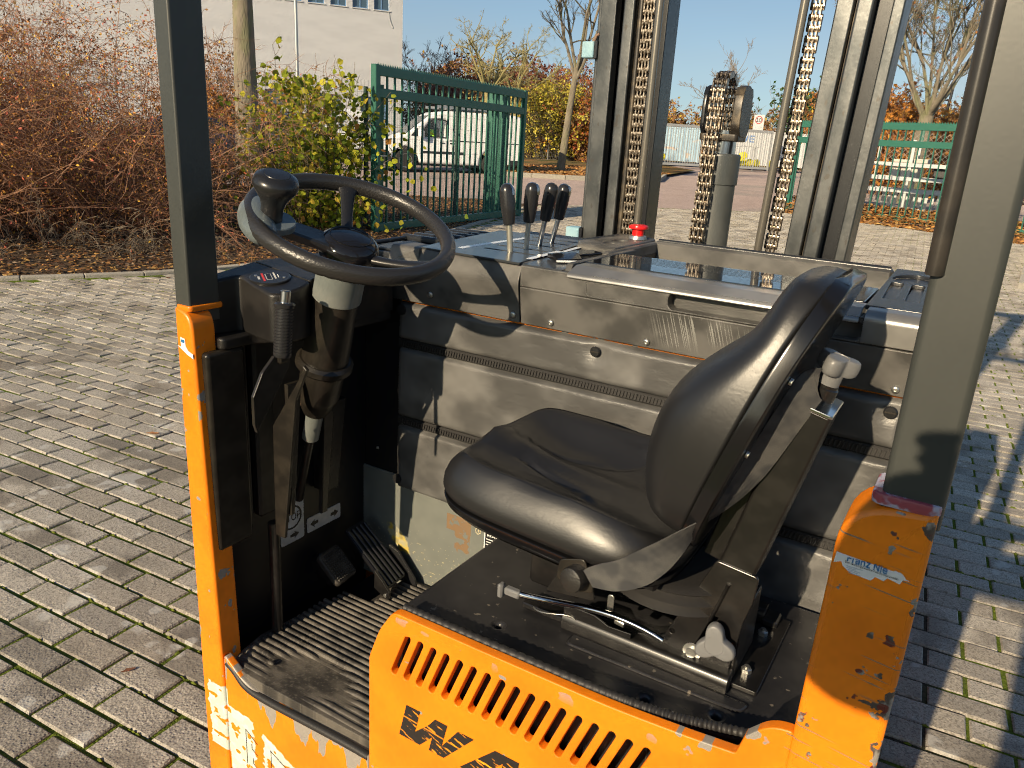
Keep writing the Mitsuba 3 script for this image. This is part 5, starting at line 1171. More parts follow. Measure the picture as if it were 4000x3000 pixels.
def leaves(P, size, r, palette, weights=None, round_=False, tilt=0.9):
    """Leaf faces at the points P, folded along the midrib; returns (mesh, vertex colours)."""
    m = len(P); size = np.broadcast_to(size, (m,)) * (0.6 + 0.7 * r.random(m))
    u = r.normal(size=(m, 3)); u[:, 2] -= 0.35; u /= np.linalg.norm(u, axis=1, keepdims=True)
    w = r.normal(size=(m, 3)); w[:, 2] *= tilt; w -= u * (u * w).sum(1, keepdims=True); w /= np.linalg.norm(w, axis=1, keepdims=True); nn = np.cross(u, w)
    if round_: shp = [(0, 0, 0), (0.25, 0.42, 0.07), (0.62, 0.46, 0.09), (1.0, 0.0, -0.05), (0.62, -0.46, 0.09), (0.25, -0.42, 0.07)]; F = [(0, 2, 1), (0, 3, 2), (0, 4, 3), (0, 5, 4)]
    else: shp = [(0, 0, 0), (0.45, 0.30, 0.10), (1.0, 0.0, 0.0), (0.45, -0.30, 0.10)]; F = [(0, 2, 1), (0, 3, 2)]
    V = np.stack([P + size[:, None] * (a * u + b * w + c * nn) for a, b, c in shp], 1); k = len(shp)
    F = (np.arange(m)[:, None, None] * k + np.array(F)[None]).reshape(-1, 3)
    pal = np.array(palette, float); ci = r.choice(len(pal), size=m, p=weights); col = pal[ci] * (0.7 + 0.6 * r.random((m, 1)))
    return tm(V.reshape(-1, 3), F), np.repeat(np.clip(col, 0, 1), k, 0)


def build_shrub(name, label, catg, x, y, rad, h, seed, stems=70, twigs=1500, sub=3000, nleaf=4500, palette=(), weights=None, lsize=0.03, bark='twig_red', wood='stems', droop=0.05, round_=False, thin=False, group=None, rt=0.0022, z=None, lo=0.25, spread=0.9, vol=0):
    r = np.random.default_rng(seed); z = float(zg(x, y)) if z is None else z
    k = thing(name, label, catg, group)
    a = r.random(stems) * 2 * math.pi; q = np.sqrt(r.random(stems)) * rad * 0.38
    P = np.stack([x + q * np.cos(a), y + q * np.sin(a), np.full(stems, z - 0.02)], 1)
    D = np.stack([np.cos(a) * spread * r.random(stems), np.sin(a) * spread * r.random(stems), np.ones(stems)], 1)
    S0 = curves(P, D, h * (0.65 + 0.5 * r.random(stems)), 9, r, droop, 0.12)
    p, d, _ = sample_on(S0, twigs, r, 0.10); D1 = d + 0.9 * r.normal(size=d.shape); S1 = curves(p, D1, h * 0.22 * (0.3 + r.random(twigs)), 5, r, droop * 1.2, 0.22)
    p2, d2, _ = sample_on(S1, sub, r, 0.2); S2 = curves(p2, d2 + 0.9 * r.normal(size=d2.shape), h * 0.09 * (0.3 + r.random(sub)), 4, r, droop, 0.25)
    obj(wood, cat([tubes(S0, 0.008 * h / 2.4 * (0.6 + 0.8 * r.random(stems)), rt, 4), tubes(S1, rt * 1.5, rt * 0.8), tubes(S2, rt, rt * 0.6)]), bark, k)
    if nleaf:
        p3, _, _ = sample_on(np.concatenate([S2, S1[:, ::1][:, :4]]) if len(S1) else S2, nleaf, r, lo)
        m, c = leaves(p3 + 0.01 * r.normal(size=p3.shape), lsize, r, palette, weights, round_)
        obj('foliage', m, 'leaf_thin' if thin else 'leaf_colour', k, color=c)
    if vol:
        g = r.normal(size=(vol, 3)); g /= np.linalg.norm(g, axis=1, keepdims=True); g *= (r.random(vol) ** 0.45)[:, None]
        pv = np.array([x, y, z + h * 0.50]) + g * np.array([rad * 1.05, rad * 1.05, h * 0.5]); pv[:, 2] += 0.22 * h * (meshkit.fbm(pv * (2.2 / rad) + seed, 3, seed) - 0.5)
        pv = pv[meshkit.fbm(pv * (3.2 / rad) + 3 * seed, 3, seed + 1) > 0.42]; m, c = leaves(pv, lsize, r, palette, weights, round_)
        obj('foliage', m, 'leaf_thin' if thin else 'leaf_colour', k, color=c)
    return k


def build_tree(name, label, catg, x, y, h, seed, trunk_h=0.35, r0=0.12, levels=4, spread=0.75, bark='bark', nleaf=0, palette=(), lsize=0.06, kids=(6, 6, 5, 5), lens=(0.5, 0.42, 0.45, 0.45), up=0.35, lean=(0, 0), group=None, twig_r=0.004, z=None):
    r = np.random.default_rng(seed); k = thing(name, label, catg, group); z = float(zg(x, y)) if z is None else z
    T0 = np.stack([np.array((x + lean[0] * t + 0.05 * r_ * h * 0.1, y + lean[1] * t, z - 0.1 + t * h * trunk_h)) for t, r_ in zip(np.linspace(0, 1, 8), np.cumsum(r.normal(size=8) * 0.15))])
    obj('trunk', tube(T0, np.linspace(r0 * 1.25, r0 * 0.8, 8) * np.array([1.25, 1.05] + [1] * 6), 14), bark, k, 60)
    cur = [(T0[-1], nrm(T0[-1] - T0[-2] + 0), r0 * 0.8)]; crown = []; last = None
    P = np.repeat(T0[-1][None], kids[0], 0) - np.linspace(0, 0.25, kids[0])[:, None] * (T0[-1] - T0[0])[None] * 0.5
    a = np.arange(kids[0]) * 2.4 + r.random(kids[0]) * 0.8
    D = np.stack([spread * np.cos(a), spread * np.sin(a), 0.9 + 0.5 * r.random(kids[0])], 1); D[0] = (0.1, 0.1, 1)
    L = h * lens[0] * (0.75 + 0.4 * r.random(kids[0])); rad = np.full(kids[0], r0 * (0.5 if kids[0] < 9 else 0.22))
    for lv in range(levels):
        kk = 8 if lv == 0 else 6
        C = curves(P, D, L, kk, r, -up * 0.10, 0.13 + 0.03 * lv); r1 = np.maximum(rad * 0.35, twig_r * 0.7)
        crown.append(tubes(C, rad, r1, (7, 5, 4, 3)[min(lv, 3)])); last = C
        if lv == levels - 1: break
        m = len(C) * kids[lv + 1]; p, d, ii = sample_on(C, m, r, 0.22); D = d + spread * 0.95 * r.normal(size=d.shape) + np.array([0, 0, up * 0.5])
        L = L[ii] * lens[min(lv + 1, 3)] * (0.55 + 0.7 * r.random(m)); rad = np.maximum(rad[ii] * 0.45, twig_r); P = p
    obj('crown', cat(crown), bark, k)
    if nleaf:
        p3, _, _ = sample_on(last, nleaf, r, 0.3); m, c = leaves(p3, lsize, r, palette); obj('leaves', m, 'leaf_colour', k, color=c)
    return k


AUT = [(0.42, 0.16, 0.02), (0.36, 0.08, 0.03), (0.25, 0.12, 0.04), (0.45, 0.27, 0.03), (0.16, 0.07, 0.035)]
RUST = [(0.26, 0.11, 0.05), (0.42, 0.18, 0.045), (0.50, 0.13, 0.08), (0.60, 0.36, 0.05), (0.17, 0.08, 0.045)]
# russet shrubs in the bed at the left
for i, (x, y, rad, h, sd, lb) in enumerate(((-8.55, 2.75, 1.5, 2.75, 21, 'dense russet shrub of fine twigs at the left edge of the picture'), (-7.75, 4.45, 1.45, 2.65, 22, 'dense russet shrub with small red leaves just left of the dark guard post'), (-8.9, 6.0, 1.2, 1.35, 23, 'russet shrub behind the dark left guard post'), (-10.2, 3.9, 1.5, 2.9, 24, 'tall russet shrub behind the two front ones, reaching the highest'))):
    build_shrub('shrub', lb, 'shrub', x, y, rad, h, sd, stems=110, twigs=3200, sub=7000, nleaf=17000, vol=15000, palette=RUST, weights=[0.28, 0.32, 0.12, 0.16, 0.12], lsize=0.030, droop=0.085, group='russet shrubs in the bed', spread=1.15, rt=0.0021, z=0.03)
# bare grey twigs drooping over the kerb side of the bed
for i, (x, y, sd, lb) in enumerate(((-7.15, 3.55, 31, 'low tangle of bare grey twigs below the russet shrubs, nearer the kerb'), (-7.0, 2.1, 32, 'low tangle of bare grey twigs at the far left of the bed'), (-6.35, 4.35, 33, 'low tangle of pale bare twigs by the foot of the dark post'))):
    build_shrub('dry_twigs', lb, 'dry shrub', x, y, 0.8, 0.75, sd, stems=60, twigs=700, sub=900, nleaf=120, palette=RUST, lsize=0.03, bark='twig_grey', droop=0.22, spread=1.6, group='dry twigs along the bed', rt=0.0020, z=0.03)
YG = [(0.42, 0.43, 0.04), (0.27, 0.32, 0.035), (0.13, 0.18, 0.03), (0.46, 0.34, 0.05), (0.40, 0.19, 0.05), (0.55, 0.50, 0.06)]
kbu = build_shrub('bush', 'yellow-green bush with rounded leaves beside the open green gate', 'bush', -6.95, 7.15, 0.85, 2.1, 41, stems=34, twigs=320, sub=700, nleaf=1500, palette=YG, weights=[0.28, 0.26, 0.14, 0.12, 0.06, 0.14], lsize=0.085, bark='twig_grey', droop=0.02, round_=True, thin=True, rt=0.003, spread=0.42, lo=0.3)
rb = np.random.default_rng(42); tz = rb.random(3400) ** 1.15; wz = 0.30 + 0.34 * np.sin(np.pi * np.clip(0.25 + tz * 0.72, 0, 1)); pb = np.stack([-6.95 + wz * rb.normal(size=3400) * 0.85, 7.15 + wz * rb.normal(size=3400) * 0.85, 0.10 + 1.95 * tz], 1)
pb = pb[meshkit.fbm(pb * 2.6, 3, 4) > 0.44]; mlf, clf = leaves(pb, 0.080, rb, YG, [0.33, 0.27, 0.12, 0.10, 0.05, 0.13], True); obj('foliage', mlf, 'leaf_thin', kbu, color=clf)
# leaf litter
LIT = [(0.16, 0.075, 0.035), (0.24, 0.11, 0.045), (0.34, 0.17, 0.06), (0.10, 0.05, 0.03), (0.40, 0.24, 0.08), (0.22, 0.16, 0.11)]
rl = np.random.default_rng(51)
def scatter(n, x0, x1, y0, y1, poly, size, palette, zf, name, label, weights=None):
    p = np.stack([x0 + (x1 - x0) * rl.random(n), y0 + (y1 - y0) * rl.random(n)], 1); p = p[shapely.contains_xy(poly, p[:, 0], p[:, 1])]
    P = np.stack([p[:, 0], p[:, 1], zf(p[:, 0], p[:, 1]) + 0.008 + 0.02 * rl.random(len(p))], 1)
    m, c = leaves(P, size, rl, palette, weights, tilt=0.35); v = np.array(m.vertices); v[:, 2] = np.repeat(P[:, 2], 4) + (v[:, 2] - np.repeat(P[:, 2], 4)) * 0.35
    k = tag(number(name), label, 'leaf litter', None, 'stuff'); scene[k] = mikit.ply(tm(v, m.faces), 'leaf_colour', color=c); return k
bp = Polygon(bed).buffer(-0.05); K_ = shapely.LineString(KERB)
scatter(52000, -11.5, -5.2, -1.0, 13.4, bp, 0.055, LIT, bed_z, 'leaf_litter', 'brown and orange fallen leaves covering the bed behind the kerb')
scatter(9000, -9, -5.0, -1.0, 13.0, K_.buffer(0.28).intersection(bp), 0.06, [LIT[2], LIT[4], (0.5, 0.26, 0.08)], bed_z, 'leaf_litter', 'bright orange band of fallen leaves just behind the kerb')
# single leaves on the paving
rf = np.random.default_rng(61); nl = 0
def one_leaf(x, y, s, col, lab):
    t = rf.random() * 6.28; n_ = 6; vs_ = []
    for u in np.linspace(0, 1, n_):
        w = 0.36 * math.sin(math.pi * min(1, u * 0.92 + 0.06)) ** 0.8 * (1 + 0.25 * math.cos(u * 14)); zc = 0.22 * (u - 0.5) ** 2 + 0.03
        for sgn in (-1, 0, 1): vs_.append(((u - 0.5) * s, sgn * w * s * 0.5, s * (zc + 0.28 * abs(sgn) * w)))
    F = []
    for i in range(n_ - 1):
        for j in range(2): a_ = i * 3 + j; F += [(a_, a_ + 1, a_ + 4), (a_, a_ + 4, a_ + 3)]
    k = thing('fallen_leaf', lab, 'leaf', 'fallen leaves on the paving'); scene[k] = mikit.ply(mv(tm(vs_, F), trans(x, y, float(zg(x, y)) + 0.002, t)), 'dry_leaf' if col else 'dry_leaf_dark', smooth=True)
mat('dry_leaf', lambda p, n, uv: mix((0.40, 0.20, 0.07), (0.26, 0.11, 0.045), noise(p.x * 90, p.y * 90, 1.0)), 0.65); mat('dry_leaf_dark', lambda p, n, uv: mix((0.20, 0.085, 0.04), (0.12, 0.055, 0.03), noise(p.x * 90, p.y * 90, 1.0)), 0.7); mat('dry_leaf_yellow', (0.50, 0.34, 0.05), 0.6)
cand = S[inside & (S[:, 0] < -0.15)]; cand = cand[rf.permutation(len(cand))[:74]]
for i, (x, y) in enumerate(cand):
    one_leaf(x + 0.06 * rf.normal(), y + 0.03 * rf.normal(), 0.03 + 0.035 * rf.random(), rf.random() < 0.62, 'small curled brown leaf lying on the grey paving left of the truck')
for x, y in ((-1.9, 1.15), (-3.2, 2.4), (1.75, 1.9)): one_leaf(x, y, 0.06, True, 'small curled brown leaf lying on the grey paving left of the truck' if x < 0 else 'curled brown leaf lying on the shaded paving right of the truck')

# ---- fences and gates
mat('gate_green', lambda p, n, uv: mix((0.018, 0.105, 0.075), (0.030, 0.135, 0.098), fbm(p.x * 6, p.y * 6, p.z * 6)), 0.42)
mat('wire_green', (0.022, 0.055, 0.045), 0.5); mat('wire_grey', (0.34, 0.33, 0.31), 0.5); mat('fence_white', (0.46, 0.47, 0.48), 0.5)


def bar_gate(key, A, B, z0, H, nb, m, post=0.09, bar=0.022, rail=(0.10, 0.10), second=0.27, teeth=True, posts=2, bw=0.03):
    A, B = np.array(A, float), np.array(B, float); d = B - A; L = np.linalg.norm(d); M = trans(A[0], A[1], z0, math.atan2(d[1], d[0]))
    def b(nm, *a, par=key): obj(nm, bx(*a), m, par, M=M)
    for i in range(posts): x = L * i / max(1, posts - 1); b('post', x - post / 2, x + post / 2, -post / 2, post / 2, 0.0, H, 0.006)
    b('top_rail', post / 2, L - post / 2, -0.04, 0.04, H - 0.02 - rail[0], H - 0.02, 0.005)
    if second: b('second_rail', post / 2, L - post / 2, -0.04, 0.04, H - second - rail[0], H - second, 0.005)
    b('bottom_rail', post / 2, L - post / 2, -0.04, 0.04, 0.06, 0.06 + rail[1], 0.005)
    for i in range(nb): x = L * (i + 0.5) / nb; b('bar', x - bar / 2, x + bar / 2, -bw / 2, bw / 2, 0.06 + rail[1], H - 0.02 - rail[0], 0.002)
    if teeth:
        n = int(L / 0.055); t = []
        for i in range(n):
            x = post / 2 + (L - post) * i / n; w = (L - post) / n
            t.append(tm([(x, -0.003, H - 0.02), (x + w, -0.003, H - 0.02), (x + w * 0.25, -0.003, H + 0.022), (x, 0.003, H - 0.02), (x + w, 0.003, H - 0.02), (x + w * 0.25, 0.003, H + 0.022)], [(0, 1, 2), (3, 5, 4), (0, 2, 5), (0, 5, 3), (1, 4, 5), (1, 5, 2)]))
        obj('spike_strip', cat(t), m, key, M=M, kind='stuff')
    return M, L


kg = thing('sliding_gate', 'open dark green sliding bar gate with spiked top, left of the mast', 'gate')
Mg, Lg = bar_gate(kg, (-6.28, 7.66), (-6.52, 12.0), -0.01, 2.30, 25, 'gate_green', rail=(0.12, 0.11), second=0.30)
obj('lock_box', bx(-0.03, 0.03, -0.07, -0.046, 0.98, 1.24, 0.004), 'gate_green', kg, M=Mg)
obj('handle', cat([bx(0.02, 0.13, -0.105, -0.085, 1.10, 1.12, 0.004), bx(0.02, 0.036, -0.085, -0.071, 1.10, 1.12, 0.002)]), 'zinc', kg, M=Mg)
kg2 = thing('guide_post', 'pair of thick green guide posts at the far end of the open gate', 'gate post')
for x, y in ((-6.72, 11.3), (-6.78, 11.75)): obj('post', bx(-0.075, 0.075, -0.075, 0.075, 0, 2.26, 0.008), 'gate_green', kg2, M=trans(x, y, 0.03, 0.05))
kg3 = thing('latch_post', 'slim green latch post beside the near end of the open gate', 'gate post')
obj('post', bx(-0.05, 0.05, -0.05, 0.05, 0, 2.05, 0.006), 'gate_green', kg3, M=trans(-6.45, 7.93, 0, 0.05))


def mesh_fence(key, A, B, H, m, dv=0.05, rows=(0.1, 0.3, 0.5, 0.7, 0.9, 1.1, 1.3, 1.5, 1.7, 1.9), rw=0.0017, post_every=2.5, post_m=None, z0=None, tip=0.03):
    A, B = np.array(A, float), np.array(B, float); L = np.linalg.norm(B - A); d = (B - A) / L
    zf = lambda p: float(zg(*p)) if z0 is None else z0
    n = int(L / dv); t = np.arange(n + 1) * dv; P = A + t[:, None] * d; z = zg(P[:, 0], P[:, 1]) if z0 is None else np.full(n + 1, z0)
    Vt = np.stack([np.concatenate([P, (z + 0.04)[:, None]], 1), np.concatenate([P, (z + H + tip)[:, None]], 1)], 1)
    ends = []
    for h in rows:
        for s in (0,) if rw < 0.0035 else (0,):
            ends.append([(A[0], A[1], zf(A) + h), (B[0], B[1], zf(B) + h)])
    obj('wire_mesh', cat([tubes(Vt, rw, rw, 3), tubes(np.array(ends), rw * 1.25, rw * 1.25, 3)]), m, key, kind='stuff')
    for i in range(int(L / post_every) + 1):
        p = A + d * min(L, i * post_every); q = p + np.array((-d[1], d[0])) * 0.05
        obj('post', bx(-0.03, 0.03, -0.02, 0.02, 0, H + 0.04, 0.004), post_m or m, key, M=trans(q[0], q[1], zf(p), math.atan2(d[1], d[0])))


kf_ = thing('mesh_fence', 'dark green welded mesh fence running behind the shrubs to the gate', 'fence')
mesh_fence(kf_, (-6.36, 7.75), (-12.6, -1.6), 2.03, 'wire_green', z0=0.03)
kf_ = thing('mesh_fence', 'dark green welded mesh fence running behind the open gate', 'fence')
mesh_fence(kf_, (-6.62, 7.9), (-6.95, 12.4), 1.95, 'wire_green', dv=0.05, z0=0.03)
kf_ = thing('mesh_fence', 'tall pale grey mesh fence behind the thin tree across the road', 'fence')
mesh_fence(kf_, (-24.6, 35.5), (-19.0, 48.0), 2.72, 'wire_grey', dv=0.09, rows=np.arange(0.1, 2.7, 0.2), rw=0.005, post_every=3.0)
kr_ = thing('bar_fence', 'light green bar fence with spiked top at the right, seen past the mast', 'fence')
bar_gate(kr_, (-3.0, 18.55), (2.4, 16.6), 0.16, 2.06, 36, 'gate_green', rail=(0.13, 0.12), second=0.36, posts=2, bw=0.025)
kr_ = thing('fence_post', 'green post at the right edge of the paving behind the grey guard post', 'fence post')
obj('post', bx(-0.05, 0.05, -0.05, 0.05, 0, 2.1, 0.006), 'gate_green', kr_, M=trans(1.98, 13.0, 0.05)); obj('cap', bx(-0.055, 0.055, -0.055, 0.055, 2.101, 2.12, 0.004), 'gate_green', kr_, M=trans(1.98, 13.0, 0.05))
kw_ = thing('mesh_fence', 'green mesh fence along the right edge of the paving', 'fence'); mesh_fence(kw_, (2.05, 13.1), (2.5, 16.5), 1.95, 'wire_green', z0=0.1)
for nm, x0, y0, x1, y1 in (('kerb', 1.72, 10.5, 1.95, 16.4),):
    d = np.array((x1 - x0, y1 - y0)); L = np.linalg.norm(d)
    for i in range(int(L / 1.0)): c = np.array((x0, y0)) + d / L * (i + 0.5); obj('kerb_stone', bx(-0.495, 0.495, -0.05, 0.05, -0.05, 0.07, 0.006), 'kerb_stone', 'kerb', M=trans(c[0], c[1], float(zg(*c)), math.atan2(d[1], d[0])))
rp = Polygon([(-3.0, 18.2), (2.4, 16.2), (2.6, 17.6), (-3.0, 19.6)])
scatter(22000, -3, 2.6, 15.6, 20, rp.buffer(0.3), 0.12, [LIT[2], LIT[4], (0.46, 0.22, 0.06), LIT[1]], lambda x, y: zg(x, y) + 0.30 * np.clip(1 - abs((y - 18.55) + 0.36 * (x + 3.0) - 0.35) / 0.8, 0, 1), 'leaf_litter', 'orange drift of fallen leaves along the foot of the green bar fence')
scatter(2500, 1.5, 3.2, 12, 17, Polygon([(1.95, 12), (3.2, 12), (3.4, 17), (2.2, 17)]), 0.09, [LIT[2], LIT[1], LIT[0]], lambda x, y: zg(x, y), 'leaf_litter', 'fallen leaves beyond the kerb at the right edge')

# ---- verge across the road, with its kerb
verge = [(-13.2, 21.7), (-11.1, 22.5), (-9.4, 23.6), (-9.0, 25.5), (-10.5, 30), (-13, 41), (-18, 49), (-33, 49), (-33, 36), (-24, 30)]
tag(number('verge'), kind='structure'); scene['verge'] = mikit.ply(sheet(verge, 0.10, 2.0), 'verge_soil', smooth=True)
for a, b in zip(verge[:4], verge[1:5]):
    a, b = np.array(a), np.array(b); L = np.linalg.norm(b - a); d = (b - a) / L; n = max(1, round(L / 1.0))
    for i in range(n): c = a + d * L / n * (i + 0.5); obj('kerb_stone', bx(-L / n / 2 + .004, L / n / 2 - .004, -0.06, 0.07, -0.05, 0.13, 0.01), 'kerb_stone', 'kerb', M=trans(c[0], c[1], float(zg(*c)), math.atan2(d[1], d[0])))
scatter(9000, -16, -8.8, 21.5, 32, Polygon(verge).buffer(-0.1), 0.16, [LIT[2], LIT[1], LIT[4], (0.45, 0.20, 0.06)], lambda x, y: zg(x, y) + 0.11, 'leaf_litter', 'orange leaves under the thin tree across the road')

# ---- vehicles
mat('van_white', (0.74, 0.75, 0.76), 0.25, clearcoat=0.6, clearcoat_gloss=0.9); mat('car_blue', (0.018, 0.022, 0.045), 0.22, clearcoat=0.8, clearcoat_gloss=0.9)
mat('car_glass', (0.012, 0.022, 0.032), 0.06, spec=0.9); mat('tyre', (0.022, 0.022, 0.022), 0.8); mat('alloy', (0.42, 0.43, 0.44), 0.3, metal=0.7)
mat('trim_black', (0.022, 0.022, 0.024), 0.5); mat('lime_cloth', (0.34, 0.72, 0.03), 0.7); mat('lamp_clear', (0.6, 0.63, 0.66), 0.12, spec=0.8)
scene['pane'] = {'type': 'thindielectric', 'int_ior': 1.5}
mat('cloth_dark', (0.03, 0.03, 0.035), 0.85); mat('tail_red', (0.35, 0.02, 0.02), 0.25)


def arc_pts(cx, cz, r, a0, a1, n=10): return [(cx + r * math.cos(q), cz + r * math.sin(q)) for q in np.linspace(a0, a1, n)]


def wheel(key, M, x, y, r, side):
    k = part('wheel', key); W = frame((x, y, r), (0, -side, 0), (1, 0, 0))
    obj('tyre', lathe([(r * 0.62, -0.10), (r * 0.93, -0.10), (r, -0.06), (r, 0.06), (r * 0.93, 0.10), (r * 0.66, 0.105), (r * 0.62, 0.09)], W, 36), 'tyre', k, 40, M=M)
    obj('hub_cap', lathe([(0, 0.085), (r * 0.18, 0.088), (r * 0.30, 0.075), (r * 0.52, 0.082), (r * 0.63, 0.095), (r * 0.66, 0.06), (0, 0.05)], W, 36), 'alloy', k, 40, M=M)
    sp = [mv(bx(r * 0.24, r * 0.55, -0.014, 0.014, 0.0835, 0.0865, 0.001), W @ rot(45 * i, (0, 0, 1))) for i in range(8)]
    obj('hub_vents', cat(sp), 'trim_black', k, M=M)


def van(label, M, group=None, vest=False, rack=True):
    k = thing('white_van', label, 'van', group); W_, r = 1.95, 0.345
    prof = [(0.02, 0.42), (0.0, 0.62), (0.05, 0.84), (0.18, 0.98), (0.95, 1.17), (1.72, 1.78), (1.98, 1.90), (2.3, 1.955), (4.6, 1.95), (4.86, 1.90), (4.94, 1.70), (4.97, 0.75), (4.96, 0.40)] + \
        [(4.34, 0.30)] + arc_pts(3.90, 0.345, 0.44, 0.0, math.pi, 11) + [(3.44, 0.27), (1.42, 0.27)] + arc_pts(0.95, 0.345, 0.44, 0.0, math.pi, 11) + [(0.48, 0.34)]
    win = fillet([(1.36, 1.12), (2.30, 1.10), (2.30, 1.66), (1.92, 1.70), (1.80, 1.66)], 0.05, 4)
    obj('body', plate(prof, 0.0, W_, 0.09, 'y', n=4, holes=[win]), 'van_white', k, 40, M=M)
    for y in (0.05, W_ - 0.05): obj('side_window', tm([(p[0], y, p[1]) for p in win], earcut([win])), 'pane', k, M=M)
    obj('windscreen', loft([[(0.985, y, 1.190), (1.715, y * 0.94 + 0.06, 1.765), (1.700, y * 0.94 + 0.06, 1.788), (0.955, y, 1.203)] for y in (0.13, 0.975, 1.82)]), 'car_glass', k, M=M)
    obj('window_frame', plate(win, -0.004, 0.004, 0, 'y', holes=[offs(win[::-1] if False else win, 0.035 if np.sum(win[:, 0] * np.roll(win[:, 1], -1) - np.roll(win[:, 0], -1) * win[:, 1]) > 0 else -0.035)]), 'trim_black', k, M=M)
    obj('quarter_light', plate(fillet([(1.10, 1.12), (1.34, 1.12), (1.34, 1.40)], 0.02, 3), -0.005, 0.0, 0, 'y'), 'trim_black', k, M=M)
    obj('front_bumper', plate(fillet([(-0.04, 0.22), (0.50, 0.24), (0.50, 0.36), (0.40, 0.62), (0.30, 0.66), (-0.04, 0.60)], 0.03), -0.012, W_ + 0.012, 0.02, 'y'), 'trim_black', k, 40, M=M)
    obj('side_moulding', plate(fillet([(1.48, 0.60), (2.9, 0.60), (2.9, 0.69), (1.52, 0.67)], 0.02), -0.016, 0.0, 0.005, 'y'), 'trim_black', k, M=M)
    obj('rear_bumper', bx(4.50, 5.02, -0.01, W_ + 0.01, 0.32, 0.52, 0.03), 'trim_black', k, M=M)
    for x in (1.44, 2.36, 3.52): obj('door_seam', bx(x - 0.005, x + 0.005, -0.0035, 0.003, 0.42, 1.62 if x > 2.3 else 1.1, 0.0), 'trim_black', k, M=M)
    obj('slide_rail', bx(2.40, 4.80, -0.012, 0.0, 1.02, 1.05, 0.004), 'trim_black', k, M=M)
    for x in (2.16, 2.50): obj('door_handle', bx(x - 0.09, x + 0.07, -0.03, -0.002, 0.93, 0.965, 0.008), 'trim_black', k, M=M)
    obj('mirror', mv(bx(-0.09, 0.09, -0.26, -0.03, -0.13, 0.13, 0.05), trans(1.42, 0.0, 1.20)), 'van_white', k, M=M)
    obj('headlight', plate(fillet([(0.06, 0.74), (0.55, 0.90), (0.62, 1.02), (0.30, 0.98), (0.09, 0.88)], 0.03), -0.006, 0.02, 0.004, 'y'), 'lamp_clear', k, M=M)
    obj('headlight', plate(fillet([(0.06, 0.74), (0.55, 0.90), (0.62, 1.02), (0.30, 0.98), (0.09, 0.88)], 0.03), W_ - 0.02, W_ + 0.006, 0.004, 'y'), 'lamp_clear', k, M=M)
    obj('tail_light', bx(4.90, 4.985, -0.006, 0.10, 1.0, 1.55, 0.01), 'tail_red', k, M=M)
    obj('grille', bx(-0.012, 0.03, 0.45, 1.5, 0.66, 0.80, 0.01), 'trim_black', k, M=M)
    for x in (0.95, 3.90):
        wheel(k, M, x, 0.09, r, 1); wheel(k, M, x, W_ - 0.09, r, -1)
    obj('seat', bx(1.95, 2.12, 0.25, 0.75, 0.75, 1.42, 0.06), 'cloth_dark', k, M=M)
    obj('underbody', bx(0.3, 4.7, 0.2, W_ - 0.2, 0.20, 0.28, 0.01), 'trim_black', k, M=M)
    if rack:
        kr = part('roof_rack', k)
        for y in (0.22, W_ - 0.22): obj('rail', bx(1.95, 4.70, y - 0.02, y + 0.02, 2.03, 2.12, 0.006), 'alloy', kr, M=M)
        for i in range(9): obj('cross_bar', bx(2.05 + 0.31 * i, 2.10 + 0.31 * i, 0.241, W_ - 0.241, 2.05, 2.09, 0.006), 'alloy', kr, M=M)
        for x in (2.1, 3.3, 4.5):
            for y in (0.22, W_ - 0.22): obj('foot', bx(x - 0.03, x + 0.03, y - 0.015, y + 0.015, 1.94, 2.03, 0.004), 'trim_black', kr, M=M)
        obj('roof_box', bx(2.5, 4.1, 0.5, 1.5, 2.121, 2.26, 0.02), 'fence_white', kr, M=M)
    if vest:
        v = thing('safety_vest', 'lime yellow safety vest hung over the front seat of the white van', 'vest')
        obj('cloth', loft([[(1.93 + 0.02 * math.sin(3 * a), 0.28 + 0.0 + 0.40 * t, 1.0 + 0.36 * (1 - abs(2 * t - 1) ** 3 * 0.5) * a / 1.0) for a in (0.0, 0.3, 0.6, 0.9, 1.0)] + [(1.88, 0.28 + 0.40 * t, 1.0 + 0.36 * (1 - abs(2 * t - 1) ** 3 * 0.5) * a) for a in (1.0, 0.6, 0.2)] for t in np.linspace(0, 1, 9)]), 'lime_cloth', v, 40, M=M)
    return k


van('white delivery van with roof rack parked behind the open green gate', trans(-16.02, 18.74, 0.235, math.atan2(2.33, 1.92)), 'white vans', vest=True)
van('white van half hidden behind the yellow-green bush', trans(-23.4, 19.2, 0.24, math.atan2(2.33, 1.92) + 0.05), 'white vans', rack=False)


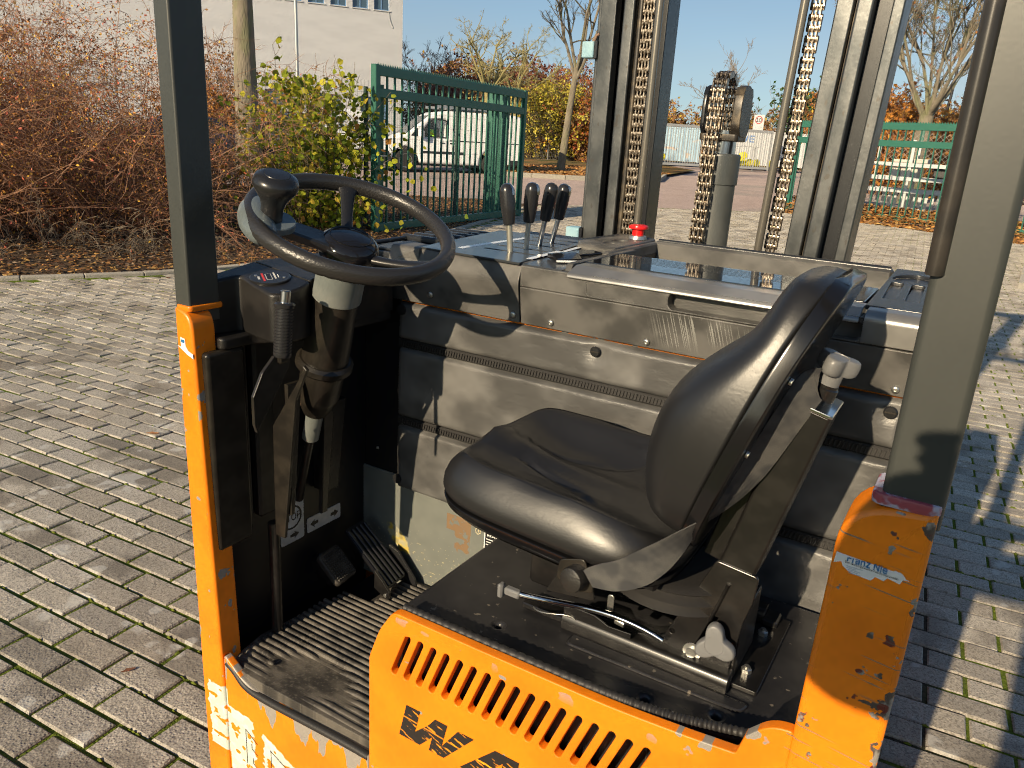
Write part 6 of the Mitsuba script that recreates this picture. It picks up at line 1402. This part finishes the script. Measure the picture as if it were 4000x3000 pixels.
def car(label, M, paint, cat_='car'):
    k = thing('parked_car', label, cat_); W_, r = 1.78, 0.31
    low = [(0.03, 0.36), (0.0, 0.55), (0.08, 0.74), (0.35, 0.84), (1.25, 0.96), (3.65, 0.99), (4.25, 0.95), (4.38, 0.78), (4.36, 0.40), (4.0, 0.27)] + arc_pts(3.50, 0.31, 0.38, 0.0, math.pi, 10) + [(3.05, 0.22), (1.32, 0.22)] + arc_pts(0.85, 0.31, 0.38, 0.0, math.pi, 10) + [(0.42, 0.26)]
    obj('body', plate(low, 0.0, W_, 0.08, 'y', n=4), paint, k, 40, M=M)
    top = fillet([(1.20, 0.95), (1.95, 1.40), (2.9, 1.45), (3.55, 1.30), (3.95, 0.98)], [0, 0.25, 0.3, 0.25, 0], 6)
    obj('roof', plate(top, 0.13, W_ - 0.13, 0.10, 'y', n=4), paint, k, 40, M=M)
    obj('side_glass', plate(fillet([(1.45, 1.0), (2.0, 1.34), (2.85, 1.38), (3.4, 1.26), (3.62, 1.0)], 0.05, 4), 0.115, 0.14, 0.004, 'y'), 'car_glass', k, M=M)
    obj('side_glass', plate(fillet([(1.45, 1.0), (2.0, 1.34), (2.85, 1.38), (3.4, 1.26), (3.62, 1.0)], 0.05, 4), W_ - 0.14, W_ - 0.115, 0.004, 'y'), 'car_glass', k, M=M)
    obj('windscreen', loft([[(1.22, y, 0.985), (1.90, y, 1.385), (1.88, y, 1.40), (1.19, y, 0.995)] for y in (0.25, W_ - 0.25)]), 'car_glass', k, M=M)
    obj('rear_window', loft([[(3.60, y, 1.275), (3.93, y, 1.0), (3.95, y, 1.01), (3.615, y, 1.285)] for y in (0.25, W_ - 0.25)]), 'car_glass', k, M=M)
    obj('window_bar', bx(2.44, 2.49, 0.105, 0.12, 0.98, 1.38, 0.002), 'trim_black', k, M=M)
    obj('waist_trim', bx(1.3, 3.9, -0.004, 0.004, 0.955, 0.972, 0.001), 'alloy', k, M=M)
    obj('sill_trim', bx(1.25, 3.15, -0.006, 0.004, 0.40, 0.43, 0.002), 'alloy', k, M=M)
    for x in (0.85, 3.50): wheel(k, M, x, 0.09, r, 1); wheel(k, M, x, W_ - 0.09, r, -1)
    obj('headlight', bx(0.05, 0.40, -0.004, 0.25, 0.62, 0.76, 0.03), 'lamp_clear', k, M=M); obj('headlight', bx(0.05, 0.40, W_ - 0.25, W_ + 0.004, 0.62, 0.76, 0.03), 'lamp_clear', k, M=M)
    obj('tail_light', bx(4.22, 4.39, -0.004, 0.22, 0.74, 0.92, 0.02), 'tail_red', k, M=M); obj('tail_light', bx(4.22, 4.39, W_ - 0.22, W_ + 0.004, 0.74, 0.92, 0.02), 'tail_red', k, M=M)
    return k


car('dark blue saloon car parked behind the thick tree trunk', trans(-18.55, 17.1, 0.16, math.atan2(-0.76, -0.65)) , 'car_blue')
car('white car behind the tall grey mesh fence across the road', trans(-30.5, 50.5, 0.3, math.atan2(2.33, 1.92) + 1.2), 'van_white')

# ---- white building
mat('plaster', lambda p, n, uv: mix((0.44, 0.452, 0.475), (0.475, 0.487, 0.51), smoothstep(0.3, 0.7, fbm(p.x * 0.7, p.y * 0.7, p.z * 2.2, 4))) , 0.9, spec=0.2, bump=lambda p, n, uv: fbm(p.x * 8, p.y * 8, p.z * 14), bs=0.02)
mat('window_glass', (0.05, 0.085, 0.12), 0.08, spec=0.9); mat('frame_blue', (0.12, 0.22, 0.38), 0.45); mat('roof_felt', (0.07, 0.07, 0.07), 0.9); mat('galv', (0.42, 0.44, 0.44), 0.35, metal=0.6)
kbd = thing('office_building', 'long white plastered office building behind the shrubs and the trunk', 'building')
BD = np.array((-0.619, -0.785)); BD /= np.linalg.norm(BD); MB2 = trans(-29.4, 36.1, 0.25, math.atan2(BD[1], BD[0]))   # local x leftwards along the face, y into the building
holesB = []; wins = []
for i in range(16): wins.append((0.75 + 1.19 * i, 1.62 + 1.19 * i, 7.62, 9.0))
for i in range(3): wins.append((0.9 + 2.6 * i, 2.4 + 2.6 * i, 1.4, 3.05))
obj('wall', plate([(0, 0), (46, 0), (46, 12.5), (0, 12.5)], 0.0, -0.32, 0.0, 'y', holes=[np.array([(a, c), (b, c), (b, d), (a, d)]) for a, b, c, d in wins]), 'plaster', kbd, M=MB2)
obj('wall', bx(0.0, 0.3, -14, -0.321, 0, 12.5, 0), 'plaster', kbd, M=MB2); obj('wall', bx(45.7, 46, -14, -0.321, 0, 12.5, 0), 'plaster', kbd, M=MB2)
obj('roof', bx(-0.2, 46.2, -14.2, 0.15, 12.501, 12.75, 0.02), 'roof_felt', kbd, M=MB2)
for a, b, c, d in wins:
    kw = part('window', kbd)
    obj('frame', cat([bx(a, a + 0.06, -0.20, -0.13, c, d, 0.004), bx(b - 0.06, b, -0.20, -0.13, c, d, 0.004), bx(a + 0.06, b - 0.06, -0.20, -0.13, c, c + 0.06, 0.004), bx(a + 0.06, b - 0.06, -0.20, -0.13, d - 0.06, d, 0.004), bx((a + b) / 2 - 0.03, (a + b) / 2 + 0.03, -0.19, -0.135, c + 0.061, d - 0.061, 0.003)]), 'frame_blue', kw, M=MB2)
    obj('pane', bx(a + 0.05, b - 0.05, -0.18, -0.17, c + 0.05, d - 0.05, 0), 'window_glass', kw, M=MB2)
    obj('sill', bx(a - 0.05, b + 0.05, -0.13, 0.06, c - 0.05, c - 0.002, 0.006), 'fence_white', kw, M=MB2)
obj('lightning_rod', tube(spline([(0.75, 0.03, 8.6), (0.78, 0.04, 7.4), (0.60, 0.03, 6.9), (0.62, 0.03, 6.75)], 12), 0.012, 6), 'galv', kbd, 60, M=MB2)
kl_ = thing('lamp_pole', 'slender pale metal lamp pole in front of the white building', 'pole')
obj('shaft', lathe([(0, 0), (0.075, 0), (0.07, 1.2), (0.052, 1.25), (0.05, 7.5), (0, 7.5)], trans(-18.37, 17.67, 0.2), 16), 'galv', kl_, 40); obj('lamp_head', mv(bx(-0.35, 0.1, -0.1, 0.1, 7.45, 7.55, 0.03), trans(-18.37, 17.67, 0.2)), 'galv', kl_)
kl_ = thing('bollard_post', 'short white braced post between the dark car and the thick trunk', 'post')
obj('post', lathe([(0, 0), (0.06, 0), (0.06, 1.95), (0, 1.97)], trans(-19.1, 14.2, 0.1), 14), 'fence_white', kl_, 40)
for s in (-1, 1): obj('brace', tube([(-19.1 + 0.34 * s, 14.2 + 0.34 * s, 0.85), (-19.1, 14.2, 1.22)], 0.03, 8), 'fence_white', kl_, 60)

# ---- trees
build_tree('street_tree', 'thick furrowed tree trunk rising out of the picture beside the dark guard post', 'tree', -17.5, 14.9, 13, 71, trunk_h=0.50, r0=0.29, levels=4, spread=0.9, kids=(6, 5, 5, 4), nleaf=0, z=0.08)
build_tree('young_tree', 'thin young tree with narrow bare crown across the road, just left of the mast', 'tree', -12.9, 25.4, 9.0, 72, trunk_h=0.42, r0=0.125, levels=5, spread=0.55, kids=(6, 6, 5, 4, 3), lens=(0.52, 0.42, 0.42, 0.42), up=0.5, lean=(0.35, 0.1), twig_r=0.006)
build_tree('bare_tree', 'bare lichen-covered tree with spreading crooked branches behind the white van', 'tree', -22.1, 34.1, 7.6, 73, trunk_h=0.46, r0=0.15, levels=5, spread=0.95, bark='bark_lichen', kids=(7, 6, 5, 4, 3), lens=(0.40, 0.42, 0.42, 0.42), up=0.3, twig_r=0.008)
build_tree('bare_tree', 'smaller bare lichen-covered tree between the spreading tree and the thin young one', 'tree', -22.9, 38.2, 8.3, 74, trunk_h=0.44, r0=0.13, levels=5, spread=0.8, bark='bark_lichen', kids=(6, 6, 5, 4, 3), lens=(0.38, 0.42, 0.42, 0.42), up=0.35, twig_r=0.008)
build_tree('oak_tree', 'large bare tree with a few orange leaves fanning out above the right-hand bar fence', 'tree', -1.0, 25.0, 9.6, 75, trunk_h=0.265, r0=0.23, levels=5, spread=0.8, bark='bark', kids=(12, 9, 6, 5, 3), lens=(0.52, 0.44, 0.40, 0.42), up=0.75, nleaf=750, palette=[(0.36, 0.13, 0.03), (0.26, 0.10, 0.04)], lsize=0.10, twig_r=0.006)
build_tree('distant_tree', 'distant pale bare tree seen just left of the middle chain', 'tree', -18.2, 62, 9.2, 76, trunk_h=0.3, r0=0.11, levels=4, spread=0.55, bark='twig_grey', kids=(6, 6, 5, 5), twig_r=0.012, up=0.6)
build_tree('distant_tree', 'distant bare tree with reddish twigs beside the corner of the white building', 'tree', -39, 52, 10.5, 77, trunk_h=0.25, r0=0.14, levels=4, spread=0.7, bark='twig_red', kids=(8, 7, 6, 5), twig_r=0.014, up=0.6)

# ---- autumn hedges across the road

HB_ = [(0.20, 0.095, 0.04), (0.30, 0.14, 0.05), (0.16, 0.09, 0.045), (0.34, 0.20, 0.06)]
def far_shrub(label, x, y, rad, h, seed, pal, nl=2600, ls=0.16, bark='twig_red', stems=60, tw=700, sub=1500, name='far_shrub', spread=0.95):
    return build_shrub(name, label, 'shrub', x, y, rad, h, seed, stems=stems, twigs=tw, sub=sub, nleaf=int(nl * 1.2), vol=int(nl * 1.9), palette=pal, lsize=ls * 1.1, bark=bark, droop=0.04, rt=0.007, spread=spread)
YEL = [(0.50, 0.42, 0.04), (0.42, 0.34, 0.05), (0.34, 0.30, 0.04), (0.55, 0.45, 0.08)]
ORG = [(0.42, 0.17, 0.03), (0.34, 0.13, 0.03), (0.48, 0.24, 0.05)]
DRD = [(0.15, 0.045, 0.03), (0.22, 0.07, 0.04), (0.12, 0.05, 0.03)]
far_shrub('brown twiggy shrub in front of the white building, behind the thick trunk', -22.3, 18.2, 1.25, 4.0, 78, HB_, 900, 0.10, stems=70, tw=900, sub=1800)
far_shrub('clipped orange-brown hedge shrub behind the thick trunk and the dark car', -21.6, 16.4, 1.1, 2.5, 79, ORG, 2600, 0.12)
far_shrub('bright yellow shrub behind the grey mesh fence, beside the thin tree', -23.0, 42.4, 2.6, 4.8, 81, YEL, 4200, 0.17, 'twig_grey')
far_shrub('dark red-brown shrub rising behind the yellow one', -27.3, 47.2, 3.0, 6.4, 82, DRD, 5200, 0.2)
far_shrub('brown shrub with bare lower stems at the left part of the grey mesh fence', -24.2, 43.0, 2.2, 3.6, 83, HB_, 2200, 0.15, 'twig_grey')
far_shrub('russet shrub between the thin tree and the mast', -20.4, 43.0, 1.9, 4.0, 84, AUT, 4200, 0.16)
far_shrub('yellowish twiggy shrub behind the bare trees', -27.6, 43.5, 3.0, 4.6, 85, [(0.36, 0.26, 0.08), (0.30, 0.22, 0.09)], 2600, 0.14, 'bark_lichen')
far_shrub('dark red twiggy shrub behind the roof of the white van', -31.5, 45.0, 3.4, 5.6, 86, [(0.20, 0.05, 0.045), (0.26, 0.08, 0.06)], 2600, 0.14)
far_shrub('brown twiggy shrub beside the corner of the white building', -36.5, 49.0, 3.4, 5.6, 87, HB_, 2600, 0.15)
protos = [far_shrub('rust-coloured thicket seen just right of the left mast rail', -22.3, 62.2, 3.6, 6.3, 91, AUT + HB_, 6800, 0.22, stems=80, tw=1000, sub=2200),
          far_shrub('brown thicket behind the middle chain', -15.6, 66, 3.6, 4.9, 92, HB_ + [(0.36, 0.26, 0.05)], 6800, 0.22, stems=80, tw=1000, sub=2200)]
base = [(-22.3, 62.2), (-15.6, 66)]
for n_, (j, x, y, s_, lb) in enumerate(((1, -18.7, 65.0, 0.95, 'brown thicket between the rust one and the middle chain'), (1, -25.5, 62, 1.05, 'brown thicket behind the left mast rail'), (0, -9.8, 68, 1.0, 'rust thicket behind the right chain'), (1, -4.5, 69, 1.1, 'brown thicket behind the right mast rails'), (0, -30.5, 58, 1.05, 'rust thicket behind the thin tree'), (1, -36, 58, 1.1, 'brown thicket behind the bare lichen trees'), (0, -42, 60, 1.2, 'rust thicket far behind the white van'), (1, 1.5, 66, 1.0, 'brown thicket behind the orange hedge at the right'), (0, 8, 62, 1.1, 'rust thicket at the right behind the grey guard post'))):
    z0 = 0.3; a = 1.1 * n_; c, d = math.cos(a) * s_, math.sin(a) * s_; bx0, by0 = base[j]
    M = np.array([[c, -d, 0, x - c * bx0 + d * by0], [d, c, 0, y - d * bx0 - c * by0], [0, 0, s_, z0 * (1 - s_)], [0, 0, 0, 1]])
    copy_tree(protos[j], M, lb)
kgr = far_shrub('dark green pine-like crown above the brown thicket, right of the cylinder', -14.0, 72, 2.4, 6.6, 93, [(0.04, 0.085, 0.03), (0.06, 0.11, 0.035)], 7000, 0.26, name='evergreen_tree', spread=0.5)
far_shrub('orange-leaved hedge shrub behind the right-hand bar fence, left of the tree', -2.6, 30.2, 1.5, 3.5, 94, ORG, 4600, 0.13, spread=0.4)
far_shrub('orange-leaved hedge shrub behind the trunk of the large tree at the right', -1.2, 30.5, 1.7, 3.0, 95, ORG + HB_, 4200, 0.13)
far_shrub('brown hedge shrub near the street lamp at the right', 1.6, 31.5, 1.9, 2.9, 96, HB_ + YEL[:1], 3600, 0.13)
build_tree('distant_tree', 'bare brown tree behind the street lamp at the far right', 'tree', 1.6, 36, 6.6, 97, trunk_h=0.25, r0=0.10, levels=4, spread=0.75, bark='twig_red', kids=(7, 6, 5, 5), twig_r=0.009, up=0.5)
klp = thing('street_lamp', 'dark curved street lamp at the right above the bar fence', 'street lamp')
obj('shaft', tube(spline([(-1.55, 39, 0.3), (-1.5, 39, 3.2), (-1.42, 39, 4.6), (-1.40, 39, 6.6), (-1.28, 39.02, 6.98)], 30), np.linspace(0.075, 0.04, 30), 10), 'trim_black', klp, 60)
obj('lamp_head', mv(trimesh.creation.icosphere(2, 1.0), None, (-1.18, 39.03, 6.99), (0.34, 0.14, 0.075)), 'trim_black', klp, True)

# ---- beyond the road: white sliding gate, storage yard
kg_ = thing('white_gate', 'long white-grey bar gate across the road, seen between the mast chains', 'gate')
bar_gate(kg_, (-17.6, 44.7), (-12.08, 52.49), 0.42, 2.50, 52, mat('gate_grey', (0.34, 0.35, 0.355), 0.5), rail=(0.16, 0.14), second=0, teeth=False, bar=0.035, posts=2, bw=0.035)
mat('container_blue', lambda p, n, uv: mix(mix((0.26, 0.40, 0.52), (0.36, 0.50, 0.60), fbm(p.x * 1.2, p.y * 1.2, p.z * 3)), (0.55, 0.38, 0.26), 0.7 * smoothstep(0.62, 0.7, fbm(p.x * 0.9, p.y * 0.9, p.z * 2 + 4))), 0.5)
mat('text_blue', (0.06, 0.17, 0.42), 0.5); mat('ball_yellow', (0.75, 0.66, 0.03), 0.45)
CB = np.array((0.94, 0.34)); CB = CB / np.linalg.norm(CB)
def container(label, x, y, L, H, m, text=None):
    M = trans(x, y, 0.45, math.atan2(CB[1], CB[0])); k = thing('storage_container', label, 'container')
    xs = np.linspace(0, L, int(L / 0.14) * 2); pr = [(q, 0.0 if (i // 2) % 2 else -0.035) for i, q in enumerate(xs)] + [(L, 2.4), (0, 2.4)]
    obj('shell', plate([(a_, b_) for a_, b_ in pr], 0.2, H, 0, 'z'), m, k, M=M)
    for q in (0.03, L - 0.03): obj('corner_post', bx(q - 0.07, q + 0.07, -0.06, 0.06, 0.15, H + 0.03, 0.01), m, k, M=M)
    obj('top_beam', bx(0.101, L - 0.101, -0.055, 0.05, H - 0.07, H + 0.02, 0.008), m, k, M=M)
    if text:
        obj('name_panel', bx(0.7, 2.6, -0.062, -0.04, 1.45, 2.45, 0.004), 'fence_white', k, M=M)
        obj('lettering', mv(text_on(text, 0.44, (1.0, -0.064, 1.76), (1, 0, 0), (0, 0, 1), 0.01, True, 1.25), M), 'text_blue', k)
    return k
container('pale blue weathered storage container behind the white gate', -22.3, 51.2, 5.6, 2.42, 'container_blue')
container('white storage container with blue lettering behind the right part of the white gate', -16.5, 56.4, 6.0, 2.5, 'fence_white', 'WE')
for i, (x, y, z) in enumerate(((-14.25, 54.0, 0.84), (-13.80, 54.1, 0.84), (-13.36, 54.2, 0.84), (-14.22, 54.0, 1.28), (-12.4, 54.5, 0.84), (-18.93, 51.0, 0.9))):
    k = thing('yellow_drum', ('yellow drum at the foot of the white container, leftmost of the row', 'yellow drum second in the row before the white container', 'yellow drum third in the row before the white container', 'yellow drum lying on top of the leftmost one', 'yellow drum partly hidden by the right mast chain', 'yellow drum before the pale blue container')[i], 'drum')
    obj('shell', mv(lathe([(0, -0.28), (0.30, -0.28), (0.335, -0.24), (0.335, 0.24), (0.30, 0.28), (0, 0.28)], frame((0, 0, 0), (0.75, -0.65, 0.1)), 24), trans(x, y, z, 0, 0.70)), 'ball_yellow', k, 40)
ksn = thing('speed_sign', 'white speed limit sign board standing above the white gate', 'road sign')
Ms = trans(-13.27, 53.2, 0.3, math.atan2(CB[1], CB[0]) - 0.45)
obj('post', bx(-0.03, 0.03, 0.021, 0.07, 0, 3.4, 0.004), 'galv', ksn, M=Ms); obj('board', bx(-0.36, 0.36, -0.01, 0.02, 2.62, 3.60, 0.005), 'fence_white', ksn, M=Ms)
cc = np.array([(0.25 * math.cos(q), 3.27 + 0.25 * math.sin(q)) for q in np.linspace(0, 2 * math.pi, 33)[:-1]]); obj('ring', plate(cc, -0.011, -0.016, 0, 'y', holes=[(cc - [0, 3.27]) * 0.80 + [0, 3.27]]), mat('sign_red', (0.35, 0.02, 0.02), 0.4), ksn, M=Ms)
obj('number', mv(text_on('10', 0.22, (0, -0.011, 3.165), (1, 0, 0), (0, 0, 1), 0.005, True, centre=True), Ms), 'decal_black', ksn)
obj('lettering', mv(text_on('hier gilt', 0.12, (0, -0.011, 2.75), (1, 0, 0), (0, 0, 1), 0.005, False, centre=True), Ms), 'print_grey', ksn)

# ---- storage rack behind the right-hand fence
krk = thing('storage_rack', 'grey metal storage rack with stone slabs behind the right-hand bar fence', 'rack')
Mr = trans(-1.95, 20.3, 0.2, -0.06)
for x in (0.35, 1.25, 2.25, 3.2):
    for y in (0, 0.9): obj('upright', bx(x - 0.035, x + 0.035, y - 0.03, y + 0.03, 0, 1.75, 0.004), 'galv', krk, M=Mr)
for z in (0.58, 0.86, 1.18): 
    for y in (-0.04, 0.86): obj('beam', bx(0.0, 3.5, y - 0.012, y, z - 0.045, z + 0.045, 0.004), 'fence_white', krk, M=Mr)
obj('top_tube', tube([(0, 0, 1.62), (3.6, 0, 1.60)], 0.035, 10), 'gate_green', krk, 60, M=Mr)
for i in range(22): obj('slat', bx(0.45 + 0.14 * i, 0.53 + 0.14 * i, 0.93, 0.95, 0.05, 0.55, 0.003), 'galv', krk, M=Mr)
mat('pale_stone', lambda p, n, uv: mix((0.46, 0.43, 0.38), (0.60, 0.57, 0.51), fbm(p.x * 6, p.y * 6, p.z * 6, 4)), 0.9)
for i, (x0, x1, z0, z1) in enumerate(((1.05, 1.42, 0.91, 1.14), (0.80, 1.03, 0.91, 1.12), (1.30, 1.60, 1.23, 1.33), (0.85, 1.25, 1.23, 1.30))):
    k = thing('stone_block', ('squared pale stone block on the middle shelf of the rack', 'smaller pale stone block left on the middle shelf of the rack', 'flat pale slab on the top shelf of the rack, right one', 'flat pale slab on the top shelf of the rack, left one')[i], 'stone block')
    scene[k] = mikit.ply(bx(x0, x1, 0.05, 0.6, z0, z1, 0.01, M=Mr), 'pale_stone')
for i, (x0, z0) in enumerate(((1.75, 0.91), (2.15, 1.40))):
    k = thing('black_crate', ('black crate on the middle shelf of the rack', 'black box hanging at the top of the rack')[i], 'crate'); scene[k] = mikit.ply(bx(x0, x0 + 0.28, 0.1, 0.5, z0, z0 + 0.24, 0.02, M=Mr), 'trim_black')
kst = thing('stone_wall', 'stack of pale stone blocks at the left end of the storage rack', 'wall')
for i in range(4):
    for j in range(2): obj('block', bx(-0.62 + 0.44 * j, -0.19 + 0.44 * j, 0.0, 0.7, 0.36 * i, 0.36 * i + 0.355, 0.012), 'pale_stone', kst, M=Mr)
kcl = thing('chain_link_fence', 'green chain-link fence behind the storage rack', 'fence')
n = 46; Vt = []
for i in range(n):
    x = -1 + i * 0.13
    for s in (-1, 1): Vt.append([(x, 1.25, 0.05), (x + s * 1.9, 1.25, 1.95)])
obj('wire_mesh', mv(tubes(np.array(Vt), 0.003, 0.003, 3), Mr), 'wire_grey', kcl, kind='stuff')
for x in (-0.8, 1.2, 3.2): obj('post', bx(x - 0.03, x + 0.03, 1.262, 1.32, 0, 2.05, 0.004), 'gate_green', kcl, M=Mr)


# ---- the person who stands at the entry with a phone, beside and behind the camera: out of the picture, but the shadow falls on the right column
import manifold3d as m3


def flesh(bones, seg=20, length=0.02, it=8):
    """bones: lists of (point, radius); neighbouring spheres are hulled, all united and smoothed into one surface."""
    ms = []
    for ch in bones:
        for (p, a), (q, b) in zip(ch[:-1], ch[1:]):
            ms.append(m3.Manifold.batch_hull([m3.Manifold.sphere(a, seg).translate(tuple(map(float, p))), m3.Manifold.sphere(b, seg).translate(tuple(map(float, q)))]))
    m = m3.Manifold.batch_boolean(ms, m3.OpType.Add).refine_to_length(length).to_mesh(); t = trimesh.Trimesh(m.vert_properties[:, :3], m.tri_verts, process=True)
    trimesh.smoothing.filter_taubin(t, lamb=0.5, nu=0.53, iterations=it); return tm(t.vertices, t.faces)


F2 = nrm((FWD[0], FWD[1], 0)); R2 = np.array((F2[1], -F2[0], 0.0)); UP = np.array((0, 0, 1.0)); O = np.array((1.475, -1.290, 0.0))
def bp_(r, f, u): return O + R2 * r + F2 * f + UP * u
PHC = CAM - FWD * 0.022
LH, RH = PHC - RIGHT * 0.098 - FWD * 0.012 - DOWN * 0.070, PHC + RIGHT * 0.088 - FWD * 0.012
LE, RE = np.array((1.120, -1.050, 1.300)), bp_(0.26, 0.18, 1.18)
LS, RS = bp_(-0.185, 0.02, 1.455), bp_(0.185, 0.02, 1.455)
HD = bp_(0.0, 0.075, 1.665)
def fingers(H, side):
    out = []
    for i in range(4):
        b = H - DOWN * (0.030 - 0.019 * i) + RIGHT * side * 0.012; L_ = (0.034, 0.038, 0.037, 0.030)[i]
        out.append([(H - DOWN * (0.020 - 0.013 * i), 0.011), (b - FWD * -0.020, 0.0092), (b + FWD * 0.026 - RIGHT * side * L_ * 0.45, 0.0085), (b + FWD * 0.018 - RIGHT * side * L_, 0.0075)])
    out.append([(H + DOWN * 0.015 - FWD * 0.006, 0.013), (H + DOWN * 0.026 - FWD * 0.024 - RIGHT * side * 0.020, 0.0105), (H + DOWN * 0.012 - FWD * 0.024 - RIGHT * side * 0.045, 0.009)])
    return out
kp_ = thing('person', 'person in dark jacket and jeans holding up a phone beside the orange truck', 'person')
arm = lambda S_, E_, H_: [(S_, 0.052), (E_, 0.041), (H_ - (H_ - E_) * 0.22, 0.028), (H_, 0.024)]
leg = lambda s: [(bp_(0.095 * s, 0, 0.93), 0.088), (bp_(0.10 * s, 0.02, 0.50), 0.058), (bp_(0.11 * s, -0.01, 0.11), 0.040), (bp_(0.115 * s, 0.03, 0.055), 0.038), (bp_(0.125 * s, 0.16, 0.036), 0.030)]
body = [[(bp_(0, 0, 0.97), 0.125), (bp_(0, 0.01, 1.15), 0.115), (bp_(0, 0.0, 1.34), 0.125), (bp_(0, 0.02, 1.46), 0.075), (bp_(0, 0.04, 1.55), 0.056)], [LS, 0.06] and [(LS, 0.060), (bp_(0, 0.0, 1.38), 0.10), (RS, 0.060)],
        [(bp_(0, 0.04, 1.55), 0.056), (HD - UP * 0.03, 0.082), (HD + UP * 0.045 - F2 * 0.01, 0.088)], [(HD - UP * 0.03, 0.075), (HD - UP * 0.085 + F2 * 0.045, 0.040)],
        [(HD + F2 * 0.085 + UP * 0.012, 0.011), (HD + F2 * 0.108 - UP * 0.022, 0.014)], [(HD + F2 * 0.085 - UP * 0.058 - R2 * 0.018, 0.008), (HD + F2 * 0.085 - UP * 0.058 + R2 * 0.018, 0.008)]]
for s_ in (-1, 1): body += [[(HD + R2 * 0.083 * s_ + UP * 0.015, 0.014), (HD + R2 * 0.083 * s_ - UP * 0.025, 0.011)], leg(s_)]
body += [arm(LS, LE, LH), arm(RS, RE, RH)] + fingers(LH, -1) + fingers(RH, 1)
mat('skin', (0.50, 0.32, 0.24), 0.5); mat('jacket_cloth', (0.028, 0.032, 0.040), 0.85); mat('denim', (0.035, 0.055, 0.10), 0.85); mat('hair_brown', (0.045, 0.028, 0.018), 0.6); mat('eye_dark', (0.02, 0.02, 0.02), 0.2)
obj('body', flesh(body, 16, 0.014, 6), 'skin', kp_, True)
obj('jacket', flesh([[(bp_(0, 0, 0.90), 0.160), (bp_(0, 0.01, 1.15), 0.150), (bp_(0, 0.0, 1.34), 0.158), (bp_(0, 0.02, 1.45), 0.10), (bp_(0, 0.03, 1.50), 0.078)], [(bp_(-0.06, 0, 0.90), 0.13), (bp_(-0.05, 0, 1.3), 0.14)], [(bp_(0.06, 0, 0.90), 0.13), (bp_(0.05, 0, 1.3), 0.14)], [(LS, 0.088), (bp_(0, 0.0, 1.38), 0.13), (RS, 0.088)], [(LS, 0.088), (LE, 0.074), (LE + (LH - LE) * 0.70, 0.062)], [(RS, 0.088), (RE, 0.072), (RE + (RH - RE) * 0.72, 0.050)]]), 'jacket_cloth', kp_, True)
obj('trousers', flesh([[(bp_(-0.09, 0, 0.96), 0.112), (bp_(0.09, 0, 0.96), 0.112)]] + [[(bp_(0.095 * s_, 0, 0.92), 0.108), (bp_(0.10 * s_, 0.02, 0.50), 0.078), (bp_(0.11 * s_, -0.01, 0.12), 0.062)] for s_ in (-1, 1)]), 'denim', kp_, True)
for s_ in (-1, 1):
    obj('shoe', flesh([[(bp_(0.113 * s_, -0.045, 0.046), 0.044), (bp_(0.125 * s_, 0.17, 0.040), 0.038)], [(bp_(0.112 * s_, -0.02, 0.05), 0.046), (bp_(0.112 * s_, -0.01, 0.11), 0.050)]]), 'smooth_black', kp_, True)
    obj('eye', mv(trimesh.creation.icosphere(2, 0.011), None, HD + F2 * 0.078 + R2 * 0.033 * s_ + UP * 0.018), 'eye_dark', kp_, True)
obj('hair', flesh([[(HD + UP * 0.045 - F2 * 0.028, 0.092), (HD + UP * 0.075 + F2 * 0.01, 0.078)], [(HD + UP * 0.02 - F2 * 0.045, 0.082), (HD - UP * 0.05 - F2 * 0.045, 0.062)]]), 'hair_brown', kp_, True)
kph = thing('mobile_phone', 'black mobile phone held sideways by the person', 'phone')
Mp = np.eye(4); Mp[:3, 0], Mp[:3, 1], Mp[:3, 2], Mp[:3, 3] = RIGHT, DOWN, FWD, PHC
obj('case', bx(-0.080, 0.080, -0.038, 0.038, -0.0045, 0.0035, 0.003, M=Mp), 'smooth_black', kph); obj('screen', bx(-0.075, 0.075, -0.034, 0.034, -0.0062, -0.0046, 0.0005, M=Mp), 'gloss_black', kph)
